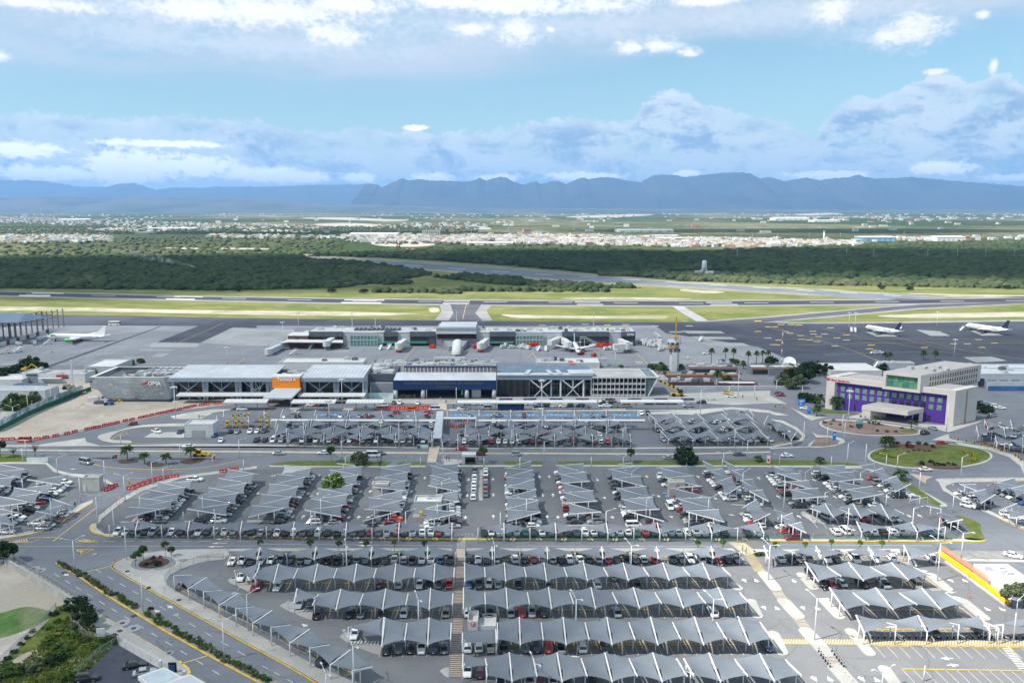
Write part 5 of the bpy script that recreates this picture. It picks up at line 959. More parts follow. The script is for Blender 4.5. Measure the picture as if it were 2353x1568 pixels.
def sH(l_b,f,x0,x1,y,z=4.2,dep=5.0,name='kerb_shelter',slope=0):
 p,q=W_(f,x0,y,z),W_(f,x1,y,z)
 t=tH(name,l_b,'shelter roof',((p.x+q.x)/2,p.y,0),0,'long white shelter roofs along the terminal kerb')
 pA(t,'shelter_roof',lambda b:([b.mesh([(p.x,p.y,z),(q.x,p.y,z),(q.x,p.y+dep,z+.5),(p.x,p.y+dep,z+.5),(p.x,p.y,z-.5),(q.x,p.y,z-.5),(q.x,p.y+dep,z),(p.x,p.y+dep,z)],[(0,1,2,3),(7,6,5,4),(0,4,5,1),(1,5,6,2),(2,6,7,3),(3,7,4,0)])]+[b.beam((x,p.y,z+.06),(x,p.y+dep,z+.56),.1,.1)for x in[p.x+1.5*i for i in range(int((q.x-p.x)/1.5))]]),wH)
 n=max(2,int((q.x-p.x)/10))
 for i in range(n):
  x=p.x+(q.x-p.x)*(i+.5)/n
  def fn(b):
   b.bx(x-.15,x+.15,p.y+dep/2-.15,p.y+dep/2+.15,0,z-1.2);b.beam((x,p.y+dep/2,z-1.3),(x-1.2,p.y+.5,z-.4),.18);b.beam((x,p.y+dep/2,z-1.3),(x+1.2,p.y+dep-.5,z-.1),.18)
  pA(t,'shelter_post',fn,sG)
sH('long white walkway roof against the glass front, left of the orange entrance',a1,1612,2690,828);sH('long white walkway roof against the glass front, right of the orange entrance',a2,375,985,832)
sH('short ribbed kerb roof at the left end of the drop-off lane',a1,2045,2440,890);sH('ribbed kerb roof right of the sloping porch',a2,312,715,893);sH('ribbed kerb roof left of the red barriers',a2,815,1158,893);sH('ribbed kerb roof in front of the blue fascia',a2,1838,2540,893,dep=3);sH('white kerb roof in the middle of the portico lane',a3,190,765,888,dep=2.4);sH('white kerb roof at the right end of the portico lane',a3,982,1560,886,dep=2.4)
# blue centre
Tb=tH('arrivals_hall','white roofed hall with a long dark blue fascia on four round columns','airport terminal',(fx(a2,1720,800),W_(a2,1720,858).y,0))
YB=W_(a2,1720,858).y;bx0,bx1=fx(a2,1250,730,YB),fx(a2,2195,730,YB);z1,z2=fz(a2,1700,772,YB),fz(a2,1700,687,YB)
pA(Tb,'blue_fascia',lambda b:b.bx(bx0,bx1,YB-.6,YB-.1,z1,z2),BLUEF)
yB2=G(*a2(1700,612),z2+1.8).y
pA(Tb,'roof',lambda b:ribroof(b,bx0+.2,bx1-.2,YB-.05,yB2,z2-.1,z2+1.7,1.6),[rW,ROOFR])
pA(Tb,'louvre_band',lambda b:([b.bx(bx0+4,bx1,yB2+.1,yB2+1,z2-.5,z2+4.3)]+[b.bx(x,x+.5,yB2-.12,yB2+.05,z2+1.6,z2+4.2,1)for x in[bx0+4.5+1.9*i for i in range(int((bx1-bx0-5)/1.9))]]+[b.bx(bx0+4,bx1,yB2-.2,yB2+1.2,z2+4.32,z2+4.8,2)]),[mat('brown louvre',(.20,.17,.15),.8,.15,.5),gL,BLUEF])
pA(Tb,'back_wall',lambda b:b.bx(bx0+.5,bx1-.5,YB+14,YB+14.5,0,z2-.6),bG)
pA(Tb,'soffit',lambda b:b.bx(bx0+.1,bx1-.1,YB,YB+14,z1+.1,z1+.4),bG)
for x in(1272,1523,1925,2175):
 X=fx(a2,x,820,YB);pA(Tb,'column',lambda b:b.tube([(X,YB+.6,0),(X,YB+.6,z1+.1)],1.1,12),gL)
pA(Tb,'side_wall',lambda b:(b.bx(bx0+.05,bx0+.45,YB+2,yB2-.1,z1-6,z2-.7),b.bx(bx1-.45,bx1-.05,YB+2,yB2-.1,0,z2-.7)),gM)
pT(Tb,'AEROPUERTO INTERNACIONAL DE MONTERREY',fx(a2,1348,720,YB)-Tb.location.x,fx(a2,2088,720,YB)-Tb.location.x,-.66,fz(a2,1700,723,YB),tD,name='sign_letters',space=1.05)
pT(Tb,'TERMINAL A',fx(a2,1645,750,YB)-Tb.location.x,fx(a2,1812,750,YB)-Tb.location.x,-.66,fz(a2,1700,755,YB),tD,name='sign_letters',space=1.1)
pA(Tb,'kiosk',lambda b:(b.bx(fx(a2,1965,830),fx(a2,2050,830),YB+3,YB+6,0,5.5),b.bx(fx(a2,1960,830),fx(a2,2055,830),YB+2.6,YB+6.4,5.52,6.0)),wH)
pA(Tb,'green_screen',lambda b:b.bx(fx(a2,1868,830),fx(a2,1885,830),YB+2,YB+2.2,1.5,4.6),LETTG)
Tl=tH('link_building','dark recessed link between the glass hall and the blue fascia hall','building',(fx(a2,1140,800),YB+8,0));lx0,lx1=xR+.2,bx0-.2
bP(Tl,'wall',lx0,lx1,YB+8,YB+30,0,fz(a2,1100,690,YB+8),rB);bP(Tl,'roof',lx0,lx1,YB+7.5,YB+30,fz(a2,1100,690,YB+8)+.02,fz(a2,1100,630,YB+8),gD)
pA(Tl,'lower_front',lambda b:b.bx(lx0+1,lx1-.5,YB+5,YB+7.4,0,7),gM);pA(Tl,'hoarding',lambda b:b.bx(fx(a2,1015,860),fx(a2,1245,860),YB-1,YB-.7,0,3.2),mat('pale printed hoarding',(.45,.62,.66),.6,.2,.3,col2=(.7,.72,.72),s_2=.2));rO(Tl,lx0+1,lx1-1,YB+10,YB+28,fz(a2,1100,630,YB+8),16,9)
pA(Tl,'debris_heap',lambda b:[b.box((lx0+4+random.random()*20,YB+1+random.random()*4,0),(RU(.5,2),RU(.5,2),RU(.5,2.4)),random.random())for _ in range(26)],mat('rubble',(.25,.2,.17),.9,.3,.5))
# right half under renovation
YC=W_(a3,400,836).y;Tc=tH('renovation_hall','terminal wing under renovation with blue grey roof, white trusses and black sheeting','airport terminal',(fx(a3,300,800,YC),YC,0))
cx0,cx1=bx1+.3,fx(a3,718,700,YC);zc=fz(a3,400,645,YC);yC2=G(*a3(300,552),zc+1).y
pA(Tc,'roof',lambda b:ribroof(b,cx0,cx1,YC-1,yC2,zc,zc+1.2,2.4),[rB,rB])
pA(Tc,'roof_strip',lambda b:([b.bx(cx0,cx1+.5,YC-2,YC+3,zc+.3,zc+.9)]+[b.beam(W_(a3,x,628,zc+1.2),W_(a3,x2,592,zc+1.5),w_,.3)for x,x2,w_ in((120,148,2.2),(345,312,2.0),(430,398,2.0),(540,520,3.2),(640,610,12))]),rW)
pA(Tc,'eave_fascia',lambda b:b.bx(cx0,cx1,YC-1.6,YC-1.05,zc-1.8,zc+.1),sG)
pA(Tc,'open_front',lambda b:(b.bx(cx0,cx1,YC+7,YC+7.5,0,zc-.6),b.bx(cx0,cx1,YC+4,YC+6.9,5.6,6.0,1)),[dG,gM]);pA(Tc,'side_wall',lambda b:b.bx(cx1-.5,cx1,YC,yC2-.3,0,zc-.6),gL)
pA(Tc,'black_sheeting',lambda b:b.mesh([(cx0+i*1.6,YC-2.2+(.5 if i%2 else 0),z)for z in(1,zc-1.9)for i in range(11)],[(i,i+1,12+i,11+i)for i in range(10)]),mat('black sheet',(.022,.023,.027),.5,.2,.5))
for x in(40,140,345,430,640):X=fx(a3,x,760,YC);pA(Tc,'column',lambda b:b.bx(X-.4,X+.4,YC-1,YC-.3,0,zc-1.7),wS if x>400 else sG)
for x0_,x1_ in((155,350),(445,640)):
 p,q=fx(a3,x0_,760,YC),fx(a3,x1_,760,YC);m_=(p+q)/2
 pA(Tc,'white_truss',lambda b:(b.beam((p,YC-1.3,zc-2),(m_,YC-1.3,4.4),.5),b.beam((q,YC-1.3,zc-2),(m_,YC-1.3,4.4),.5),b.beam((m_,YC-1.3,zc-2),(m_,YC-1.3,4.2),.4),b.beam((m_,YC-1.3,4),(p+2,YC-1.3,.3),.35),b.beam((m_,YC-1.3,4),(q-2,YC-1.3,.3),.35)),wS)
pA(Tc,'grey_mullion',lambda b:[b.bx(x,x+.15,YC+3.7,YC+3.9,0,zc-.7)for x in[cx0+1.8*i for i in range(int((cx1-cx0)/1.8))]],sG)
Td=tH('lattice_building','unfinished three storey block with a white steel lattice front and slanting glass end','building',(fx(a3,960,800,YC),YC,0));dx0,dx1=cx1+.3,fx(a3,1212,760,YC);zd=fz(a3,960,660,YC)
pA(Td,'floor_slab',lambda b:[b.bx(dx0,dx1,YC,YC+22,z,z+.7)for z in(zd*.02,zd*.31,zd*.60,zd*.93)],wH);pA(Td,'dark_interior',lambda b:b.bx(dx0+.5,dx1-.5,YC+5,YC+21,.8,zd*.92),bG)
pA(Td,'roof',lambda b:(b.bx(dx0+.3,dx1-.3,YC+.5,YC+21.5,zd+.0,zd+.25)),rG)
for i in range(13):
 x=dx0+.4+(dx1-dx0-.8)*i/12;pA(Td,'lattice_post',lambda b:b.bx(x-.11,x+.11,YC-.8,YC-.4,0,zd+.2),wS)
pA(Td,'lattice_rail',lambda b:[b.bx(dx0,dx1,YC-.42,YC-.05,z,z+.45)for z in(zd*.05,zd*.36,zd*.66,zd*.97)],wS)
pA(Td,'roof_rail',lambda b:[b.beam(p,q,.35)for p,q in((W_(a3,705,582,zd+1.5),W_(a3,1240,582,zd+1.5)),(W_(a3,1150,585,zd+1),W_(a3,1215,655,zd+1)),(W_(a3,720,660,zd+1),W_(a3,1320,662,zd+1)),(W_(a3,1240,582,zd+1),W_(a3,1325,662,zd+1)))]+[b.beam(W_(a3,x,600,zd),W_(a3,x,600,zd)+V3((0,0,1.6)),.2)for x in range(720,1160,60)],wS)
def slantglass(b):
 p=[(dx1+.2,YC,zd),(fx(a3,1322,662,YC),YC,zd),(fx(a3,1232,830,YC),YC,.3),(dx1+.2,YC,.3)];b.mesh(p+[(x,YC+18,z)for x,y,z in p],[(0,3,2,1),(4,5,6,7),(0,1,5,4),(1,2,6,5)])
 for a_,c_ in((p[1],p[2]),(p[0],p[1]),((p[1][0],YC+18,zd),(p[2][0],YC+18,.3)),(p[1],(p[1][0],YC+18,zd))):b.beam(V3(a_)+V3((.1,-.25,0)),V3(c_)+V3((.1,-.25,0)),.5,m=1)
pA(Td,'slanting_glass_end',slantglass,[mat('grey green glass',(.10,.15,.16),.2,.2,.4,spec=.5),wS])
ho=tH('hoarding_wall','long white hoarding wall with dark posters along the terminal kerb','wall',(W_(a3,950,884).x,W_(a3,950,884).y,0));yh=W_(a3,950,884).y
pA(ho,'wall',lambda b:b.bx(fx(a3,-160,870,yh),fx(a3,1955,870,yh),yh,yh+.4,0,fz(a3,900,843,yh)),wH)
for i,x in enumerate((-130,90,330,570,810,1050,1290,1535,1775)):
 pA(ho,'poster',lambda b:b.bx(fx(a3,x,860,yh),fx(a3,x+120,860,yh),yh-.08,yh-.01,fz(a3,900,870,yh),fz(a3,900,851,yh)),mat('poster purple',(.06,.04,.10),.5,.4,.5,col2=(.20,.18,.22),s_2=.9)if x<1700 else mat('poster green',(.25,.42,.22),.5,.3,.5,col2=(.6,.62,.6),s_2=.4))
def fB(name,l_b,f,x0,x1,yb,ytop,dep_y,m=wH,rm=rG,bits=6,cat='building',Yoff=.0):
 """front base at crop row yb, eave at ytop, roof back edge at dep_y"""
 Y=W_(f,x0,yb).y+Yoff;z=fz(f,x0,ytop,Y);X0,X1=fx(f,x0,ytop,Y),fx(f,x1,ytop,Y);y2=max(Y+3,G(*f(x0,dep_y),z).y)
 t=tH(name,l_b,cat,((X0+X1)/2,Y,0));bP(t,'wall',X0,X1,Y,y2,0,z,m);pA(t,'roof',lambda b:(b.bx(X0+.35,X1-.35,Y+.35,y2-.35,z+.005,z+.08)),rm)
 pA(t,'parapet',lambda b:(b.bx(X0-.05,X1+.05,Y-.05,Y+.3,z+.003,z+.6),b.bx(X0-.05,X0+.3,Y+.31,y2-.31,z+.003,z+.6),b.bx(X1-.3,X1+.05,Y+.31,y2-.31,z+.003,z+.6),b.bx(X0-.05,X1+.05,y2-.3,y2+.05,z+.003,z+.6)),m)
 if bits:rO(t,X0+1.5,X1-1.5,Y+1.5,y2-1.5,z+.08,bits,int(abs(X0))+3)
 t['_b']=[X0,X1,Y,y2,z];return t
def fD(t):d=list(t['_b']);del t['_b'];return d
b_=fB('rear_terminal_block','low white roofed block behind the left glass hall',a2,205,975,600,530,492,wH,mat('bright roof',(.54,.54,.53),.8,.06,.3),4);fD(b_)
b_=fB('rear_terminal_block','service block crowded with grey roof units behind the link',a2,1040,2190,620,560,518,gL,rG,60);d_=fD(b_)
pA(b_,'duct',lambda b:[b.beam((d_[0]+2+i*9,d_[2]+3,d_[4]+1.2),(d_[0]+12+i*9,d_[2]+3+(i%3)*3,d_[4]+1.2),.9)for i in range(8)],wS)
b_=fB('roof_pavilion','small white pavilion with windows on the roofs behind the blue hall',a2,1620,1905,530,490,478,wH,rW,0);d_=fD(b_);pA(b_,'window',lambda b:[b.bx(d_[0]+1+i*3,d_[0]+3+i*3,d_[2]-.1,d_[2]-.02,d_[4]-2.2,d_[4]-.8)for i in range(9)],dG)
b_=fB('rear_terminal_block','white roofed block with a red stripe behind the renovation wing',a3,210,790,600,535,490,wH,MATS['bright roof'],8);d_=fD(b_)
pA(b_,'red_roof_stripe',lambda b:b.beam(W_(a3,550,545,d_[4]+.12),W_(a3,515,508,d_[4]+.12),3.0,.05),RED)
b_=fB('rear_terminal_block','small pale block at the right end behind the renovation wing',a3,780,860,560,500,492,gL,rG,1);fD(b_)
# satellite pier
YS=W_(a2,1200,372).y;S_=tH('boarding_pier','long low boarding pier with slate panels, glass bays and a rust coloured centre','airport pier',(fx(a2,1800,300,YS),YS,0));sx=lambda f,x:fx(f,x,300,YS);sz=lambda v:fz(a2,1200,v,YS)
zs=sz(247);yS2=G(*a2(1200,205),zs).y
bP(S_,'wall',sx(a2,480),sx(a3,1115),YS+.5,yS2,0,zs-.3,gL);pA(S_,'roof',lambda b:b.bx(sx(a2,478),sx(a3,1117),YS+.3,yS2+.2,zs-.28,zs),mat('pier roof',(.42,.43,.44),.85,.12,.3,col2=(.52,.52,.51),s_2=.06));rO(S_,sx(a2,500),sx(a3,1090),YS+3,yS2-2,zs,70,21)
pA(S_,'air_cooler',lambda b:[b.tube([(sx(a2,890)+i*3,YS+8+j*4,zs),(sx(a2,890)+i*3,YS+8+j*4,zs+1.6)],1.2,8)for i in range(11)for j in range(2)],hD)
for f,x0_,x1_,wins in((a2,482,612,1),(a2,613,735,0),(a2,736,790,1),(a2,1165,1292,1),(a2,1405,1585,1),(a2,1586,1640,0),(a2,2135,2368,1),(a3,445,875,1),(a3,985,1115,1)):
 p,q=sx(f,x0_),sx(f,x1_)
 pA(S_,'slate_panel',lambda b:(b.bx(p,q,YS-.6,YS+.4,0,zs+.4),b.mesh([(p,YS-1.2,sz(285)),(q,YS-1.2,sz(285)),(q,YS-.62,zs+.5),(p,YS-.62,zs+.5)],[(0,1,2,3)])),gD)
 if wins:pA(S_,'window_band',lambda b:([b.bx(p+.6,q-.6,YS-.72,YS-.64,sz(318),sz(287))]+[b.bx(x,x+.15,YS-.8,YS-.73,sz(318),sz(287),1)for x in[p+1.5*i for i in range(1,int((q-p)/1.5))]]),[dG,gD])
for f,x0_,x1_ in((a2,858,1108),(a3,25,270)):
 p,q=sx(f,x0_),sx(f,x1_)
 pA(S_,'glass_bay',lambda b:b.bx(p,q,YS-.4,YS+.4,.5,sz(275)),tG);pA(S_,'bay_frame',lambda b:([b.bx(x-.2,x+.2,YS-.75,YS-.45,0,zs+.2)for x in[p+(q-p)*i/8 for i in range(9)]]+[b.bx(p,q,YS-.9,YS-.78,z,z+.5)for z in(sz(322),sz(280),sz(255))]),gL)
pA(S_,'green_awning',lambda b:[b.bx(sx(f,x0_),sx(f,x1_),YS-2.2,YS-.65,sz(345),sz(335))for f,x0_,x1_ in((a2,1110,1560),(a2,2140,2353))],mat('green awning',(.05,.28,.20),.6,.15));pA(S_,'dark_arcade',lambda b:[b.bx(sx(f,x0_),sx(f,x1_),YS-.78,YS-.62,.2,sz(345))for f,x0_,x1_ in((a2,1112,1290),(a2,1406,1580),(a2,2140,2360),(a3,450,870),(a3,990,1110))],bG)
zc_=sz(205)
pA(S_,'centre_block',lambda b:b.bx(sx(a2,1650),sx(a2,2020),YS-3,yS2-1,0,zc_),gM);pA(S_,'rust_lattice',lambda b:([b.bx(sx(a2,1655),sx(a2,2015),YS-3.3,YS-3.05,sz(300),sz(252))]+[b.beam((sx(a2,1655+i*30),YS-3.45,sz(300)),(sx(a2,1685+i*30),YS-3.45,sz(252)),.22,m=1)for i in range(12)]+[b.beam((sx(a2,1685+i*30),YS-3.45,sz(300)),(sx(a2,1655+i*30),YS-3.45,sz(252)),.22,m=1)for i in range(12)]),[mat('dark rust',(.045,.02,.018),.7,.2),BRICKR])
pA(S_,'centre_eave',lambda b:b.mesh([(sx(a2,1645),YS-5.5,sz(252)),(sx(a2,2020),YS-5.5,sz(252)),(sx(a2,2010),YS-2,sz(225)),(sx(a2,1655),YS-2,sz(225))],[(0,1,2,3)]),sG);pA(S_,'centre_roof',lambda b:b.bx(sx(a2,1670),sx(a2,2010),YS-1.5,yS2+1,zc_+.02,zc_+.8),rW)
def tunnel(b):
 p=[W_(a2,1660,335),W_(a2,1985,335),W_(a2,1890,420),W_(a2,1760,420)];b.prism([(q.x,q.y)for q in p],.3,lambda q:6 if q[1]>p[2].y+5 else 3.0)
pA(S_,'bridge_deck',tunnel,gM)
def vault(b):
 p,q=W_(a2,1840,305,9),W_(a2,1825,410,5);pts=[]
 for e,r in((p,3.2),(q,2.8)):
  pts+=[(e.x+r*cos(pi*k/8),e.y,max(0,e.z-3)+r*.8*sin(pi*k/8))for k in range(9)]
 b.mesh(pts,[(k,k+1,10+k,9+k)for k in range(8)]+[tuple(range(9,18))],0,True)
pA(S_,'vaulted_skybridge',vault,wH)
pT(S_,'OMA',sx(a3,1036)-S_.location.x,sx(a3,1104)-S_.location.x,-1.35,sz(276),tW,name='sign_letters');pA(S_,'sign_swoosh',lambda b:b.mesh([(sx(a3,1005),YS-1.35,sz(277)),(sx(a3,1022),YS-1.35,sz(275)),(sx(a3,1032),YS-1.35,sz(262)),(sx(a3,1016),YS-1.35,sz(270))],[(0,1,2,3)]),tR)
pA(S_,'low_annex',lambda b:(b.bx(sx(a2,260),sx(a2,790),YS-8,YS+.4,0,4.6),b.bx(sx(a2,300),sx(a2,482),YS-4,YS+10,4.62,7.5)),mat('annex wall',(.13,.075,.065),.7,.2));pA(S_,'annex_roof',lambda b:b.prism([(q.x,q.y)for q in(W_(a2,205,350,5),W_(a2,300,338,5),W_(a2,790,342,5),W_(a2,790,322,5),W_(a2,480,318,5),W_(a2,290,310,5))],4.7,5.2),wH);pA(S_,'annex_roof',lambda b:b.bx(sx(a2,295),sx(a2,486),YS-4.4,YS+10.4,7.52,8.0),wH)
pA(S_,'outside_stair',lambda b:[b.beam(W_(a3,x0_,y0_,0)+V3((0,0,z0_)),W_(a3,x1_,y1_,0)+V3((0,0,z1_)),.3)for x0_,y0_,z0_,x1_,y1_,z1_ in((605,378,5.5,660,378,5.5),(660,378,5.5,790,378,.3),(610,378,0,610,378,5.5),(650,378,0,650,378,5.5),(605,378,6.6,660,378,6.6),(660,378,6.6,790,378,1.4))],wS)
def jB(l_b,f,root,tip,wheel=True,m=wH,z=4.6,acc=None):
 p,q=W_(f,*root,z),W_(f,*tip,z);t=tH('boarding_bridge',l_b,'boarding bridge',(q.x,q.y,0),0,'boarding bridges at the pier')
 pA(t,'tunnel',lambda b:(b.beam(p,q,3.2,3.0),b.beam(p.lerp(q,.45),q,3.7,3.5)),m);pA(t,'cab',lambda b:b.tube([q+V3((0,0,-1.9)),q+V3((0,0,1.9))],2.5,10,sM=False),m)
 pA(t,'support_leg',lambda b:(b.bx(q.x-1.6,q.x-1.1,q.y+1.5,q.y+2,0,z-1.6),b.bx(q.x+1.1,q.x+1.6,q.y+1.5,q.y+2,0,z-1.6),b.bx(q.x-2,q.x+2,q.y+1,q.y+2.4,.3,1.1)),acc or gM);return t
jB('white boarding bridge at the left end of the pier',a2,(720,300),(640,350));jB('white boarding bridge with red undercarriage left of the rust centre',a2,(1360,325),(1300,372),acc=RED);jB('white boarding bridge with red undercarriage right of the rust centre',a2,(2110,320),(2050,370),acc=RED);jB('white boarding bridge reaching towards the airliner at the gate',a3,(430,300),(500,360));jB('stub of a white boarding bridge above the second glass bay',a3,(330,345),(430,310));jB('white boarding bridge right of the outside stair',a3,(975,325),(1060,372));jB('low white boarding bridge below the OMA panel',a3,(915,380),(1040,375));jB('long grey gangway running down to the apron at the pier end',a2,(470,250),(330,330),m=gL,z=3.4);jB('thin grey gangway ending on the left apron',a2,(240,365),(110,425),m=gL,z=2.6)
# control tower
ct=W_(a3,1462,600);CTY=ct.y;tz=lambda v:ztop(CTY,a3(1462,v)[1]);tw=lambda x0_,x1_,v:(RY(*a3(x1_,v),CTY).x-RY(*a3(x0_,v),CTY).x)/2
TW=tH('control_tower','slim white control tower with orange bands, a glazed cab and an orange mast','control tower',ct)
def octa(b,r0,r1,z0,z1,m=0):b.tube([(ct.x,CTY,z0),(ct.x,CTY,z1)],[r0,r1],8,m,True,False)
pA(TW,'shaft',lambda b:(b.box((ct.x,CTY,0),(tw(1440,1490,500)*2,6,tz(425)),.0),b.box((ct.x+2,CTY+1,0),(tw(1440,1490,500)*1.2,5,tz(440)))),wH)
pA(TW,'lower_cabin',lambda b:octa(b,tw(1425,1515,420),tw(1425,1515,420),tz(428),tz(388)),gL);pA(TW,'cabin_window',lambda b:[b.box((ct.x+x,CTY-tw(1425,1515,420)*.93,tz(422)),(1.5,.6,tz(392)-tz(422)),0)for x in(-2.4,.2,2.6)],gD)
pA(TW,'orange_band',lambda b:(octa(b,tw(1415,1520,385),tw(1415,1520,385),tz(388)+.02,tz(374)),octa(b,tw(1422,1518,385),tw(1422,1518,385),tz(432),tz(428)-.02)),mat('tower orange',(.60,.19,.06),.6,.12));pA(TW,'gallery',lambda b:octa(b,tw(1415,1520,385)*.98,tw(1408,1525,350),tz(374)+.02,tz(358)),gL)
pA(TW,'cab_glass',lambda b:octa(b,tw(1412,1520,350),tw(1406,1526,335),tz(358)+.02,tz(336)),dG);pA(TW,'cab_mullion',lambda b:[b.beam((ct.x+tw(1412,1522,350)*1.01*cos(t),CTY+tw(1412,1522,350)*1.01*sin(t),tz(358)),(ct.x+tw(1406,1528,340)*1.02*cos(t),CTY+tw(1406,1528,340)*1.02*sin(t),tz(336)),.9)for t in[pi*k/4 for k in range(8)]],gL)
pA(TW,'cab_roof',lambda b:octa(b,tw(1404,1528,325),tw(1408,1525,320),tz(336)+.02,tz(318)),gL);pA(TW,'mast',lambda b:(b.beam((ct.x+1,CTY,tz(318)),(ct.x+1,CTY,tz(110)),.7),b.beam((ct.x-2.4,CTY,tz(318)),(ct.x-2.4,CTY,tz(285)),.3),b.beam((ct.x+3.6,CTY,tz(318)),(ct.x+3.6,CTY,tz(290)),.3),b.box((ct.x+1,CTY,tz(305)),(3,3,1.2))),mat('mast ochre',(.50,.27,.08),.7,.15,.5))
# low buildings on the right of the tower
b_=fB('grey_office_block','grey two storey office with orange trim behind the control tower road',a3,1610,2055,640,572,548,mat('slate wall',(.17,.185,.21),.8,.1),rG,5);d_=fD(b_);pA(b_,'window_band',lambda b:b.bx(d_[0]+1,d_[1]-1,d_[2]-.12,d_[2]-.02,d_[4]-3.4,d_[4]-1.4),dG);pA(b_,'orange_trim',lambda b:b.bx(d_[0]-.2,d_[1]+.2,d_[2]-.3,d_[2]-.13,d_[4]-.5,d_[4]+.1),MATS['tower orange'])
b_=fB('grey_office_block','grey office wing with orange trim and a white roof, right of the first palms',a3,2180,2640,640,575,548,MATS['slate wall'],MATS['bright roof'],3);d_=fD(b_);pA(b_,'window_band',lambda b:b.bx(d_[0]+1,d_[1]-1,d_[2]-.12,d_[2]-.02,d_[4]-3.4,d_[4]-1.4),dG);pA(b_,'orange_trim',lambda b:b.bx(d_[0]-.2,d_[1]+.2,d_[2]-.3,d_[2]-.13,d_[4]-.5,d_[4]+.1),MATS['tower orange'])
b_=fB('roof_cabin','small pale rooftop cabin with a window among antenna poles',a3,1875,1985,575,530,518,gL,rG,2);fD(b_)
b_=fB('grey_office_block','long grey front building with an orange edge and a white door',a3,1330,2060,690,640,625,mat('grey blue wall',(.21,.225,.25),.8,.1),rG,8);d_=fD(b_);pA(b_,'orange_trim',lambda b:b.bx(d_[0]-.2,d_[1]+.2,d_[2]-.3,d_[2]-.1,d_[4]-.3,d_[4]+.3),MATS['tower orange']);pA(b_,'door',lambda b:b.bx(fx(a3,1497,670,d_[2]),fx(a3,1528,670,d_[2]),d_[2]-.3,d_[2]-.1,0,4.2),wH)
b_=fB('flat_roof_annex','low annex with a white parapet and roof units, nearest the yellow crane',a3,1430,1840,745,712,695,mat('maroon wall',(.09,.06,.06),.8,.15),rG,9);fD(b_)
b_=fB('flat_roof_annex','brown annex with a bright white flat roof edged in orange',a3,1885,2240,745,725,698,mat('brown wall',(.12,.07,.055),.8,.15),MATS['bright roof'],0);fD(b_)
b_=fB('flat_roof_annex','pale low store with an arched opening beside the slanting glass end',a3,1270,1420,720,690,640,gL,rG,3);fD(b_)
b_=fB('bridge_building','grey building with an outside stair at the foot of the tall mast',a4,-10,125,650,590,560,MATS['slate wall'],rG,3);fD(b_)
b_=fB('dish_building','pale low house below the big white dish antenna',a4,60,215,640,585,565,gL,MATS['bright roof'],2);fD(b_)
b_=fB('cargo_building','white roofed cargo shed behind the hotel',a4,560,1030,655,610,540,wH,MATS['bright roof'],0);fD(b_)
b_=fB('cargo_building','low pale shed behind the hotel tower near the twin palms',a4,1040,1330,590,540,522,gL,rG,2);fD(b_)
fw=tH('security_wall','long pale grey wall beside the terminal ramp','wall',W_(a3,1900,765));yw=W_(a3,1900,765).y;pA(fw,'wall',lambda b:b.bx(fx(a3,1480,760,yw),fx(a4,200,760,yw),yw,yw+.4,0,fz(a3,1900,745,yw)),gL);pA(fw,'coping',lambda b:b.bx(fx(a3,1479,760,yw),fx(a4,201,760,yw),yw-.1,yw+.5,fz(a3,1900,745,yw)+.01,fz(a3,1900,745,yw)+.3),wH)
dp=W_(a4,175,590);dY=dp.y;DI=tH('dish_antenna','big white dish antenna tilted to the sky on a house roof','dish antenna',dp);dzc=ztop(dY,a4(175,520)[1]);dr=3.5
def dish(b):
 ax=V3((-.15,-.75,.65)).normalized();u_=ax.cross(V3((0,0,1))).normalized();v_=u_.cross(ax);c=V3((dp.x,dY,dzc));vs=[c-ax*1.0]
 for r in(.35,.7,1.0):vs+=[c-ax*1.0*(1-r*r)+(u_*cos(t)+v_*sin(t))*dr*r for t in[2*pi*k/20 for k in range(20)]]
 b.mesh(vs,[(0,1+k,1+(k+1)%20)for k in range(20)]+[(1+o*20+k,21+o*20+k,21+o*20+(k+1)%20,1+o*20+(k+1)%20)for o in(0,1)for k in range(20)],0,True)
pA(DI,'reflector',dish,mat('dish white',(.78,.78,.78),.6,.03));pA(DI,'dish_mount',lambda b:(b.tube([(dp.x,dY+.6,0),(dp.x,dY+.6,dzc-1)],.5,8),b.beam((dp.x,dY+.6,dzc-1),(dp.x+.5,dY-3.6,dzc+2.2),.2)),gL)
# hotel
HA,HB,HC=W_(a4,515,950),W_(a4,1692,1112),W_(a4,1888,1064);e1=(HB-HA).normalized();HL=(HB-HA).length;e2=(HC-HB).normalized();hd=(HC-HB).length;nrm=V3((-e1.y,e1.x,0))
hz=ztop(HA.y,a4(500,652)[1]);hzB=ztop(HB.y,a4(1762,782)[1]);hang=math.atan2(e1.y,e1.x);print('hotel',HL,hd,e1.dot(e2),hz,hzB)
H_=tH('hotel_building','purple hotel with a cream frame, green windows and a cantilevered tower box','hotel',HA)
def hp(s,d,z):p=HA+e1*s+e2*d;return(p.x,p.y,z)
def hB(b,s0,s1,d0,d1,z0,z1,m=0):vs=[hp(s,d,z)for z in(z0,z1)for s,d in((s0,d0),(s1,d0),(s1,d1),(s0,d1))];b.mesh(vs,[(3,2,1,0),(4,5,6,7),(0,1,5,4),(1,2,6,5),(2,3,7,6),(3,0,4,7)],m)
def hs(x,y):
 u,v=a4(x,y);dx,dy=(u-CU)/FP,(CV-v)/FP;d=V3((dx,cp_+dy*sp_,-sp_+dy*cp_));o=V3((0,0,CH));t=(HA-o).dot(nrm)/d.dot(nrm);p=o+d*t;return(p-HA).dot(e1),p.z
hz=(hz+hzB)/2
pA(H_,'wall',lambda b:hB(b,.8,HL-.8,.8,hd-.3,0,hz-.9),PURPLE)
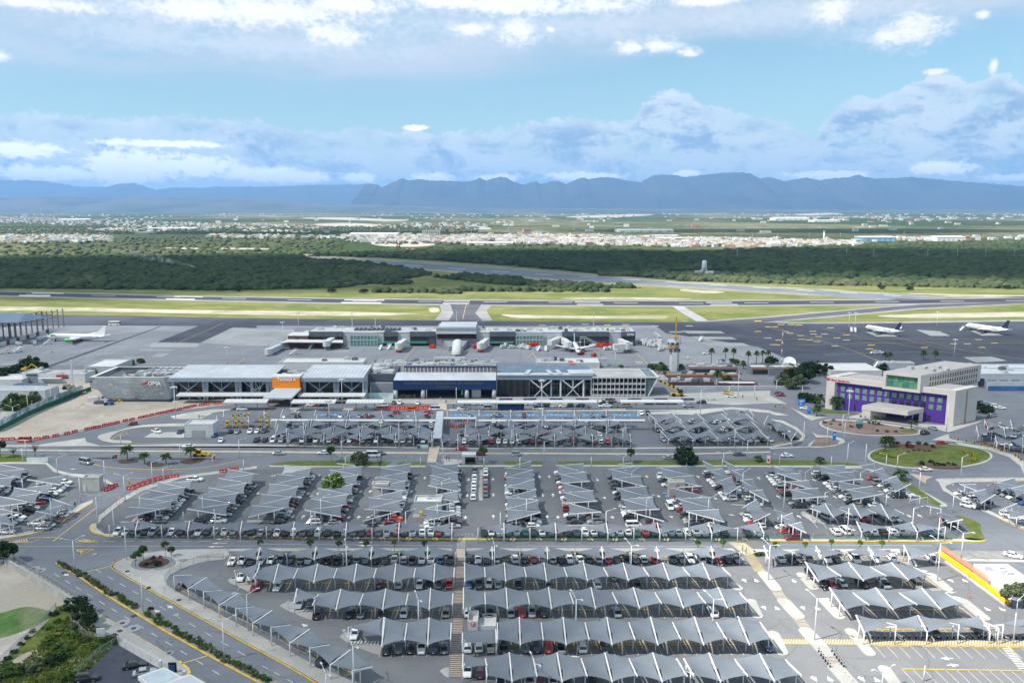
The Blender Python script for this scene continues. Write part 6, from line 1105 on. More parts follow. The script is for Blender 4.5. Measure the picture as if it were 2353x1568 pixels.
def hframe(b):
 hB(b,0,3.8,-.9,hd,0,hz);hB(b,HL-3.2,HL,-.9,hd,0,hz-.004);hB(b,3.81,HL-3.21,-.9,.79,hz-2.4,hz-.008);hB(b,.5,HL-.5,hd-.29,hd,0,hz-.9)
pA(H_,'cream_frame',hframe,cM);pA(H_,'end_stripe',lambda b:hB(b,HL+.01,HL+.08,hd*.45,hd*.52,0,hz-1),mat('tan stripe',(.36,.24,.17),.8,.1));pA(H_,'roof',lambda b:hB(b,3.9,HL-3.3,.85,hd-.4,hz-.85,hz-.5),rG)
ROOFH=mat('hotel roof felt',(.40,.375,.36),.9,.06,.3)
TD=-2.6
def hq(x,y,d):
 u,v=a4(x,y);dx,dy=(u-CU)/FP,(CV-v)/FP;r=V3((dx,cp_+dy*sp_,-sp_+dy*cp_));o=V3((0,0,CH));A=HA+e2*d;t=(A-o).dot(nrm)/r.dot(nrm);p=o+r*t;return(p-A).dot(e1),p.z
ts0b,zt0=hq(1030,772,TD);ts1,zt1=hq(1390,642,TD);zt1=(zt1+hq(1033,612,TD)[1])/2;zt0=(zt0+hq(1375,805,TD)[1])/2
bk_=G(*a4(1783,530),zt1);tdp=(bk_-HA-e1*ts1).dot(nrm)/e2.dot(nrm)-TD;tdp=max(25,min(60,tdp));print('tower',ts0b,ts1,zt0,zt1,tdp)
pA(H_,'tower_box',lambda b:(hB(b,ts0b,ts1,TD,TD+tdp,zt0,zt0+1.1),hB(b,ts0b,ts1,TD,TD+tdp,zt1-1.3,zt1),hB(b,ts0b,ts0b+1.2,TD,TD+tdp,zt0+1.11,zt1-1.31),hB(b,ts1-1.2,ts1,TD,TD+tdp,zt0+1.11,zt1-1.31),hB(b,ts0b+1.21,ts1-1.21,TD+1.7,TD+tdp,zt0+1.11,zt1-1.31)),cM);pA(H_,'tower_roof',lambda b:hB(b,ts0b+.6,ts1-.6,TD+.6,TD+tdp-.6,zt1+.005,zt1+.1),ROOFH)
pA(H_,'tower_base',lambda b:hB(b,ts0b+.5,ts1-.5,hd+.1,TD+tdp-.5,0,zt0-.05),cM);pA(H_,'roof_felt',lambda b:(hB(b,4.2,ts0b-.2,1,hd-.5,hz-.49,hz-.3),hB(b,ts1+.2,HL-3.5,1,hd-.5,hz-.49,hz-.3)),ROOFH)
for i in range(6):
 w_=(ts1-ts0b-2.6)/6
 for j in range(2):zz=zt0+1.2+j*(zt1-zt0-2.6)/2;pA(H_,'tower_glass',lambda b:hB(b,ts0b+1.3+i*w_+.06,ts0b+1.3+(i+1)*w_-.06,TD+1.4,TD+1.65,zz,zz+(zt1-zt0-2.6)/2-.25),mat('jade glass %d'%((i+j)%3),((.05,.22,.15),(.09,.27,.18),(.15,.27,.17))[(i+j)%3],.15,.15,.3,spec=.5))
pA(H_,'rooftop_unit',lambda b:[hB(b,ts0b+3+i*3,ts0b+5+i*3,TD+12+(i%3)*5,TD+14.5+(i%3)*5,zt1+.1,zt1+1.3)for i in range(5)],hV);pA(H_,'roof_vent',lambda b:[hB(b,8+i*7,8.6+i*7,6+(i%2)*6,6.6+(i%2)*6,hz-.3,hz+.1)for i in range(5)],wH)
TANW=mat('brown blind',(.16,.10,.075),.5,.2,.5);HWG=mat('hotel window',(.16,.27,.22),.18,.3,.9,spec=.5)
for j in range(3):
 for i in range(20):d0=TD+7+i*(tdp-9)/20;zz=zt1-3.2-j*(zt1-zt0)/3.1;pA(H_,'side_window',lambda b:hB(b,ts1+.005,ts1+.06,d0,d0+.9,zz,zz+1.8),TANW)if(j<2 or i>8)else None
for i,(y0_,x0_,x1_)in enumerate(((705,597,1000),(806,1487,1710),(763,592,1404),(868,1480,1710),(825,590,1062),(891,1133,1397),(935,1470,1700))):
 n=round((x1_-x0_)/(67.5 if i in(0,2,4,5)else 76))
 for k in range(n+1):
  x=x0_+(x1_-x0_)*k/n;s,z=hs(x,y0_+(x-x0_)*.1195)
  if s>HL-3.6 or z+1.2>hz-2.4:continue
  pA(H_,'window',lambda b:hB(b,s-.95,s+.95,.62,.79,z-1.15,z+1.15),dG if i==5 else HWG)
for s in[6+i*3.1 for i in range(int((HL-10)/3.1))]:
 if random.random()<.7:pA(H_,'ground_floor_window',lambda b:hB(b,s,s+random.choice((.5,1.3)),.64,.79,.5,3.2),random.choice((wH,dG,HWG,dG)))
ps0,_=hs(1000,1040);ps1,_=hs(1420,1040)
pA(H_,'entrance_porch',lambda b:(hB(b,ps0,ps1,-13,-.95,4.6,6.6),hB(b,ps0,ps0+3.5,-12.8,-1,.0,4.59),hB(b,ps1-1.2,ps1-.2,-2.2,-1,0,4.59)),cM);pA(H_,'porch_roof',lambda b:hB(b,ps0+.5,ps1-.5,-12.5,-1.2,6.61,6.7),ROOFH)
sx0,zz0=hs(542,690);sx1,_=hs(740,705)
o=pT(H_,'Hilton Garden Inn',0,sx1-sx0-1.2,0,0,tR,name='sign_letters');pz=HA+e1*(sx0+1.2)+e2*(-1.0);o.location=(pz.x-HA.x,pz.y-HA.y,hz-1.95);o.rotation_euler=(pi/2,0,hang)
pA(H_,'sign_emblem',lambda b:hB(b,sx0-.4,sx0+.8,-1.05,-.92,hz-2.0,hz-.8),tR)
# boarding wing on the far right
b_=fB('terminal_wing','long pale terminal wing with slit windows behind the hotel',a4,1780,2560,760,640,585,gL,rW,5);d_=fD(b_)
for k in range(5):
 for j in range(4):x=fx(a4,2000+k*110+j*20,690,d_[2]);pA(b_,'slit_window',lambda b:b.bx(x,x+.9,d_[2]-.1,d_[2]-.01,d_[4]-6.5,d_[4]-2.6),sG)
pA(b_,'dark_entrance',lambda b:(b.bx(fx(a4,1840,700,d_[2]),fx(a4,1965,700,d_[2]),d_[2]-.5,d_[2]-.02,1,d_[4]-2),b.bx(fx(a4,1925,760,d_[2]),fx(a4,2500,760,d_[2]),d_[2]-.4,d_[2]-.02,0,d_[4]-8)),[mat('dark screen',(.03,.035,.055),.5,.2)]);pA(b_,'blue_wall',lambda b:b.bx(fx(a4,1920,800,d_[2]),fx(a4,2560,800,d_[2]),d_[2]-8,d_[2]-7.6,0,2.6),mat('blue hoarding',(.05,.13,.30),.6,.2,.3));pA(b_,'ramp_parapet',lambda b:b.bx(fx(a4,1920,800,d_[2]),fx(a4,2560,800,d_[2]),d_[2]-7.5,d_[2]-7.1,0,5.0),gL)
b_=fB('terminal_wing','upper pale roof block behind the slit window wing',a4,1830,2560,640,590,548,gL,rW,4);fD(b_)
# far left: hangar skeleton, courier offices, warehouse, white cube
hg=tH('hangar_frame','open steel hangar skeleton with a blue grey roof at the left edge','hangar',W_(a1,150,330));hY=W_(a1,150,330).y
pA(hg,'roof',lambda b:b.mesh([tuple(W_(a1,x,y,z))for x,y,z in((-500,170,16),(165,160,16),(455,112,14),(235,72,19),(-500,60,19))],[(0,1,2,3,4)]),rB)
def hangar(b):
 for i in range(11):
  q=W_(a1,-120+i*52,345-i*11);b.beam((q.x,q.y,0),(q.x,q.y,15),.7);b.beam((q.x,q.y,9),(q.x+8,q.y+6,15),.35);b.beam((q.x+8,q.y+6,9),(q.x,q.y,15),.3)
  r=q+V3((4,22,0));b.beam((r.x,r.y,0),(r.x,r.y,15),.6)
 for z in(9,12,15):p,q=W_(a1,-120,345),W_(a1,400,235);b.beam((p.x,p.y,z),(q.x,q.y,z),.45)
pA(hg,'steel_frame',hangar,mat('rusty grey steel',(.16,.16,.165),.7,.2,.5));
hw=tH('banner_wall','low wall of white and maroon banners in front of the hangar skeleton','wall',W_(a1,200,340));
for i in range(17):
 p,q=W_(a1,-30+i*30,392-i*8.8),W_(a1,i*30,392-(i+1)*8.8);pA(hw,'banner',lambda b:b.beam((p.x,p.y,1.5),(q.x,q.y,1.5),.25,3),wH if i%3 else mat('maroon banner',(.16,.05,.06),.6,.2))
b_=fB('courier_office','white courier office with red estafeta lettering',a1,365,775,715,638,600,wH,rG,2);d_=fD(b_);pT(b_,'estafeta',fx(a1,515,650,d_[2])-b_.location.x,fx(a1,625,650,d_[2])-b_.location.x,-.2,fz(a1,570,655,d_[2]),tR,name='sign_letters')
for i in range(9):x=fx(a1,375+i*27,668,d_[2]);pA(b_,'window',lambda b:b.bx(x,x+2.2,d_[2]-.1,d_[2]-.01,fz(a1,400,672,d_[2]),fz(a1,400,660,d_[2])),dG)
pA(b_,'porch_roof',lambda b:b.bx(d_[0],d_[1]-12,d_[2]-2.5,d_[2]-.12,2.9,3.2),wH)
b_=fB('courier_office','taller white office block with a dark sign band beside the courier office',a1,200,362,712,625,590,wH,rW,1);d_=fD(b_);pA(b_,'sign_band',lambda b:b.bx(fx(a1,238,640,d_[2]),fx(a1,345,640,d_[2]),d_[2]-.15,d_[2]-.01,fz(a1,300,648,d_[2]),fz(a1,300,632,d_[2])),gD);pA(b_,'door',lambda b:b.bx(fx(a1,245,690,d_[2]),fx(a1,345,690,d_[2]),d_[2]-.12,d_[2]-.01,0,5),sG)
b_=fB('low_office','long low white office running off the left edge',a1,-300,198,735,690,640,wH,MATS['bright roof'],0);fD(b_)
b_=fB('warehouse','pale flat warehouse behind big bushes at the left edge',a1,-300,412,880,790,745,wH,mat('dull roof',(.36,.39,.43),.8,.1,.2),0);fD(b_)
b_=fB('warehouse','white roofed shed between the apron and the tiled block',a1,770,1040,620,570,502,gL,wH,0);fD(b_)
b_=fB('cube_building','small white cube building with a grey shutter in the upper car park',a1,1690,1950,1212,1100,1060,wH,MATS['bright roof'],0);d_=fD(b_);pA(b_,'shutter_door',lambda b:b.bx(fx(a1,1758,1180,d_[2]),fx(a1,1880,1180,d_[2]),d_[2]-.12,d_[2]-.01,0,fz(a1,1800,1145,d_[2])),mat('grey shutter',(.36,.36,.355),.7,.06,.5))
# booths in the car parks
def bT(l_b,f,x0,x1,yb,yt,yr,m=mat('raw concrete',(.47,.46,.42),.9,.1,.4,col2=(.38,.37,.34),s_2=.3),door=None,hatch=None):
 t=fB('equipment_booth',l_b,f,x0,x1,yb,yt,yr,m,m,0,'booth');t['group']='concrete booths in the middle car park';d=fD(t)
 if door:pA(t,'door',lambda b:b.bx(fx(f,door[0],yb,d[2]),fx(f,door[1],yb,d[2]),d[2]-.1,d[2]-.01,.1,2.2),wH)
 if hatch:pA(t,'hatch',lambda b:b.bx(fx(f,hatch[0],yb,d[2]),fx(f,hatch[1],yb,d[2]),d[2]-.08,d[2]-.01,d[4]*.72,d[4]*.95),mat('rusty hatch',(.25,.2,.12),.8,.2,1))
bT('concrete booth at the exit road with a pale door',b1,752,905,355,238,232,door=(765,792));bT('concrete booth in the fifth canopy column',b2,1055,1205,400,300,293,door=(1160,1192),hatch=(1105,1130));bT('concrete booth with a tan hatch near the white van',b3,1428,1572,405,285,278,hatch=(1495,1520))
b_=fB('service_building','pale service building with a mottled white roof among the canopy columns',b2,1440,1690,568,462,402,mat('grey green wall',(.36,.40,.41),.8,.06),mat('mottled roof',(.62,.61,.58),.9,.12,.6,col2=(.48,.47,.45),s_2=.4),0);d_=fD(b_);b_.scale=(1,1,1);pA(b_,'generator',lambda b:b.bx(fx(b2,1495,530,d_[2]),fx(b2,1525,530,d_[2]),d_[2]-2.4,d_[2]-1,.4,1.7),mat('ochre machine',(.5,.36,.08),.6,.2));pA(b_,'step',lambda b:b.bx(fx(b2,1435,560,d_[2]),fx(b2,1550,560,d_[2]),d_[2]-2.8,d_[2]-.05,0,.35),cO)
bs=W_(b2,1942,108);B_=tH('bus_shelter','small dark glass bus shelter with a white roof beside the boulevard','bus shelter',bs);bk=fx(b2,1885,90,bs.y),fx(b2,2003,90,bs.y)
pA(B_,'roof',lambda b:b.bx(bk[0]-.2,bk[1]+.2,bs.y-.3,bs.y+3.2,3.0,3.9),wH);pA(B_,'glass_wall',lambda b:(b.bx(bk[0],bk[1],bs.y+2.6,bs.y+2.7,0,2.99),b.bx(bk[0],bk[0]+.1,bs.y,bs.y+2.5,0,2.99),b.bx(bk[1]-.1,bk[1],bs.y,bs.y+2.5,0,2.99)),dG);pA(B_,'side_panel',lambda b:b.bx(bk[0]-.1,bk[0]+1,bs.y-.25,bs.y-.05,0,2.9),gL)
tb=W_(c2,2070,885);t_=tH('ticket_booth','white ticket booth with a red sign, standing between canopies by the zebra walkway','ticket booth',tb);X=lambda x,y:RY(*c2(x,y),tb.y).x;Z=lambda v:ztop(tb.y,c2(2070,v)[1])
pA(t_,'tall_block',lambda b:(b.bx(X(1932,800),X(1937,800),tb.y,tb.y+5.2,0,Z(795)),b.bx(X(2020,800),X(2026,800),tb.y,tb.y+5.2,0,Z(795)),b.bx(X(1937,800)+.01,X(2020,800)-.01,tb.y,tb.y+.3,0,Z(795)),b.bx(X(1937,800)+.01,X(2020,800)-.01,tb.y+4.9,tb.y+5.2,0,Z(795)),b.bx(X(1937,800)+.01,X(2020,800)-.01,tb.y+.31,tb.y+4.89,0,Z(795)-1.3)),wH)
pA(t_,'low_block',lambda b:(b.bx(X(2030,860),X(2193,860),tb.y+.3,tb.y+6.2,0,Z(845)-.6),b.bx(X(2030,860),X(2193,860),tb.y+.3,tb.y+.6,Z(845)-.59,Z(845)),b.bx(X(2190,860),X(2193,860),tb.y+.61,tb.y+6.2,Z(845)-.59,Z(845)),b.bx(X(2030,860),X(2189,860),tb.y+5.9,tb.y+6.2,Z(845)-.59,Z(845))),wH)
pA(t_,'red_sign',lambda b:b.bx(X(1965,820),X(2000,820),tb.y-.12,tb.y-.01,Z(838),Z(804)),mat('sign red',(.62,.10,.05),.5,0));pA(t_,'bus_pictogram',lambda b:(b.bx(X(1973,820),X(1992,820),tb.y-.2,tb.y-.13,Z(829),Z(810)),b.bx(X(1976,820),X(1989,820),tb.y-.26,tb.y-.21,Z(820),Z(813),1)),[tW,MATS['sign red']])
gs=tH('station_canopy','flat white framed roof at the bottom edge beside the forecourt','roof',W_(c1,1550,1400));zg=5.0
pA(gs,'roof_slab',lambda b:b.prism([(q.x,q.y)for q in(W_(c1,1262,1300,zg),W_(c1,1505,1215,zg),W_(c1,1665,1300,zg),W_(c1,1740,1278,zg),W_(c1,1900,1368,zg),W_(c1,2000,1430,zg),W_(c1,1500,1500,zg))],zg-.8,zg),wH);pA(gs,'roof_inset',lambda b:(b.prism([(q.x,q.y)for q in(W_(c1,1285,1305,zg),W_(c1,1500,1230,zg),W_(c1,1640,1305,zg),W_(c1,1480,1370,zg),W_(c1,1400,1390,zg))],zg+.004,zg+.05),b.prism([(q.x,q.y)for q in(W_(c1,1540,1370,zg),W_(c1,1740,1292,zg),W_(c1,1860,1368,zg),W_(c1,1900,1430,zg),W_(c1,1640,1440,zg))],zg+.004,zg+.05,1)),[mat('pale blue roof',(.40,.47,.50),.7,.08,.5),rW]);pA(gs,'pillar',lambda b:[b.bx(q.x-.3,q.x+.3,q.y-.3,q.y+.3,0,zg-.81)for q in(W_(c1,1480,1330,0),W_(c1,1700,1430,0))],wH)
tt=W_(c1,1585,1270);to=tH('totem_sign','dark blue totem sign on the sidewalk corner','sign',tt);pA(to,'board',lambda b:(b.bx(tt.x-.8,tt.x+.8,tt.y-.15,tt.y+.15,.2,2.3)),mat('navy board',(.008,.014,.035),.4,.1));pA(to,'blue_print',lambda b:[b.bx(tt.x-.6+.4*(i%3),tt.x-.35+.4*(i%3),tt.y-.21,tt.y-.16,.6+.5*(i//3),.8+.5*(i//3))for i in range(9)],mat('blue print',(.05,.25,.55),.5,0))
wh=W_(c4,2080,520);b_=tH('white_house','bright white flat roofed house behind the yellow wall','house',wh);zz=2.7
P5=[W_(c4,1885,275,zz),W_(c4,2200,275,zz),W_(c4,2480,465,zz),W_(c4,2165,478,zz)]
pA(b_,'wall',lambda b:b.prism([(q.x,q.y)for q in P5],0,zz-.7),wH)
def parap(b):
 c=sum(P5,V3())/4
 for i in range(4):p,q=P5[i],P5[(i+1)%4];b.prism([(p.x,p.y),(q.x,q.y),(q.x+(c.x-q.x)*.05,q.y+(c.y-q.y)*.05),(p.x+(c.x-p.x)*.05,p.y+(c.y-p.y)*.05)],zz-.695,zz)
pA(b_,'parapet',parap,wH);pA(b_,'rooftop_unit',lambda b:[b.box(tuple(W_(c4,x,y,zz-.7)),(1.6,1.3,1.1))for x,y in((2010,330),(2140,335),(2160,370),(2215,385))],hV)
b2_=tH('white_house','white boundary annex hidden behind the leafy trees at the right edge','house',W_(c4,2300,560));pA(b2_,'wall',lambda b:b.prism([(q.x,q.y)for q in(W_(c4,2170,540,0),W_(c4,2210,470,0),W_(c4,2500,520,0),W_(c4,2500,600,0))],0,2.8),wH)
def aL(l_b,pos,heading,s=1.0,engine=None,fin=None,title=None,L=44.0,cat='airliner'):
 rz=math.atan2(heading[1],heading[0]);t=tH('airliner',l_b,cat,(pos.x,pos.y,0),rz);PW=MATS.get('aircraft white')or mat('aircraft white',(.78,.79,.80),.3,.04,.3,spec=.5);em=engine or PW;fm=fin or PW
 r=2.0*s;zc=3.4*s;L*=s
 def put(name,fn,m):b=MB();fn(b);return b.build(name,m,t)
 st=[(.5,.05,-.25),(.48,.45,-.18),(.455,.75,-.08),(.42,.95,0),(.36,1,0),(-.18,1,0),(-.30,.86,.12),(-.40,.55,.34),(-.47,.26,.58),(-.5,.10,.72)]
 put('fuselage',lambda b:b.tube([(x*L,0,zc+dz*r)for x,k,dz in st],[k*r for x,k,dz in st],14),PW)
 def wing(b,sg):
  pts=[(.10*L,sg*r*.7,zc-.9*s),(-.09*L,sg*r*.7,zc-.9*s),(-.155*L,sg*.40*L,zc+.6*s),(-.115*L,sg*.40*L,zc+.6*s)]
  b.mesh([(x,y,z+.22*s)for x,y,z in pts]+[(x,y,z-.22*s)for x,y,z in pts],[(0,1,2,3),(7,6,5,4),(0,4,5,1),(1,5,6,2),(2,6,7,3),(3,7,4,0)]);q=pts[2];b.mesh([(q[0],q[1],q[2]),(q[0]+.05*L,q[1],q[2]),(q[0]+.01*L,q[1]+sg*.5,q[2]+2*s),(q[0]-.012*L,q[1]+sg*.5,q[2]+2*s)],[(0,1,2,3)])
 for sg in(-1,1):
  put('wing',lambda b:wing(b,sg),PW)
  put('engine',lambda b:b.tube([(.115*L,sg*.135*L,zc-1.7*s),(.09*L,sg*.135*L,zc-1.7*s),(.03*L,sg*.135*L,zc-1.6*s),(-.005*L,sg*.135*L,zc-1.5*s)],[1.05*s,1.2*s,1.05*s,.6*s],12),em)
  put('stabiliser',lambda b:b.mesh([(-.40*L,sg*.4,zc+.7*s),(-.48*L,sg*.4,zc+.7*s),(-.495*L,sg*.15*L,zc+1.1*s),(-.465*L,sg*.15*L,zc+1.1*s)]+[(-.40*L,sg*.4,zc+.45*s),(-.48*L,sg*.4,zc+.45*s),(-.495*L,sg*.15*L,zc+.95*s),(-.465*L,sg*.15*L,zc+.95*s)],[(0,1,2,3),(7,6,5,4),(0,4,5,1),(1,5,6,2),(2,6,7,3),(3,7,4,0)]),PW)
 fp=[(-.34*L,zc+r*.9),(-.475*L,zc+r*.9),(-.515*L,zc+r+6*s),(-.465*L,zc+r+6*s)]
 put('tail_fin',lambda b:b.mesh([(x,-.2*s,z)for x,z in fp]+[(x,.2*s,z)for x,z in fp],[(0,1,2,3),(7,6,5,4),(0,4,5,1),(1,5,6,2),(2,6,7,3),(3,7,4,0)]),fm)
 put('cockpit_window',lambda b:b.tube([(.462*L,0,zc+.28*r),(.445*L,0,zc+.38*r)],[.60*r,.72*r],12),dG)
 for sg in(-1,1):put('window_row',lambda b:[b.box((x*L,sg*r*.985,zc+.12*r),(.3*s,.12,.42*s))for x in[-.28+.014*k for k in range(48)]],dG)
 for x,y in((.36*L,0),(-.04*L,2.6*s),(-.04*L,-2.6*s)):put('landing_gear',lambda b:(b.tube([(x,y-.4,.55*s),(x,y+.4,.55*s)],.55*s,8),b.beam((x,y,.5*s),(x,y,zc-r*.6),.3*s)),TYRE)
 if title:o=pT(t,title,.30*L,.40*L,-r*1.0,zc+.3*r,LETTG,name='title_letters');o.rotation_euler=(pi/2,0,pi);o.location=(.42*L,r*1.005,zc+.12*r)
 return t
aL('white airliner with green engines and green viva title on the left apron',W_(a1,705,330),(-1,.10),1.0,mat('engine green',(.03,.50,.08),.35,.05,spec=.5),None,'viva',45)
aL('pale airliner facing the terminal at the pier gate',W_(a3,575,425),(.02,-1),.88,gD,mat('pale blue fin',(.40,.50,.62),.4,.1),None,38)
NAVY_=mat('navy fin',(.02,.03,.07),.4,.1);aL('white jet with a navy fin on a pale stand, left one on the far apron',W_(a4,1030,262),(-.38,.92),.92,gD,NAVY_,None,36);aL('white jet with a navy fin at the right edge of the far apron',W_(a4,1985,250),(-.38,.92),1.0,gD,NAVY_,None,36)
# PLANTS, LAMPS, FENCES, SMALL THINGS
def leaf_mat(name,col,var=.45):
 m=bpy.data.materials.new(name);m.use_nodes=True;nt=m.node_tree;b=NB(nt);bs=nt.nodes['Principled BSDF'];bs.inputs['Roughness'].default_value=.8;bs.inputs['Specular IOR Level'].default_value=.15
 tcn=b.n('ShaderNodeNewGeometry');oi=b.n('ShaderNodeObjectInfo')
 k=b.mix(b.ss(b.noise(tcn.outputs['Position'],1.1,3,.6),.3,.7),tuple(c*(1-var)for c in col),tuple(c*(1+var)for c in col))
 k=b.mix(1.0,k,b.mix(oi.outputs['Random'],(.8,.85,.8),(1.15,1.1,1.05)),'MULTIPLY');nt.links.new(k,bs.inputs['Base Color'])
 t=b.n('ShaderNodeBsdfTranslucent');nt.links.new(k,t.inputs[0]);mx=b.n('ShaderNodeMixShader');mx.inputs[0].default_value=.25
 nt.links.new(bs.outputs[0],mx.inputs[1]);nt.links.new(t.outputs[0],mx.inputs[2]);nt.links.new(mx.outputs[0],nt.nodes['Material Output'].inputs[0]);MATS[name]=m;return m
lF=leaf_mat('leaf green',(.060,.105,.022));lD=leaf_mat('dark leaf',(.026,.052,.018));lB=leaf_mat('bright leaf',(.10,.17,.022));lG=leaf_mat('grey green leaf',(.105,.13,.072));lY=leaf_mat('yellow hedge',(.26,.26,.03));LEAFR=leaf_mat('red bush leaf',(.16,.025,.03));PALMG=leaf_mat('palm frond',(.050,.085,.028));LEAFP=leaf_mat('magenta bloom',(.38,.03,.22))
BARK=mat('bark brown',(.14,.10,.075),.95,.2,2);PTRUNK=mat('palm trunk',(.21,.17,.13),.95,.2,2)
def cm_(seed,n=700,leaf=.32,lumps=14,flat_=.8,lm=lF):
 """unit crown (radius 1): lumps of small leaf faces with gaps between"""
 rd=random.Random(seed);b=MB();L_=[]
 for i in range(lumps):
  t,p=rd.uniform(0,6.283),math.acos(rd.uniform(-.55,1));r=rd.uniform(.45,.78)
  L_.append((V3((r*sin(p)*cos(t),r*sin(p)*sin(t),r*cos(p)*flat_)),rd.uniform(.22,.42)))
 for i in range(n):
  c,r=rd.choice(L_);d=V3((rd.gauss(0,1),rd.gauss(0,1),rd.gauss(0,1))).normalized();p=c+d*r*rd.uniform(.55,1)**.5
  nn=(d+V3((rd.gauss(0,.5),rd.gauss(0,.5),rd.gauss(.3,.5)))).normalized();a=nn.orthogonal().normalized();q=nn.cross(a);w=rd.uniform(0,3.14);a,q=a*cos(w)+q*sin(w),q*cos(w)-a*sin(w);s=leaf*rd.uniform(.5,1)
  b.face([p-a*s*.5-q*s*.25,p+q*s*-.1+a*s*.5,p+a*s*.45+q*s*.4,p-a*s*.4+q*s*.45])
 return b.data('crown',lm)
CROWN={}
def cN(kind,lm,i):
 k=(kind,lm.name,i%3)
 if k not in CROWN:CROWN[k]=cm_(hash(kind)%97 if False else len(CROWN)*7+3,{'tree':900,'bush':420,'shrub':260}[kind],{'tree':.24,'bush':.30,'shrub':.36}[kind],{'tree':18,'bush':11,'shrub':8}[kind],{'tree':.85,'bush':.7,'shrub':.75}[kind],lm)
 return CROWN[k]
TRUNK={}
def tk_(k):
 if k not in TRUNK:
  rd=random.Random(k);b=MB();b.tube([(0,0,0),(.05,.02,.5),(0,.05,1)],[.09,.07,.05],7)
  for i in range(5):t=6.28*i/5+rd.random();b.tube([(0,.04,.75+.05*i),(.35*cos(t),.35*sin(t),1.15),(.6*cos(t),.6*sin(t),1.45)],[.04,.03,.012],5)
  TRUNK[k]=b.data('trunk',BARK)
 return TRUNK[k]
def tree(l_b,f,x,yb,r,h,lm=lF,n=0,grp=None,squash=.9,name='leafy_tree',cat='tree'):
 """r crown radius, h total height in metres, base back-projected from image coordinates"""
 p=W_(f,x,yb);i=int(abs(x)+abs(yb));t=tH(name,l_b,cat,(p.x,p.y,.1),i*1.3,grp);th=max(.5,h-r*1.5*squash);inst('trunk',tk_(i%3),t,(0,0,0),0,(max(.8,r*.55),max(.8,r*.55),th*.8))
 inst('crown',cN('tree',lm,i),t,(0,0,h-r*squash),i,(r,r,r*squash));return t
def bU(l_b,f,x,yb,r,h=None,lm=lD,grp=None,name='bush',kind='bush'):
 p=W_(f,x,yb)if f else x;i=int(abs(p.x*7)+abs(p.y*3));o=inst(name,cN(kind,lm,i),None,(p.x,p.y,.1+(h or r*.8)*.42),i,(r,r,(h or r*.8)*.62));return tag(o,l_b,'bush' if name=='bush' else 'shrub',grp)
def palm_meshes():
 b=MB();b.tube([(0,0,0),(.03,0,.5),(0,.02,1)],[.30,.22,.20],8);tr=b.data('trunk',PTRUNK);rd=random.Random(4);out=[]
 for v in range(2):
  b=MB()
  for i in range(46):
   t=rd.uniform(0,6.283);e=rd.uniform(-.75,1.25)if v==0 else rd.uniform(-.25,1.0);d=V3((cos(t),sin(t),0));s=V3((-sin(t),cos(t),0));L=rd.uniform(.8,1.05);pr=None
   for k in range(5):
    q=k/4;p=d*(cos(e)*q*L)+V3((0,0,sin(e)*q*L-.55*q*q*L));w_=.17*sin(pi*min(1,q*.85+.12))
    if pr:b.face([pr[0]-s*pr[1]+V3((0,0,-pr[1]*.5)),pr[0],p,p-s*w_+V3((0,0,-w_*.5))]);b.face([pr[0],pr[0]+s*pr[1]+V3((0,0,-pr[1]*.5)),p+s*w_+V3((0,0,-w_*.5)),p])
    pr=(p,w_)
  out.append(b.data('fronds',PALMG))
 return tr,out
PT,PF=palm_meshes()
def pM(l_b,f,x,yb,yt,r=2.3,grp='palm trees around the terminal',v=0):
 """yt = row of the crown's centre"""
 p=W_(f,x,yb);h=ztop(p.y,f(x,yt)[1]);t=tH('palm_tree',l_b,'palm tree',(p.x,p.y,0),x,grp);inst('trunk',PT,t,(0,0,0),0,(1,1,h));inst('fronds',PF[v],t,(0,0,h),0,r);return t
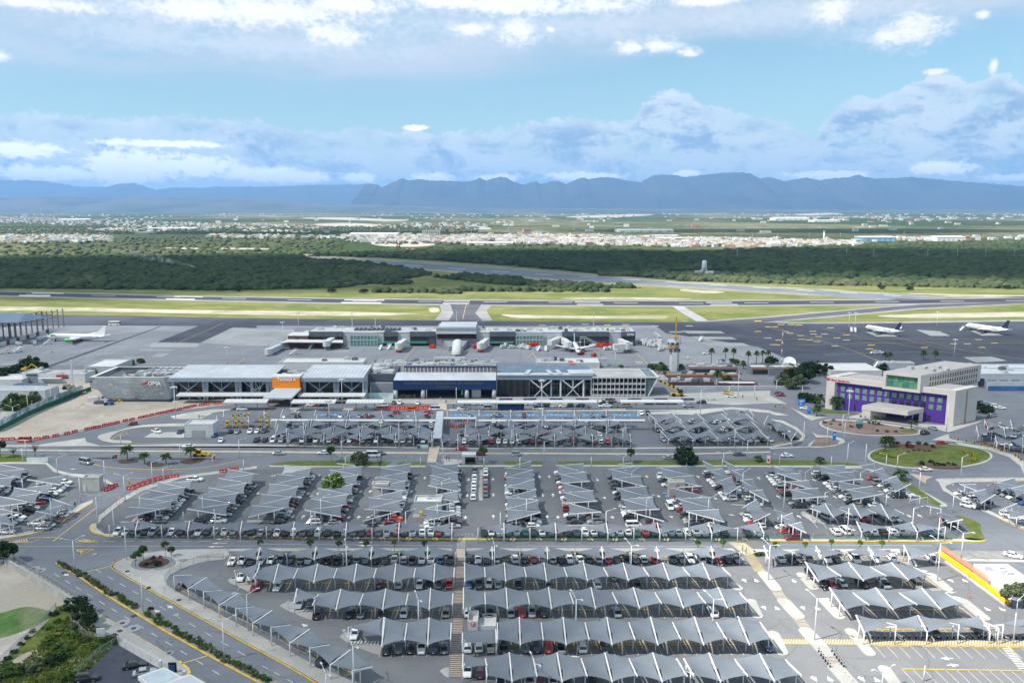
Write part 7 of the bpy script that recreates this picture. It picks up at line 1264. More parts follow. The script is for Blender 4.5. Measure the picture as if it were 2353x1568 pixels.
for lab,f,x,yb,yt,r,v in(('biggest palm on the blue gravel island, beside a tilted sign',a1,1168,1416,1308,3.2,1),('small palm on the blue gravel island between two mulch beds',a1,1325,1452,1368,2.6,1),('small palm on the blue gravel island below a black wrapped crown',a1,1522,1462,1376,2.6,1),('palm on the blue gravel island in front of the yellow backhoe',a1,1750,1424,1318,3.2,1),('tall palm nearest the control tower',a3,1812,545,405,2.6,0),('tall palm above the rooftop cabin',a3,1942,500,402,2.4,0),('tall palm right of the rooftop cabin',a3,2015,520,405,2.5,0),('tall palm of the row before the apron, fourth from the tower',a3,2148,545,432,2.5,0),('tall palm of the row before the apron, fifth from the tower',a3,2224,540,430,2.5,0),('tall palm of the row before the apron, sixth from the tower',a3,2282,540,425,2.4,0),('tall palm of the row before the apron, farthest from the tower',a3,2330,540,424,2.4,0),('palm in front of the grey office with orange trim',a3,2104,585,522,2.7,0),('big palm standing before the white roofed annex',a3,1866,742,610,3.6,0),('dry palm left of the control tower shaft',a3,1352,600,535,3.0,0),('palm in front of the slanting glass end',a3,1330,690,575,2.8,1),('short palm behind the lattice building',a3,982,592,558,2.6,1),('left palm of the twin palms behind the hotel',a4,1055,535,443,2.4,0),('right palm of the twin palms behind the hotel',a4,1096,545,445,2.5,0),('palm behind the hotel tower roof',a4,1408,505,428,2.7,0),('palm at the right of the hotel tower roof',a4,1518,505,428,2.6,0),('palm at the left corner of the hotel frame',a4,455,935,838,3.4,0),('left palm in front of the purple facade',a4,582,965,858,3.0,0),('right palm in front of the purple facade',a4,628,965,858,2.8,0),('palm on the triangle island by the blue totem',a4,428,1022,935,2.8,0),('palm on the hotel garden island near the porch',a4,970,1105,1030,2.6,1),('small palm at the end of the hotel garden island',a4,1297,1150,1072,2.1,1),('left palm on the roundabout lawn',a4,1052,1310,1225,2.8,0),('right palm on the roundabout lawn',a4,1100,1312,1222,2.5,0),('palm beside the slanting canopy column near the roundabout',b4,1210,255,178,3.2,1),('small palm on the green strip near the splitter island',b4,462,97,55,2.4,1),('small palm on the green strip before the long median',a3,2238,1435,1392,2.3,1)):pM(lab,f,x,yb,yt,r,v=v)
for a in(('bright green bushy tree growing through a canopy column',b2,712,395,3.9,8.2,lB),('small round tree on the grass strip by the boulevard',a2,682,1440,2.0,6.6,lF),('wide grey green tree on the grass strip',a2,940,1462,4.2,6.0,lG),('small dark tree beside the bus shelter',a2,2072,1450,2.0,6.6,lF),('small round tree on the green strip right of the bus shelter',a3,1072,1446,2.0,6.0,lF),('large dark spreading tree on the green strip',a3,1575,1440,5.6,7.2,lD),('dark tree at the left edge beside the boulevard',a1,5,1400,2.6,7.5,lD),('big dark tree at the left edge behind the boundary wall',c1,35,275,4.0,7.4,lD),('first dark tree at the end of the boundary wall',c1,705,760,3.0,5.8,lD),('second dark tree beside the wire fence',c1,768,820,2.8,5.2,lD),('third dark tree next to the white box',c1,832,880,2.4,4.8,lD),('leafy tree hiding the end of the yellow wall',c4,2240,690,3.0,6.6,lG),('second leafy tree at the right edge by the white house',c4,2345,690,3.2,7.0,lG),('small tree left of the round planting bed',c1,1245,300,1.7,4.4,lF),('small tree above the round planting bed',c1,1315,240,1.5,4.4,lF),('slim tree right of the round planting bed, the upper one',c1,1522,215,1.3,4.8,lF),('slim tree right of the round planting bed, the lower one',c1,1575,262,1.2,4.8,lF)):tree(a[0],a[1],a[2],a[3],a[4],a[5],a[6])
for i,(f,x)in enumerate(((c2,37),(c2,497),(c2,757),(c2,1003),(c2,1265),(c2,1540),(c3,1687),(c3,1915),(c4,48),(c4,320),(c4,563),(c4,828),(c4,1030))):
 tree('small tree by the road behind the first canopy row, %s from the left'%ORD[i],f,x,172,RU(.8,1.2),RU(3.3,4.1),lB if f in(c3,c4)else lF,grp='small trees along the cross road')
def bare(l_b,f,x,yb,h):
 p=W_(f,x,yb);t=tH('bare_tree',l_b,'tree',p,x,'leafless trees');b=MB();rd=random.Random(int(x));b.tube([(0,0,0),(.1,0,h*.4)],[.16,.12],6);o=b.build('trunk',BARK,t);b=MB()
 for i in range(46):t_=rd.uniform(0,6.28);e=rd.uniform(.3,1.3);s=V3((.1,0,h*rd.uniform(.35,.6)));d=V3((cos(t_)*cos(e),sin(t_)*cos(e),sin(e)))*h*rd.uniform(.25,.55);b.tube([s,s+d*.5,s+d+V3((0,0,rd.uniform(-.2,.3)))],[.06,.04,.02],4,caps=False)
 b.build('branches',mat('twigs',(.13,.12,.08),.95,.2,2),t)
bare('leafless tree left of the boulevard signboard',a1,130,1400,5);bare('leafless tree above the boulevard signboard',a1,322,1388,5.5);bare('half leafless tree at the edge of the parking strip',b2,1130,163,5.5)
k=0
for f,lst,lab,r0,h0,lm in((a1,((0,640),(50,655),(90,630),(140,600),(190,590),(240,560),(290,530),(300,575),(350,590),(20,690),(400,580)),'dense dark tree in the belt beside the left apron',4.6,5.5,lD),(a1,((60,955),(110,960),(170,965),(230,960),(290,930),(330,880),(130,910),(210,900)),'big green bush in front of the pale warehouse',3.8,5.4,lF),(a1,((800,640),(850,640),(1200,545),(1290,530)),'green bush beside the tiled end block',3.0,4,lG),(a4,((330,660),(380,640),(300,700),(230,720),(180,720),(350,720),(260,690)),'dark green tree in the grove left of the hotel',5.2,9,lD),(a4,((110,740),(180,770),(260,770)),'grey green tree in the grove left of the hotel',5.0,7,lG),(a4,((460,620),(520,630)),'dark green tree behind the hotel corner',4.2,7,lD),(a4,((320,890),(360,900),(410,905),(300,870)),'dark green shrub mass beside the hotel corner',3.4,5,lD),(a4,((1040,595),(0,540),(40,540),(1930,990),(1975,985),(2010,1000)),'dark green bush beside a building wall',3.2,5,lD),(a3,((1260,592),(1300,594),(1380,598),(1530,600),(2000,545),(2040,550),(2320,538),(2350,540),(1950,690),(1900,680)),'green bush among the low grey offices',2.8,3.8,lF),(a3,((1757,735),),'narrow cypress in front of the grey annex',1.0,8,lD)):
 for x,y in lst:tree(lab,f,x,y,r0*RU(.8,1.15),h0*RU(.85,1.15),lm,grp=lab+'s' if len(lst)>1 else None)
mc=[V3(G(*c1(*q)))for q in((560,282),(700,355),(1000,540),(1330,735),(1600,890),(1850,1030),(2100,1175),(2353,1300))]+[V3(G(*c2(130,1372)))]
def aG(P_,step):
 out,rest=[],.0
 for a,b in zip(P_,P_[1:]):
  L=(b-a).length;d=rest
  while d<L:out.append(a.lerp(b,d/L));d+=step
  rest=d-L
 return out
for p in aG(mc,1.55):
 if 0<(p-G(*c1(1300,712))).length<2:continue
 bU('rounded grey green shrub in the median hedge of the avenue',None,p+V3((RU(-.3,.3),RU(-.3,.3),0)),0,RU(.85,1.2),RU(1.0,1.5),lG if random.random()<.6 else lF,'shrubs in the median hedge','shrub','shrub')
for i,(x,y)in enumerate(((1430,290),(1350,285),(1405,225),(1470,222))):bU(('dark round bush in the middle of the planting bed','low dark bush left of the planting bed centre','magenta flowering shrub on the planting bed','second magenta flowering shrub on the planting bed')[i],c1,x,y,(1.5,.8,.8,.7)[i],(2.0,.9,.8,.8)[i],LEAFP if i>1 else lD,None,'shrub','shrub')
for f,x0,x1 in((c2,20,330),(c2,520,780),(c2,1040,1320),(c2,1480,1790),(c2,1930,2330),(c3,30,60),(c3,150,300),(c3,450,1000),(c3,1050,1260),(c3,1500,1700),(c3,1760,2060),(c3,2220,2280),(c4,280,360),(c4,620,650),(c4,790,860),(c4,1240,1280)):
 x=x0
 while x<=x1:bU('clipped green shrub in the hedge behind the first canopy row',None,G(*f(x,200)),0,RU(.75,1.0),1.3,lF,'shrubs of the hedge behind the first canopy row','shrub','shrub');x+=27
for x,y,lm,r in((1112,1285,lD,1.3),(1160,1288,LEAFR,1.6),(1275,1280,lD,1.2),(1280,1310,LEAFR,1.8),(1365,1285,lG,1.6),(1435,1292,lD,1.2),(1500,1310,lD,1.2),(1175,1335,lY,1.0),(1385,1470,lD,1.6),(1480,1455,lD,1.3),(1530,1480,lD,1.5),(1590,1480,lD,1.2),(1635,1465,lD,1.0),(1690,1478,lD,1.1),(1320,1345,lF,.8),(1365,1345,lF,.8),(1410,1350,lF,.8),(1465,1350,lF,.8),(1270,1355,lF,.7)):
 bU('dark red bush on the roundabout flower bed' if lm is LEAFR else 'low rounded bush on the roundabout lawn',a4,x,y,r,r*1.1,lm,'red bushes on the roundabout' if lm is LEAFR else 'low bushes on the roundabout','bush','shrub')
def hG(l_b,pts,w=1.0):
 t=tH('curved_hedge',l_b,'hedge',pts[0],0,'yellow clipped hedges on the roundabout');b=MB();rd=random.Random(3)
 for p in aG([V3(q)for q in pts],.35):
  for _ in range(16):d=V3((rd.gauss(0,.45),rd.gauss(0,.45),rd.uniform(.1,1.0)));a=V3((rd.gauss(0,1),rd.gauss(0,1),rd.gauss(0,1))).normalized();q=a.orthogonal().normalized();s=.3;c=p+d*w;b.face([c-a*s,c+q*s,c+a*s,c-q*s])
 rel(b.build('foliage',lY,t))
hG('yellow clipped arc hedge on the left of the roundabout lawn',[W_(a4,*q)for q in cr([(1070,1345),(1015,1350),(1010,1372),(1060,1395),(1165,1412)],False,4)]);hG('yellow clipped arc hedge on the right of the roundabout lawn',[W_(a4,*q)for q in cr([(1765,1358),(1840,1372),(1885,1400),(1880,1430),(1830,1448)],False,4)])
for x,y in((500,1085),(580,1070),(560,1105),(640,1110),(745,1125),(820,1140),(910,1090),(945,1095),(985,1165),(1070,1170),(1155,1172),(905,1085),(1000,1100),(1210,1140),(840,1035),(890,1025),(1340,1105)):bU('small grey green agave clump on the red gravel',a4,x,y,RU(.7,1.2),1.2,lG,'agave clumps on the hotel garden gravel','shrub','shrub')
for i in range(18):bU('low green hedge shrub at the foot of the purple facade',a4,690+i*16.5 if i<17 else 1600,958+i*2.3 if i<17 else 1078,1.2,1.3,lD,'hedge shrubs at the hotel facade','shrub','shrub')
rd=random.Random(8)
for x,y,r,lm in((40,1310,2.2,lF),(130,1290,2.4,lF),(300,1260,2.2,lG),(500,1180,2.4,lD),(560,1150,2.2,lF),(640,1340,2.0,lF),(1010,990,1.9,lF),(1040,1000,1.5,lD),(960,1015,1.7,lD),(900,1055,1.6,lF),(495,745,1.3,lD),(590,690,1.4,lG),(640,700,1.2,lD),(660,870,1.5,lG),(540,1050,1.6,lF),(600,1080,1.6,lF),(450,1010,1.4,lF),(700,960,1.4,lF),(780,980,1.5,lF),(60,1220,1.4,lF),(300,900,.9,lD),(250,960,.9,lD),(190,1020,.9,lD),(130,1090,1.0,lD),(70,1150,1.0,lD),(20,1195,1.0,lD),(480,950,1.3,lB),(560,880,1.3,lB),(520,810,1.2,lB),(640,930,1.3,lB),(430,870,1.2,lB),(1360,500,.6,lF),(1380,690,.8,lD)):
 bU({'dark leaf':'dark thorny bush','leaf green':'green wild bush','bright leaf':'bright green weedy bush','grey green leaf':'grey green wild bush'}[lm.name]+' on the overgrown bank beside the forecourt',c1,x,y,r,r*.9,lm,lm.name+' bushes on the overgrown bank','bush','bush')
b=MB()
for i in range(5200):
 x,y=rd.uniform(-300,1060),rd.uniform(660,1420)
 lim=1560-y*1.18-100 if y<1000 else 0
 if x<(760-(y-660)*.95)*(1 if y<1200 else .2)-60 or x>(640+(y-660)*1.25 if y<1000 else 1060-(y-1000)*1.05):continue
 p=W_(c1,x,y,.17)
 for _ in range(3):t=rd.uniform(0,6.28);s=rd.uniform(.12,.35);hh=rd.uniform(.2,.6);q=p+V3((rd.gauss(0,.3),rd.gauss(0,.3),0));b.face([q+V3((s*cos(t),s*sin(t),0)),q-V3((s*cos(t),s*sin(t),0)),q+V3((rd.gauss(0,.2),rd.gauss(0,.2),hh))])
tag(b.build('rough_grass',leaf_mat('rough grass',(.15,.19,.04))),'rough grass and weeds growing on the overgrown bank','grass',None,'stuff')
# street lamps
LAMPM=mat('galvanised lamp steel',(.66,.67,.68),.45,.05,1,metal=.2);LHEAD=mat('lamp head',(.55,.56,.57),.4,.05,1)
def lA(l_b,f,xb,yb,yt,arms=2,ang=.25,reach=2.2,cat='street lamp',name='street_lamp',grp='street lamps'):
 p=W_(f,xb,yb);h=max(4,ztop(p.y,f(xb,yt)[1]));t=tH(name,l_b,cat,p,0,grp)
 rise=.9 if arms==2 else .5;b=MB();b.tube([(0,0,0),(0,0,h-rise)],[.17,.10],8);b.build('pole',LAMPM,t)
 if arms=='m':
  b=MB();b.tube([(0,0,h-.5),(0,0,h-.2)],[.9,.9],8);b.build('floodlight_ring',LHEAD,t)
  for k in range(6):b=MB();a=k*1.047;b.box((1.2*cos(a),1.2*sin(a),h-.8),(.7,.5,.5),a);b.build('floodlight',LHEAD,t)
  return t
 if arms==0:return t
 for s in((1,-1)if arms==2 else(1,)if arms==1 else(-1,)):
  d=V3((cos(ang)*s,sin(ang)*s,0));b=MB();b.tube([(0,0,h-rise),d*reach+V3((0,0,h))],[.07,.055],6);b.build('arm',LAMPM,t)
  b=MB();q=d*(reach+.35)+V3((0,0,h+.02));b.box((q.x,q.y,q.z),(.85,.32,.14),ang);b.build('lamp_head',LHEAD,t)
 return t
for a in(('lamp at the upper end of the median hedge',c1,690,345,30,2),('lamp in the middle of the median hedge',c1,1312,712,350,2),('lamp at the lower end of the median hedge',c1,2058,1158,760,2),('lamp on the wide sidewalk left of the slanting canopy',c1,2275,892,520,2),('single pole beside the round planting bed',c1,1162,238,-90,0),('lamp standing in front of the lower slanting canopy',c2,893,1420,990,1),('short arm lamp at the bottom edge sidewalk',c2,640,1480,1240,1),('lamp rising through the second row left of the walkway',c2,828,400,85,1),('lamp rising through the third row canopy left of the walkway',c2,1486,925,570,1),('lamp piercing the second row just right of the walkway',c2,2180,375,75,1),('leaning lamp over the second row, middle of the lot',c3,1075,390,75,1),('lamp piercing the fourth row near the red suv',c3,571,930,560,1),('lamp piercing the fourth row near its right part',c3,1821,930,560,1),('lamp at the bottom edge left of the torn sail',c3,197,1430,1145,1),('lamp with a broken head at the bottom edge',c3,1560,1450,1215,1),('lamp on the first island of the tan walkway',c4,-18,432,72,1),('lamp on the long island by the ochre crossing',c4,410,988,560,1),('lamp on the island near the yellow wall',c4,1550,440,50,1),('lamp at the right end of the bollard row',c4,2252,1018,580,2),('lamp on the crushed stone verge',c4,1768,255,-40,1),('plain pole standing among the empty bays',c4,1422,1368,1220,0),('lamp at the bottom edge among the empty bays',c4,1035,1440,1240,2),('tall pole at the corner of the orange mesh wall',c4,1545,180,-170,0),('lamp at the road edge in front of the fence row start',b1,1050,756,478,1),('twin lamp beside the left lot road',b1,530,212,30,2),('lamp in front of the concrete booth',b1,742,455,215,-1),('twin lamp above the barrier road',b1,1148,445,190,2),('twin lamp on the curving sidewalk of the middle lot',b1,900,682,375,2),('twin lamp in the left lot, upper',b1,215,385,210,2),('lamp in the left lot, lower',b1,480,660,405,-1),('lamp at the left edge of the left lot',b1,130,755,500,1),('twin lamp inside the first canopy column',b1,1290,600,372,2),('twin lamp inside the second canopy column',b1,1865,625,370,2),('tall lamp by the orange barrier line',b1,1400,292,75,1),('lamp below the white sign ring',b1,1500,262,130,1),('lamp beside the sidewalk of the middle lot',b1,965,275,60,-1),('lamp at the fence beside the second column',b1,1975,752,500,0),('pole at the right end of the palm island',b1,2235,182,55,0),('plain pole left of the pink sail',b1,1683,640,545,0),('twin lamp towering over the bushy tree',b2,686,420,235,2),('twin lamp in the fourth canopy column',b2,592,650,392,2),('lamp on the road edge near the third column',b2,503,772,520,0),('lamp on the road edge near the booth column',b2,1368,775,525,1),('twin lamp in the service building column, upper',b2,1720,195,115,2),('twin lamp in the service building column, lower',b2,1698,395,240,2),('lamp at the lower end of the service building column',b2,1657,660,450,0),('tall lamp right of the gate',b2,2233,780,530,0),('twin lamp on the grass strip',b2,815,180,15,2),('twin lamp at the boulevard crossing',a2,1715,1480,1360,2),('pole at the end of the grass strip',b2,1502,130,55,0),('pole before the bus shelter',b2,2082,130,50,0),('twin lamp at the head of the gate-side column',b3,58,230,20,2),('twin lamp in the gate-side column',b3,118,630,405,2),('lamp at the road edge near the pole column',b3,845,780,520,1),('twin lamp in the bare-framed column',b3,1213,640,400,2),('twin lamp in the white van column',b3,1782,610,395,2),('lamp in front of the white van column',b3,1603,770,530,0),('twin lamp in the split canopy column',b3,2095,380,155,2),('pole at the green strip above the column tops',b3,712,125,50,0),('pole at the green strip near the big dark tree',b3,1585,125,50,0),('pole at the green strip near the split column',b3,1912,145,90,0),('twin lamp above the bare-framed column',b3,1003,170,15,2),('twin lamp at the top of the white van column',b3,1080,320,150,2),('tall lamp beside the tall-lamp column',b4,120,600,240,0),('tall lamp at the fence corner of the short crossing canopy',b4,712,790,495,0),('tall leaning lamp in the corner exit lane',b4,1310,795,500,1),('tall lamp at the corner fence',b4,1555,830,640,1),('lamp in the aisle before the last double column',b4,830,320,160,2),('lamp in the tall-lamp column',b4,315,370,160,2),('lamp right of the tall-lamp column',b4,503,480,355,1),('lamp in the last aisle by the striped bays',b4,1070,530,355,2),('lamp on the grass verge by the curved road',b4,1378,385,165,-1),('lamp at the start of the curved exit road',b4,1690,555,380,0),('lamp at the left gate corner',b4,95,800,555,0),('lamp on the roundabout ring, right',b4,1765,238,30,1),('lamp on the roundabout ring, middle',b4,1175,155,12,1),('lamp on the roundabout ring, left',b4,1070,175,5,-1),('very tall white pole left of the roundabout',b4,878,145,-95,0),('lamp on the end of the boulevard',b4,712,98,0,0),('lamp on the green strip end',b4,563,150,20,0),('lamp on the green strip, left part',b4,82,145,5,2),('lamp on the splitter island',a4,520,1298,1110,1),('lamp at the left of the hotel garden island',a4,662,1168,1000,1),('lamp at the tip of the splitter island',a4,680,1248,1070,1),('tall pole in front of the hotel wing',a4,1620,1180,905,0),('tall pole at the edge of the slanted block',a4,302,1305,1062,0),('lamp on the hotel road by the security wall',a4,292,860,742,-1),('lamp near the hotel corner palm',a4,448,905,822,1),('lamp on the road behind the security wall',a4,55,815,678,1),('pole on the boulevard median at the right',a4,708,1455,1262,1),('pole by the mulch strip on the right',a4,2152,1355,1290,0),('tall lamp at the left end of the boulevard',a1,243,1390,1225,0),('twin lamp at the left end of the boulevard',a1,210,1440,1290,2),('lamp on the traffic island tip',a1,1108,1270,1218,1),('pole in front of the biggest gravel island palm',a1,1118,1400,1290,0),('pole on the boulevard behind the gravel island',a1,1655,1435,1268,0),('lamp on the boulevard median at the cube building',a1,2195,1405,1222,1),('slim post in the construction yard',a1,470,890,755,1),('slim post beside the bushes of the warehouse',a1,258,965,815,1),('slim post at the left edge of the yard',a1,110,975,845,0),('slim post beside the construction fence',a1,128,1075,915,2),('slim post by the warehouse corner',a1,345,865,735,1),('lamp at the front canopy row, left end',a2,278,1300,1118,1),('lamp at the front canopy row near its second post',a2,435,1300,1058,0),('lamp in the boulevard median',a2,780,1420,1232,1),('lamp at the covered walkway',a2,1306,1308,1078,0),('lamp right of the covered walkway',a2,1706,1440,1240,1),('lamp on the boulevard median right of the walkway',a2,1845,1435,1172,1),('lamp at the right part of the front canopy row',a2,2338,1310,1130,1),('lamp in the middle of the upper lot entrance',a2,1932,1150,970,2),('tall lamp before the blue fascia, left',a2,1558,860,745,0),('tall lamp before the blue fascia, right',a2,1830,950,745,0),('thin pole left of the blue fascia',a2,1046,870,745,0),('lamp on the boulevard median before the exit lane',a3,280,1435,1240,1),('lamp at the exit lane of the upper lot',a3,1000,1305,1125,1),('lamp beside the slanted block front',a3,2025,1305,1122,1),('lamp on the median by the blue sign pole',a3,2140,1410,1225,1),('twin lamp on the green strip by the big dark tree',a3,1923,1450,1340,2),('lamp at the back corner of the slanted block',a3,1712,1010,770,1),('lamp near the grey fence beyond the portico',a3,1860,770,672,1),('lamp beyond the portico end',a3,1975,830,735,1),('tall lamp on the forecourt beyond the portico',a3,2208,840,725,1),('tall mast before the white roofed annex',a3,2058,840,600,0)):
 lA('white '+a[0]if not a[0].startswith(('very','tall','white'))else a[0],a[1],a[2],a[3],a[4],2 if a[1]in(c2,c3,c4)and a[5]==1 else a[5],2.0+RU(-.2,.2)if a[1]in(c2,c3,c4)and a[5]==1 else RU(.1,.5))
for a in(('tall floodlight mast in front of the tiled end block',a1,1612,1045,742),('tall floodlight mast before the right part of the glass hall',a2,785,955,672),('floodlight mast among the upper lot canopies',a2,668,1140,868),('floodlight mast before the renovation wing',a3,258,1150,680),('floodlight mast in front of the purple facade',a4,715,1085,780),('ochre floodlight mast on the left apron',a1,2085,545,380),('ochre floodlight mast at the pier end',a2,245,390,150),('ochre floodlight mast behind the low annex',a2,385,270,68),('ochre floodlight mast behind the hotel',a4,1690,500,310),('ochre floodlight mast at the far apron edge, left',a4,720,235,65),('ochre floodlight mast at the far apron edge, second',a4,778,235,65),('ochre floodlight mast on the far apron edge, third',a4,1530,225,58),('ochre mast on the apron before the renovation wing',a3,930,580,400)):
 o=lA(a[0],a[1],a[2],a[3],a[4],'m',cat='floodlight mast',name='floodlight_mast',grp='floodlight masts')
 if 'ochre' in a[0]:
  for c in o.children:c.active_material=None if False else c.active_material
for lab,f,x,yb,yt in(('tall thin red and white radio mast at the dark apron',a4,103,520,215),('thin mast on the pier roof',a2,1833,240,60),('thin mast behind the left pier part',a2,877,240,65),('thin mast behind the glass bay',a2,1088,240,120),('thin mast behind the right pier part',a3,733,240,65)):
 p=W_(f,x,yb);h=ztop(p.y,f(x,yt)[1]);t=tH('radio_mast',lab,'mast',p);b=MB()
 n=8
 for i in range(n):b.tube([(0,0,h*i/n),(0,0,h*(i+1)/n)],.28,5,i%2)
 b.build('mast',[mat('mast white',(.62,.60,.58),.6,0),mat('mast red',(.30,.12,.10),.6,0)if 'red' in lab else MATS['mast white']],t);b=MB();b.box((0,0,h*.55),(.9,.9,.5));b.build('antenna_box',gL,t)
bl2=MB();STOP=None
b=MB();b.box((0,0,0),(1.7,.22,.14));STOP=b.data('wheel_stop',YELK);ns=0
for s,e,n,ln,dr in((c1(2110,212),c2(1815,210),24+24,5.0,None),(c2(1910,210),c3(2085,208),30,5.0,None),(c4(20,210),c4(1180,206),13,5.0,None),(c2(-130,452),c2(1800,440),21,4.8,None),(c2(1910,448),c3(1960,432),27,4.8,None),(c4(440,445),c4(1480,435),12,4.8,None),(c2(530,705),c2(1790,695),14,4.8,None),(c2(1900,695),c3(2140,682),26,4.8,None),(c4(690,705),c4(1780,690),12,4.8,None),(c2(1145,1020),c2(1775,1012),6,5.2,None),(c2(1890,1015),c3(2360,1005),27,4.8,None),(c4(920,880),c4(2080,872),12,5.0,None),(c4(960,1032),c4(2420,1045),13,5.2,None),(c4(1210,1245),c4(2420,1262),12,5.5,None),(c1(1640,525),c2(880,1300),24,4.6,1)):
 P_,Q_=G(*s),G(*e);d=-DV
 if dr:q=(Q_-P_).normalized();d=V3((-q.y,q.x,0));d=d if d.x>0 else-d
 if n==48:n=25
 for i in range(n+1):
  p=P_.lerp(Q_,i/n);bb=sT(None,[p,p+d*ln],.13,.19,None,world=True);bl2.mesh(bb.v,bb.f)
  if i<n and ns<290 and random.random()<.9:
   m_=P_.lerp(Q_,(i+.5)/n)+d*.5;o=inst('wheel_stop',STOP,None,(m_.x,m_.y,.14),math.atan2((Q_-P_).y,(Q_-P_).x));tag(o,'yellow wheel stop at the head of a parking bay in the bottom lot','wheel stop','yellow wheel stops in the bottom lot');ns+=1
bl2.build('parking_bay_lines',mat('cream bay line',(.50,.46,.36),.85,.15,.6))['kind']='structure'
ml=MB()
for ci,(bl0,br0,tl0,tr0,n,sk)in enumerate(colaxes):
 bc,tc_=(bl0+br0)/2,(tl0+tr0)/2;ax=(tc_-bc);ax.z=0;Ln=ax.length
 if Ln<14:continue
 ax.normalize();ac=V3((ax.y,-ax.x,0))
 for i in range(int(Ln/2.62)+1):
  for sd in(-1,1):p=bc+ax*(i*2.62-.7);q0,q1=p+ac*sd*.4,p+ac*sd*5.5;bb=sT(None,[(q0.x,q0.y,0),(q1.x,q1.y,0)],.12,.19,None,world=True);ml.mesh(bb.v,bb.f)
ml.build('parking_bay_lines',WHITL)['kind']='structure'
bm_=MB();bm_.tube([(0,0,0),(0,0,1.0),(0,0,1.08)],[.16,.16,.08],8);BOLM=bm_.data('post',mat('bollard black',(.02,.022,.024),.5,0));bm_=MB();bm_.tube([(0,0,.72),(0,0,.82)],.168,8,caps=False);bm_.tube([(0,0,.9),(0,0,.97)],.168,8,caps=False);BOLB=bm_.data('reflective_bands',tW)
def bL_(p,lab,grp):t=tH('bollard',lab,'bollard',(p.x,p.y,.12),0,grp);inst('post',BOLM,t);inst('reflective_bands',BOLB,t)
for i in range(26):bL_(G(*c4(884+i*58.3,972)),'black bollard with white bands in the row before the ochre walk','bollards before the ochre walk')
for i in range(6):bL_(G(*c4(448+i*21,1102+i*28)),'black bollard with white bands at the left of the tan zebra','bollards left of the tan zebra');bL_(G(*c4(570+i*22,1098+i*28)),'black bollard with white bands at the right of the tan zebra','bollards right of the tan zebra')
def mesh_mat(name,col,alpha):
 m=bpy.data.materials.new(name);m.use_nodes=True;nt=m.node_tree;b=NB(nt);t=b.n('ShaderNodeBsdfTransparent');mx=b.n('ShaderNodeMixShader');mx.inputs[0].default_value=alpha
 nt.nodes['Principled BSDF'].inputs['Base Color'].default_value=(*col,1);nt.nodes['Principled BSDF'].inputs['Roughness'].default_value=.9;nt.links.new(t.outputs[0],mx.inputs[1]);nt.links.new(nt.nodes['Principled BSDF'].outputs[0],mx.inputs[2]);nt.links.new(mx.outputs[0],nt.nodes['Material Output'].inputs[0]);return m
CHAIN=mesh_mat('chain link',(.32,.33,.34),.22);GMESH=mesh_mat('green shade mesh',(.02,.17,.10),.30);DMESH=mesh_mat('dark wire mesh',(.10,.105,.11),.14);OMESH=mesh_mat('orange safety mesh',(.75,.25,.08),.55)
def fE(l_b,pts,h,m,step=3.0,pm=gM,name='wire_fence',z0=.15,cat='fence'):
 P_=[V3(p)for p in pts];t=tH(name,l_b,cat,P_[0]);b=MB()
 for a,c in zip(P_,P_[1:]):b.face([(a.x,a.y,z0),(c.x,c.y,z0),(c.x,c.y,h),(a.x,a.y,h)])
 rel(b.build('mesh_panel',m,t));b=MB()
 for a,c in zip(P_,P_[1:]):b.beam((a.x,a.y,h),(c.x,c.y,h),.045)
 rel(b.build('top_rail',pm,t))
 for p in aG(P_,step)[:95]:b=MB();b.tube([(p.x,p.y,0),(p.x,p.y,h+.1)],.05,5);rel(b.build('post',pm,t))
 return t
V=lambda f,*q:[G(*r)for r in Q(f,*q)]
fE('dark wire fence along the parked cars, left of the gate',V(b1,'930,690 960,735 1040,762 1500,768 2353,770')+V(b2,'900,782 1790,790'),2.3,DMESH,5);fE('green mesh fence along the parked cars, right of the gate',V(b2,'2035,790 2353,792')+V(b3,'1000,794 2353,796')+V(b4,'160,806'),2.3,GMESH,5);fE('green mesh fence around the far corner of the middle lot',V(b4,'400,806 1000,812 1700,800 1800,700'),2.0,mesh_mat('thin green mesh',(.05,.17,.12),.30),4)
fE('wire fence curving from the barrier road to the middle lot corner',V(b1,'885,690 905,600 1110,450 1300,330 1640,225 2300,140'),2.0,CHAIN,4);fE('wire fence around the corner of the left lot',V(b1,'150,765 400,700 570,600 700,480 800,440'),2.0,CHAIN,4);fE('wire fence curving round the bottom left lot',V(c1,'2050,232 1850,248 1680,310 1560,380 1510,440 1530,475 2353,915')+V(c2,'550,1215'),1.8,CHAIN,4);fE('wire fence along the cross road behind the first canopy row, left',V(c1,'2090,178 2353,172')+V(c2,'1790,172'),1.6,CHAIN,5);fE('wire fence along the cross road behind the first canopy row, right',V(c2,'1920,172 2353,172')+V(c3,'1960,170'),1.6,CHAIN,5);fE('wire fence on the long green strip',V(b3,'430,88 1500,84 2353,80'),1.6,CHAIN,5);fE('low wire fence on the field edge slope',V(c1,'0,1180 330,880 520,670'),1.4,mesh_mat('pale green mesh',(.30,.42,.34),.35),4);fE('wire fence between the weedy bank and the forecourt',V(c1,'690,1310 900,1110 1065,1010'),1.6,mesh_mat('pale green mesh two',(.30,.42,.34),.3),3);fE('wire fence behind the three dark trees',V(c1,'640,790 800,950 1060,990'),1.5,CHAIN,4);fE('wire fence around the right lot corner',V(b4,'1600,255 1750,242 2353,238'),1.8,CHAIN,4)
fE('white welded fence along the forecourt sidewalk',V(c1,'1078,1005 1500,1240'),2.0,mesh_mat('white wire mesh',(.75,.75,.75),.35),3.2,wS,'white_fence')
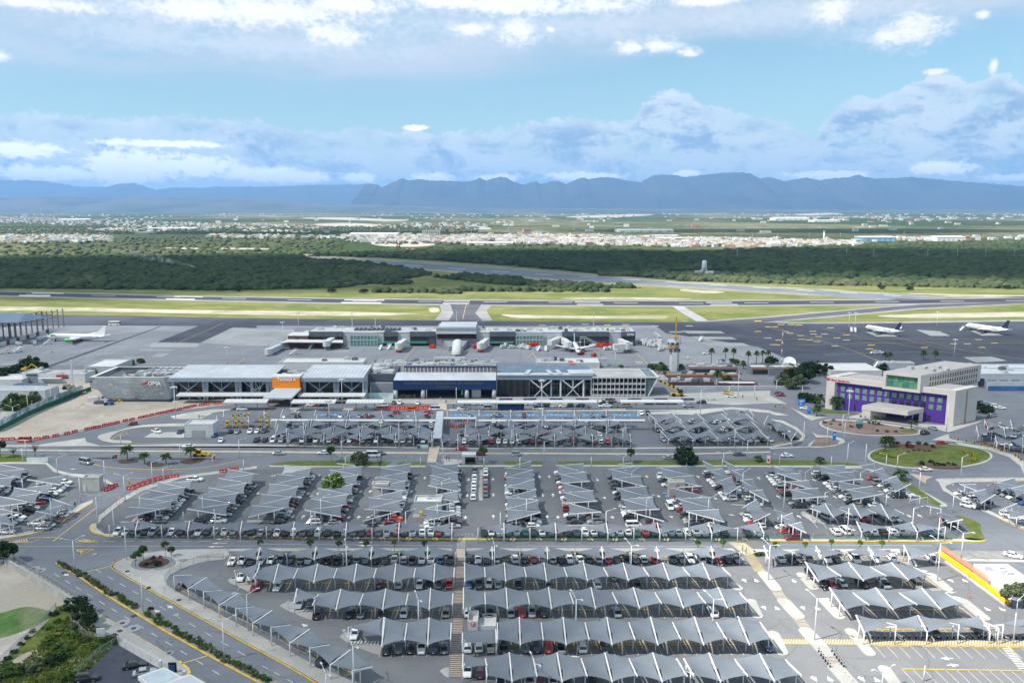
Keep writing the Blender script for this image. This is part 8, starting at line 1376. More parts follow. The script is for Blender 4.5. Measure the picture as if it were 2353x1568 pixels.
def wall(l_b,pts,h,th,m,name='boundary_wall',cap=None,bands=None):
 P_=[V3(p)for p in pts];t=tH(name,l_b,'wall',P_[0]);b=sT(None,P_,th,0,None,world=True,h=h);o=b.build('wall',m,t);rel(o)
 if cap:b=sT(None,P_,th+.1,h+.005,None,world=True,h=.12);rel(b.build('coping',cap,t))
 return t
wl=wall('grey concrete boundary wall between the field and the sidewalk',V(c1,'50,290 250,405 500,560 672,668'),2.1,.35,mat('wall concrete',(.44,.43,.40),.9,.12,.3,col2=(.34,.32,.29),s_2=.25),cap=cO)
fE('wire fence standing on the boundary wall',[p+V3((.5,.6,0))for p in V(c1,'60,262 250,370 500,525 675,640')],2.6,CHAIN,2.5)
yw_=V(c4,'1558,190 1800,355 2000,505 2210,660');wall('bright yellow wall with white foot between the lot and the white house',yw_,1.5,.3,mat('yellow wall paint',(.80,.46,.015),.6,.06,.5));wall('low white kerb wall at the foot of the yellow wall',[p+V3((-.8,-.5,0))for p in V(c4,'1640,255 1800,365 2000,512 2200,662')],.5,.5,cW_,'kerb_wall');fE('orange safety mesh above the yellow wall',[p+V3((.5,.3,0))for p in yw_[:3]],3.0,OMESH,4,name='orange_mesh_fence',z0=1.55);fE('railing of the pedestrian gate in the fence row',V(b2,'1850,780 1920,778 1990,780'),1.2,CHAIN,1,wS,'gate_railing');fE('white hoop railing beside the lower tan walkway',V(c4,'690,1290 760,1385'),1.0,mesh_mat('open rail',(.7,.7,.65),.02),1.6,mat('cream rail',(.7,.66,.5),.5,0),'hoop_railing')
cf=V(a1,'-60,1172 0,1150 120,1090 250,1020 430,940 560,890 660,845 760,812 835,785');t=tH('construction_fence','green construction fence with a printed white banner strip','fence',cf[0])
rel(sT(None,cf,.2,0,None,world=True,h=2.2).build('green_cloth',GREENF,t));rel(sT(None,[p+V3((0,.3,0))for p in cf[:8]],.1,1.6,None,world=True,h=3.0).build('printed_banner',mat('printed banner',(.50,.60,.62),.6,.2,.3,col2=(.14,.22,.26),s_2=.18),t))
bw=MB();bw.mesh([(-1,-.28,0),(1,-.28,0),(1,.28,0),(-1,.28,0),(-.95,-.12,.95),(.95,-.12,.95),(.95,.12,.95),(-.95,.12,.95)],[(3,2,1,0),(4,5,6,7),(0,1,5,4),(1,2,6,5),(2,3,7,6),(3,0,4,7)]);WBAR=bw.data('body',RED);bw=MB()
for s in(-1,1):bw.mesh([(-.7,s*.27,.3),(-.4,s*.27,.3),(-.15,s*.2,.6),(-.45,s*.2,.6)],[(0,1,2,3)]);bw.mesh([(.1,s*.27,.3),(.4,s*.27,.3),(.65,s*.2,.6),(.35,s*.2,.6)],[(0,1,2,3)])
WCHEV=bw.data('white_chevron',tW)
def bR(p,rz,lab,grp,s=1.0):t=tH('water_barrier',lab,'barrier',(p.x,p.y,.1),rz,grp);t.scale=(s,s,s);inst('body',WBAR,t);inst('white_chevron',WCHEV,t)
bp=[W_(a1,*q)for q in((0,1240),(60,1239),(110,1237),(345,1235),(420,1222),(510,1208),(615,1187),(685,1170),(800,1145),(860,1132),(898,1127),(958,1110),(1015,1100),(1072,1087),(1150,1070),(1210,1058),(1290,1040),(1338,1030),(1392,1017),(1448,1004),(1495,995),(1545,983),(1592,973),(1645,963),(1700,950),(1748,940),(1780,933),(1850,925),(1895,920),(1990,912),(2050,906),(2095,905),(2135,903))]
for i,p in enumerate(bp):d=bp[min(i+1,len(bp)-1)]-bp[max(i-1,0)];bR(p,math.atan2(d.y,d.x),'red plastic water barrier with white chevrons along the construction earth','red barriers along the construction earth',1.25)
cord=sT(None,[p for p in bp[3:]],.12,.45,None,world=True,h=.35);tag(cord.build('barrier_tape',mat('pale barrier tape',(.62,.45,.40),.7,.1)),'pale tape strung between the red barriers','tape')
for p in aG(V(b1,'1200,338 1330,290 1450,250 1560,232 1632,225'),2.1):bR(p,.35,'orange red barrier in the closed line beside the barrier road','orange barriers beside the barrier road',1.35)
for p in aG(V(b1,'2045,182 2110,172 2180,160'),2.1):bR(p,.3,'orange red barrier in the short line behind the canopy tops','short line of orange barriers',1.3)
for yy in(948,960):
 for p in aG(V(a2,(1120,yy),(1640,yy-8)),2.2):bR(p,.02,'red barrier in the double line before the blue fascia','double line of red barriers',1.2)
for q in((985,350),(1010,335),(1045,318)):bR(W_(b1,*q),.9,'red barrier by the concrete booth','barriers by the booth',1.3)
for q in((1790,1110),(1830,1125),(1880,1112),(1910,1085)):bR(W_(a2,*q),.4,'red barrier around the small roadworks in the upper lot','barriers around the small roadworks',1.2)
cw=tH('covered_walkway','pale roofed walkway from the terminal forecourt to the boulevard crossing','walkway roof',W_(a2,1655,1280));zz=4.2;q4=[W_(a2,1652,968,zz),W_(a2,1712,968,zz),W_(a2,1692,1214,zz),W_(a2,1612,1214,zz)]
rel((lambda b:(b.prism([(q.x,q.y)for q in q4],zz-.35,zz),b)[1])(MB()).build('roof',mat('walkway roof sheet',(.42,.45,.49),.6,.07,.3),cw))
for i in range(9):
 for a,c in((q4[3],q4[0]),(q4[2],q4[1])):p=a.lerp(c,i/8);b=MB();b.tube([(p.x,p.y,0),(p.x,p.y,zz-.36)],.14,6);rel(b.build('post',wS,cw))
for lab,pts in(('long white walkway roof across the upper lot, left of the crossing',(a2(130,1052),a2(1640,1056))),('long white walkway roof across the upper lot, right of the crossing',(a2(2010,1056),a3(1205,1054))),('white walkway roof next to the roadworks',(a2(1712,1034),a2(2010,1034)))):
 p,q=G(*pts[0],4.4),G(*pts[1],4.4);t=tH('covered_walkway',lab,'walkway roof',((p.x+q.x)/2,p.y,0));b=MB();b.beam(p,q,2.2,.35);rel(b.build('roof',wS,t))
 for i in range(13):r=p.lerp(q,i/12);b=MB();b.tube([(r.x,r.y,0),(r.x,r.y,4.2)],.15,6);rel(b.build('post',wS,t))
bt=MB();bt.box((0,0,0),(1.0,.8,1.9));bt.box((0,0,1.9),(1.3,1.0,.25));YP=bt.data('cabinet',mat('ticket yellow',(.78,.48,.02),.5,.05));bt=MB();bt.box((0,-.42,1.0),(.6,.06,.6));YS_=bt.data('screen',dG)
for x,y in((2138,1035),(2188,1035),(2248,1035),(2282,1032),(1995,1105),(2085,1102),(2165,1105),(2220,1105),(2275,1103)):t=tH('ticket_machine','yellow ticket machine at the entrance of the upper lot','ticket machine',W_(a1,x,y),0,'yellow ticket machines');inst('cabinet',YP,t);inst('screen',YS_,t)
for x,y in((20,1030),(78,1030),(35,1095),(95,1100)):t=tH('ticket_machine','yellow ticket machine near the left end of the canopy rows','ticket machine',W_(a2,x,y),0,'yellow ticket machines by the canopy rows');inst('cabinet',YP,t);inst('screen',YS_,t)
def bO(l_b,f,x0,x1,yb,y0,y1,m,post=True,rz=0,name='billboard',extra=None):
 p=W_(f,(x0+x1)/2,yb);hw=(RY(*f(x1,yb),p.y).x-RY(*f(x0,yb),p.y).x)/2;z0,z1=max(.2,ztop(p.y,f(x0,y1)[1])),ztop(p.y,f(x0,y0)[1]);t=tH(name,l_b,'sign',p,rz)
 b=MB();b.bx(-hw,hw,-.12,.12,z0,z1);b.build('panel',m,t)
 if post:
  for s in((-.8,.8)if hw>1.2 else(0,)):b=MB();b.tube([(s*hw,.2,0),(s*hw,.2,z1-.1)],.09,6);b.build('post',sG,t)
 if extra:
  for(u0,u1,v0,v1,mm)in extra:b=MB();b.bx(-hw+2*hw*u0,-hw+2*hw*u1,-.16,-.125,z0+(z1-z0)*v0,z0+(z1-z0)*v1);b.build('print',mm,t)
 return t
SBL=mat('sign blue',(.01,.22,.65),.5,.05);MINT=mat('mint print',(.45,.68,.58),.6,.12,.8);bO('big bright blue direction totem by the hotel road',a4,255,320,930,865,918,SBL,name='blue_sign',extra=[(.15,.85,.68,.82,tW),(.15,.6,.45,.55,tW),(.3,.5,.1,.25,tW)]);bO('second blue totem in front of a white car',a4,340,372,1000,938,995,SBL,name='blue_sign',extra=[(.2,.8,.7,.78,tW),(.2,.8,.5,.55,tW)])
bO('hotel garden sign with a teal top and dark base',a4,790,850,1128,1065,1122,mat('dark teal',(.02,.07,.07),.5,.1),name='hotel_sign',extra=[(.02,.98,.55,.98,mat('teal print',(.18,.42,.42),.5,.15)),(.2,.8,.12,.3,tD)]);bO('mint green advertising board beside the crossing',a2,1468,1572,1312,1278,1310,MINT,extra=[(.02,.3,.0,.9,mat('dark figure print',(.10,.14,.13),.6,.2)),(.45,.62,.4,.62,tW),(.68,.82,.4,.62,tW)]);bO('tilted white sign with a dark red mark beside the biggest gravel island palm',a1,1025,1075,1425,1365,1420,wH,False,.5,extra=[(.55,.95,.3,.9,tR),(.15,.5,.3,.7,gD)]);bO('slim white sign with a red mark at the right end of the gravel island',a1,1945,1980,1438,1372,1435,wH,False,.9,extra=[(.3,.8,.3,.8,tR)]);bO('white sign with a red print at the end of the green strip',a3,2320,2352,1450,1378,1446,wH,False,-.6,extra=[(.2,.8,.2,.6,tR)]);bO('pale wide map board at the left boulevard corner',a1,248,443,1440,1395,1438,mat('map board',(.55,.66,.63),.6,.15,.4,col2=(.66,.68,.58),s_2=.3));bO('small white box sign by the three dark trees',c1,890,968,960,862,935,wH,True);bO('blue direction sign on the splitter island',a4,570,600,1290,1165,1240,SBL,name='blue_sign',extra=[(.2,.8,.6,.75,tW)])
def stop(l_b,f,x,yb,yt,sg=None):
 p=W_(f,x,yb);h=ztop(p.y,f(x,yt)[1]);t=tH('road_sign',l_b,'road sign',p,0,None);b=MB();b.tube([(0,0,0),(0,0,h)],.05,5);b.build('post',LAMPM,t);b=MB();b.tube([(0,-.06,h-.1),(0,-.1,h-.1)],.42,8);b.build('plate',sg or RED,t);b=MB();b.bx(-.28,.28,-.13,-.105,h-.2,h-.02);b.build('white_bar',tW,t)
for a in(('red stop sign at the corner of the round island',c1,1058,310,238),('red no entry sign by the crossing lane',b2,1370,120,40),('red no entry sign at the gate lane',b3,455,95,40),('red sign near the tall-lamp column end',b4,312,520,495),('red sign beside the yellow wall lane',c4,1838,600,555),('red sign at the roundabout exit',b4,1415,215,180)):stop(*a)
for a in(('white parking sign on the third row island',c2,292,690,615),('white parking sign on the fourth row island',c2,803,950,875),('round white sign on the avenue sidewalk',c1,1510,560,485),('orange round works sign on the barrier road',b1,1097,470,405)):stop(a[0],*a[1:],sg=ORANGE if 'orange' in a[0]else wH)
bcv=MB();bcv.mesh([(-.45,0,.4),(.1,0,.4),(.45,0,.85),(.1,0,1.3),(-.45,0,1.3),(-.1,0,.85)],[(0,1,5),(1,2,3,5),(5,3,4)]);bcv.bx(-.5,.5,.02,.05,.3,1.4,1);bcv.bx(-.05,.05,.06,.1,0,.35,1);CHEV=bcv.data('chevron_marker',[mat('chevron black',(.02,.02,.02),.6,0),mat('chevron yellow',(.8,.48,.03),.6,0)])
for x,y in((1728,1250),(1805,1265),(1878,1280),(1940,1295),(2005,1310),(2065,1325),(2122,1345),(2172,1362),(2255,1398),(2285,1415),(2305,1435),(45,945),(125,958)):tag(inst('chevron_marker',CHEV,None,tuple(W_(a4,x,y)),0),'yellow chevron marker on the kerb of the curving road','road marker','yellow chevron markers')
# vehicles of other kinds
YM=mat('machine yellow',(.66,.40,.03),.5,.12,1)
def mC(l_b,f,x,y,rz,kind,s=1.0):
 t=tH({'backhoe':'backhoe_loader','excavator':'excavator','handler':'telescopic_crane','lift':'boom_lift','rig':'drill_rig'}[kind],l_b,'construction machine',W_(f,x,y),rz);t.scale=(s,s,s)
 def P(n,fn,m):b=MB();fn(b);b.build(n,m,t)
 m={'lift':mat('lift blue',(.03,.12,.35),.5,.1),'rig':mat('rig tan',(.38,.30,.2),.6,.15)}.get(kind,YM)
 if kind=='excavator':
  for s_ in(-1.1,1.1):P('track',lambda b:b.bx(-1.9,1.9,s_-.3,s_+.3,0,.9),TYRE)
  P('house',lambda b:(b.bx(-2,1,-1.3,1.3,1.0,2.1),b.bx(-.2,1.2,-1.2,0,2.11,3.1)),m);P('boom',lambda b:(b.beam((.8,.4,1.8),(3.6,.4,4.6),.5),b.beam((3.6,.4,4.6),(6.4,.4,2.6),.4),b.box((6.5,.4,1.6),(1,1,1))),m);return
 for x_ in(-1.5,1.4):
  for y_ in(-.95,.95):P('wheel',lambda b:b.tube([(x_,y_-.25,.75 if x_<0 else .55),(x_,y_+.25,.75 if x_<0 else .55)],.75 if x_<0 else .55,12),TYRE)
 P('chassis',lambda b:(b.bx(-2.4,2.4,-.8,.8,.7,1.4),b.bx(.6,2.3,-.6,.6,1.41,1.9)),m)
 if kind=='backhoe':P('cab',lambda b:b.bx(-1.2,.4,-.8,.8,1.41,2.7),dG);P('cab_roof',lambda b:b.bx(-1.3,.5,-.9,.9,2.71,2.9),m);P('loader',lambda b:(b.beam((1,.9,1.4),(3.3,.9,.8),.25),b.beam((1,-.9,1.4),(3.3,-.9,.8),.25),b.box((3.7,0,.3),(.8,2.2,.9))),m);P('backhoe_arm',lambda b:(b.beam((-2.3,0,1.2),(-3.2,0,3.3),.35),b.beam((-3.2,0,3.3),(-3.6,0,1.2),.3),b.box((-3.5,0,.6),(.7,.8,.7))),m)
 elif kind=='handler':P('cab',lambda b:b.bx(.2,1.8,-.9,.0,1.41,2.8),dG);P('boom',lambda b:(b.beam((2,.4,1.8),(-6,.4,5.5),.8),b.beam((-6,.4,5.5),(-11,.4,7.8),.55)),m);P('boom_stripe',lambda b:[b.beam((2-1.6*i,-.05,2.0+.74*i),(1.4-1.6*i,-.05,2.25+.74*i),.12,.7)for i in range(7)],TYRE)
 elif kind=='lift':P('boom',lambda b:(b.beam((-1,0,1.4),(1,0,3.4),.3),b.beam((1,0,3.4),(-2.4,0,4.4),.3)),m);P('basket',lambda b:b.bx(-3.2,-2.3,-.6,.6,3.6,4.7),m)
 else:P('mast',lambda b:b.beam((1.8,0,.5),(1.9,0,13),.55),wS);P('engine',lambda b:b.bx(-2,.5,-.7,.7,1.42,2.4),m)
mC('yellow backhoe loader behind a gravel island palm',a1,1830,1384,0,'backhoe',.95);mC('yellow excavator in front of the dark tree belt',a1,235,610,0,'excavator',1.0);mC('yellow telescopic crane reaching over the low annexes',a3,1500,835,0,'handler',1.35);mC('blue boom lift at the foot of the tiled end block',a1,1000,915,.3,'lift',.95);mC('tan drill rig with a white mast before the courier office',a1,630,770,.2,'rig',1.2);mC('orange and black machine beside the tiled end block plinth',a1,1080,885,0,'backhoe',.6)
def coach(l_b,f,x,y,m,L=12.5,rz=0,name='coach'):
 t=tH(name,l_b,'bus',W_(f,x,y),rz);hw=1.27
 def P(n,fn,m_):b=MB();fn(b);b.build(n,m_,t)
 P('body',lambda b:(b.bx(-L/2,L/2,-hw,hw,.35,1.9),b.bx(-L/2,L/2,-hw,hw,2.75,3.4),b.bx(-L/2+1,L/2-2,-.9,.9,3.41,3.6),b.bx(L/2-.3,L/2,-hw,hw,1.91,2.74)),m);P('window_band',lambda b:b.bx(-L/2+.02,L/2-.31,-hw+.02,hw-.02,1.9,2.75),dG);P('windscreen',lambda b:b.bx(-L/2-.04,-L/2-.005,-1.1,1.1,1.3,3.0),dG)
 for x_ in(-L*.32,L*.25):
  for y_ in(-1.1,1.1):P('wheel',lambda b:b.tube([(x_,y_-.2,.5),(x_,y_+.2,.5)],.5,12),TYRE)
coach('dark blue coach at the outer kerb before the blue fascia',a2,2330,962,mat('coach blue',(.015,.04,.13),.35,.05,coat=.4));coach('white box truck with dark red print on the far taxiway',a1,1050,185,wH,9,pi,'box_truck');coach('large blue lift coach roof behind the construction fence',a1,490,812,SBL,4.5,.2,'blue_container')
bst=MB();bst.mesh([(-2.5,-.7,.6),(1.6,-.7,3.2),(1.6,.7,3.2),(-2.5,.7,.6),(-2.5,-.7,.3),(1.6,-.7,2.9),(1.6,.7,2.9),(-2.5,.7,.3)],[(0,1,2,3),(7,6,5,4),(0,4,5,1),(2,6,7,3)]);bst.bx(1.6,2.8,-.8,.8,3.0,3.2)
for y_ in(-.75,.75):bst.beam((-2.5,y_,1.6),(1.6,y_,4.2),.1);bst.beam((1.6,y_,4.2),(2.8,y_,4.2),.1);bst.beam((1.8,y_,0),(1.8,y_,3),.2);bst.beam((-2,y_,.3),(2.6,y_,.3),.2)
STAIR=bst.data('stair_body',wS);bst=MB()
for x_ in(-1.8,2.2):bst.tube([(x_,-.9,.3),(x_,.9,.3)],.3,8)
STW=bst.data('wheels_axle',TYRE)
for f,x,y,rz in((a1,435,360,.8),(a1,120,440,.6),(a1,40,445,.5),(a1,165,430,.9),(a1,475,335,0),(a2,335,455,.5),(a2,500,398,1.2),(a2,1135,410,1.4),(a2,1215,405,1.2),(a3,1320,295,2.5),(a3,1715,330,.9),(a4,745,245,1.3),(a4,780,248,1.3),(a4,1765,235,.5),(a4,975,570,.7),(a3,230,420,1.1),(a3,295,420,1.5),(a2,165,375,.3)):t=tH('boarding_stair','white wheeled boarding stair standing on the apron','boarding stair',W_(f,x,y),rz,'boarding stairs on the apron');t.scale=(1,1,1);inst('stair',STAIR,t);inst('axle',STW,t)
be=MB();be.bx(-1.6,1.6,-.8,.8,.35,.9);be.bx(-1.5,.3,-.75,.75,.91,1.9);be.bx(.6,1.4,-.7,.7,.91,1.5);CART_={'white':be.data('body',wH),'red':be.data('body',RED)};be=MB()
for x_ in(-1.1,1.1):be.tube([(x_,-.85,.35),(x_,.85,.35)],.35,8)
CAXLE=be.data('axle',TYRE)
rd=random.Random(5)
for f,lst,c in((a3,[(1160+rd.uniform(0,60),330+rd.uniform(0,40))for _ in range(8)]+[(1250+rd.uniform(0,110),335+rd.uniform(0,50))for _ in range(14)]+[(1360,400),(1400,405),(1350,420),(720,385),(850,412),(880,408),(60,395),(110,400),(140,405),(90,385),(215,410)],'white'),(a3,((150,378),(180,380),(205,375),(775,378),(800,385),(840,380),(885,380),(620,452),(735,470)),'red'),(a2,((1995,395),(2015,390),(770,372),(1610,392)),'red'),(a2,((1210,372),(1345,400),(2290,375),(2260,395),(2340,395),(440,362)),'white'),(a1,((320,365),(305,350),(370,325),(175,365)),'white')):
 for x,y in lst:t=tH('service_cart','%s airport service cart parked near the pier'%c,'service cart',W_(f,x,y),rd.uniform(0,3),'%s service carts on the apron'%c);t.scale=(1.3,1.3,1.3);inst('body',CART_[c],t);inst('axle',CAXLE,t)
SKIN=mat('skin',(.36,.22,.16),.6,0)
def person_mesh(top,leg,stride):
 vs=[(0,0,.95),(0,0,1.2),(0,0,1.42),(0,0,1.52),(0,.01,1.66),(.2,0,1.40),(.25,.06,1.14),(.24,.16*stride+.05,.92),(-.2,0,1.40),(-.25,-.06,1.14),(-.24,-.16*stride,.92),(.10,0,.90),(.11,.14*stride,.50),(.11,.20*stride-.05,.08),(-.10,0,.90),(-.11,-.06*stride,.50),(-.11,-.24*stride-.03,.08),(.11,.20*stride+.08,.04),(-.11,-.24*stride+.10,.04)]
 ed=[(0,1),(1,2),(2,3),(3,4),(2,5),(5,6),(6,7),(2,8),(8,9),(9,10),(0,11),(11,12),(12,13),(0,14),(14,15),(15,16),(13,17),(16,18)];ra=[.15,.15,.17,.07,.11,.075,.055,.042,.075,.055,.042,.095,.07,.05,.095,.07,.05,.045,.045]
 me=bpy.data.meshes.new('figure');me.from_pydata(vs,ed,[]);o=bpy.data.objects.new('figure',me);COL.objects.link(o);m=o.modifiers.new('skin','SKIN')
 for i,r in enumerate(ra):me.skin_vertices[0].data[i].radius=(r,r*(.75 if i in(0,1,2)else 1))
 me.skin_vertices[0].data[0].use_root=True;s=o.modifiers.new('sub','SUBSURF');s.levels=1;s.render_levels=1
 dg=bpy.context.evaluated_depsgraph_get();out=bpy.data.meshes.new_from_object(o.evaluated_get(dg));bpy.data.objects.remove(o)
 out.materials.clear()
 for q in(SKIN,top,leg):out.materials.append(q)
 for p in out.polygons:z=p.center.z;x=abs(p.center.x);p.material_index=0 if z>1.5 or(x>.19 and z<1.0)else(1 if z>.95 else 2);p.use_smooth=True
 out.name='person';return out
HIV=mat('hi vis cloth',(.45,.62,.03),.6,.1);CL=[mat('dark cloth',(.03,.03,.04),.8,.1),mat('pale cloth',(.6,.6,.6),.8,.1),mat('red cloth',(.4,.05,.05),.8,.1)]
PM=[person_mesh(HIV,CL[0],1),person_mesh(CL[0],CL[0],.6),person_mesh(CL[1],CL[0],.8),person_mesh(CL[2],CL[0],.7)]
hairm=MB();hairm.tube([(0,-.01,1.66),(0,-.015,1.76),(0,-.015,1.80)],[.125,.11,.04],8);HAIR=hairm.data('hair',mat('dark hair',(.02,.015,.012),.7,0))
for f,x,y,k,rz,lab in((c3,2097,158,0,.4,'person in a hi-vis vest walking, the left of the pair on the cream crossing'),(c3,2130,180,0,.2,'person in a hi-vis vest walking, the right of the pair on the cream crossing'),(b2,1868,190,1,0,'person in dark clothes, left of the pair beside the open car line'),(b2,1888,192,2,.4,'person in a pale top, right of the pair beside the open car line'),(b2,1740,78,1,1,'person in dark clothes waiting left of the bus shelter, the left one'),(b2,1763,78,1,2,'person in dark clothes waiting left of the bus shelter, the right one'),(b2,2022,78,1,2,'person in dark clothes right of the bus shelter'),(a2,1805,945,1,0,'person in dark clothes on the kerb below the blue fascia'),(a2,1735,905,1,0,'person in dark clothes on the brick crossing'),(a2,1683,875,2,0,'person in a pale top before the blue fascia hall'),(a2,1500,872,1,0,'person in dark clothes beside the second round column'),(a2,1000,945,2,0,'person in a pale top under the ribbed kerb roof'),(a3,690,960,1,0,'person in dark clothes on the portico kerb'),(a3,2100,855,1,0,'person in dark clothes on the open forecourt'),(a3,2230,875,1,0,'person bending on the open forecourt'),(a1,1825,1040,1,0,'person in dark clothes on the ramp island'),(a1,478,445,1,0,'person standing alone on the left apron'),(a3,798,470,1,0,'ground worker in dark clothes on the apron, left'),(a3,818,460,0,0,'ground worker in a vest on the apron, right'),(b2,820,192,1,0,'person in dark clothes under the bare frame of the grass strip'),(b1,690,500,1,0,'person in dark clothes at the left lot fence'),(b1,1000,330,1,0,'worker sitting place beside the booth barriers, in dark clothes')):
 p=W_(f,x,y);t=inst('person',PM[k],None,(p.x,p.y,.14),rz);tag(t,lab,'person','people');inst('hair',HAIR,t)
for q in((790,935),(720,920),(860,900),(960,1015),(850,1085),(690,945)):
 p=W_(a1,*q);b=MB();n=14;R0=RU(2.2,4.2);h=R0*.35;rd=random.Random(q[0]);vs=[(p.x,p.y,h+.1)]+[(p.x+R0*r*cos(6.283*k/n+r)*rd.uniform(.85,1.15),p.y+R0*r*sin(6.283*k/n+r)*rd.uniform(.85,1.15),.1+h*(1-r)*rd.uniform(.7,1.1))for r in(.4,.75,1.0)for k in range(n)];b.mesh(vs,[(0,1+k,1+(k+1)%n)for k in range(n)]+[(1+o*n+k,1+(o+1)*n+k,1+(o+1)*n+(k+1)%n,1+o*n+(k+1)%n)for o in(0,1)for k in range(n)],0,True);tag(b.build('earth_heap',DIRT),'low heap of excavated earth on the construction ground','earth heap','heaps of earth on the construction ground')
for i,(f,x,y,sx_,m)in enumerate(((a1,860,890,(5,2.4,2.6),wH),(a1,905,905,(4,2.2,1.4),hD),(a1,430,840,(3.5,2.4,2.6),sG),(a1,600,835,(6,1,.8),RED),(a1,700,820,(7,1,.7),RED),(a1,300,745,(14,2,1.0),rB),(a1,200,740,(8,2,1.2),rB))):b=MB();p=W_(f,x,y);b.box(p,sx_,.2);b.box((p.x+.3,p.y,sx_[2]),(sx_[0]*.7,sx_[1]*.8,.3),.2);tag(b.build('site_container',m),('white site container by the slanting block','dark generator box by the white container','grey container behind the construction fence','red stacked barriers near the drill rig','long red stack near the white pickup','long blue stacked beams before the courier office','short blue stacked beams before the courier office')[i],'site container')
# FAR COUNTRY, FOREST, MOUNTAINS, SHADE CLOUDS, HAZE
import numpy as np
rng=np.random.default_rng(7)
def inpoly(px,py,poly):
 c=np.zeros(len(px),bool);n=len(poly)
 for i in range(n):
  x1,y1=poly[i];x2,y2=poly[(i+1)%n];k=((y1>py)!=(y2>py));xx=(x2-x1)*(py-y1)/((y2-y1)if y2!=y1 else 1e-9)+x1;c^=k&(px<xx)
 return c
SILO=G(1617,626)
def lC(name,l_b,polys,n,r0,mat_,zB=0,hk=.75,seed=1,kind='stuff',cat='woodland'):
 """many bumpy bush crowns in one mesh: half domes with jittered rings"""
 rg=np.random.default_rng(seed);W3=[[(G(u,v).x,G(u,v).y)for u,v in p]for p in polys];xs,ys=[],[]
 for P in W3:
  a=np.array(P);lo,hi=a.min(0),a.max(0);area=abs(sum(P[i][0]*P[(i+1)%len(P)][1]-P[(i+1)%len(P)][0]*P[i][1]for i in range(len(P))))/2;ok=np.zeros(0);need=int(n*area/sum(abs(sum(Q_[i][0]*Q_[(i+1)%len(Q_)][1]-Q_[(i+1)%len(Q_)][0]*Q_[i][1]for i in range(len(Q_))))/2 for Q_ in W3));got=0
  while got<need:
   x=rg.uniform(lo[0],hi[0],4000);y=rg.uniform(lo[1],hi[1],4000);k=inpoly(x,y,P)&((x-SILO.x)**2+(y-SILO.y+25)**2>60**2);xs.append(x[k][:need-got]);ys.append(y[k][:need-got]);got+=min(k.sum(),need-got)
 X,Y=np.concatenate(xs),np.concatenate(ys);N=len(X);R=r0*rg.uniform(.4,1.4,N)**1.5;H=R*hk*rg.uniform(.7,1.5,N)
 m=7;rings=[(1.0,.0),(.98,.42),(.62,.82)];V_=np.zeros((N,1+3*m,3))
 V_[:,0]=np.stack([X,Y,zB+H*rg.uniform(.9,1.1,N)],1);off=rg.uniform(0,6.28,N)
 for i,(rr,zz)in enumerate(rings):
  for k in range(m):
   t=off+6.283*(k+.5*(i%2))/m;j=rg.uniform(.7,1.25,N);V_[:,1+i*m+k]=np.stack([X+R*rr*j*np.cos(t),Y+R*rr*j*np.sin(t),zB+H*zz*rg.uniform(.75,1.2,N)],1)
 F=[(1+2*m+k,1+2*m+(k+1)%m,0)for k in range(m)]
 for i in range(2):
  for k in range(m):a,b_,c,d=1+i*m+k,1+i*m+(k+1)%m,1+(i+1)*m+(k+1)%m,1+(i+1)*m+k;F+=[(a,b_,c),(a,c,d)]
 F=np.array(F);FF=(F[None]+(np.arange(N)*(1+3*m))[:,None,None]).reshape(-1,3);me=bpy.data.meshes.new(name);me.vertices.add(N*(1+3*m));me.vertices.foreach_set('co',V_.reshape(-1));me.loops.add(FF.size);me.loops.foreach_set('vertex_index',FF.reshape(-1).astype(np.int32));me.polygons.add(len(FF));me.polygons.foreach_set('loop_start',np.arange(0,FF.size,3,dtype=np.int32));me.polygons.foreach_set('loop_total',np.full(len(FF),3,dtype=np.int32));me.update();me.validate();me.materials.append(mat_)
 o=bpy.data.objects.new(name,me);COL.objects.link(o);return tag(o,l_b,cat,None,kind)
def wood_mat(name,a,b_,c_):
 m=bpy.data.materials.new(name);m.use_nodes=True;b=NB(m.node_tree);bs=m.node_tree.nodes['Principled BSDF'];bs.inputs['Roughness'].default_value=.95;bs.inputs['Specular IOR Level'].default_value=.05;pos=b.n('ShaderNodeNewGeometry').outputs['Position']
 k=b.mix(b.ss(b.noise(pos,.03,4,.6),.35,.65),a,b_);k=b.mix(b.ss(b.noise(pos,.008,4,.6,dist=.4),.55,.75),k,c_);k=b.mix(1.0,k,b.mix(b.noise(pos,.6,4,.7),(.5,.5,.5),(1.5,1.5,1.5)),'MULTIPLY');m.node_tree.links.new(k,bs.inputs['Base Color']);return m
WM=wood_mat('scrub wood',(.030,.050,.022),(.055,.078,.034),(.095,.105,.060));WM2=wood_mat('lighter scrub',(.055,.072,.035),(.085,.098,.050),(.12,.115,.075))
LF=[(-260,590),(0,591),(400,586),(690,584),(700,595),(870,608),(1000,630),(900,645),(770,662),(540,667),(0,662),(-260,658)]
RF=[(700,590),(900,577),(1050,573),(1200,571),(1420,576),(1560,582),(1900,567),(2600,562),(2600,664),(2352,660),(1900,651),(1560,643),(1351,625),(1118,606),(884,592),(760,590)]
for P_ in(LF,RF):fL('forest_floor',P_,.15,mat('forest floor',(.050,.066,.030),.95,.2,.02,col2=(.075,.08,.045),s_2=.008,fine=.1))
lC('scrub_forest','dark scrub forest left of the old runway',[LF],15000,4.6,WM,hk=.7,seed=3);lC('scrub_forest','dark scrub forest right of the old runway, spreading to the town',[RF],20000,5.6,WM,hk=.66,seed=4)
lC('scrub_thicket','lighter scrub along the edge of the right forest',[[(1560,645),(1620,632),(1900,645),(2352,648),(2600,650),(2600,668),(2352,663),(1900,655)],[(784+590,600+28),(784+840,622),(784+900,636),(784+600,634)]],2600,4.2,WM2,hk=.75,seed=5)
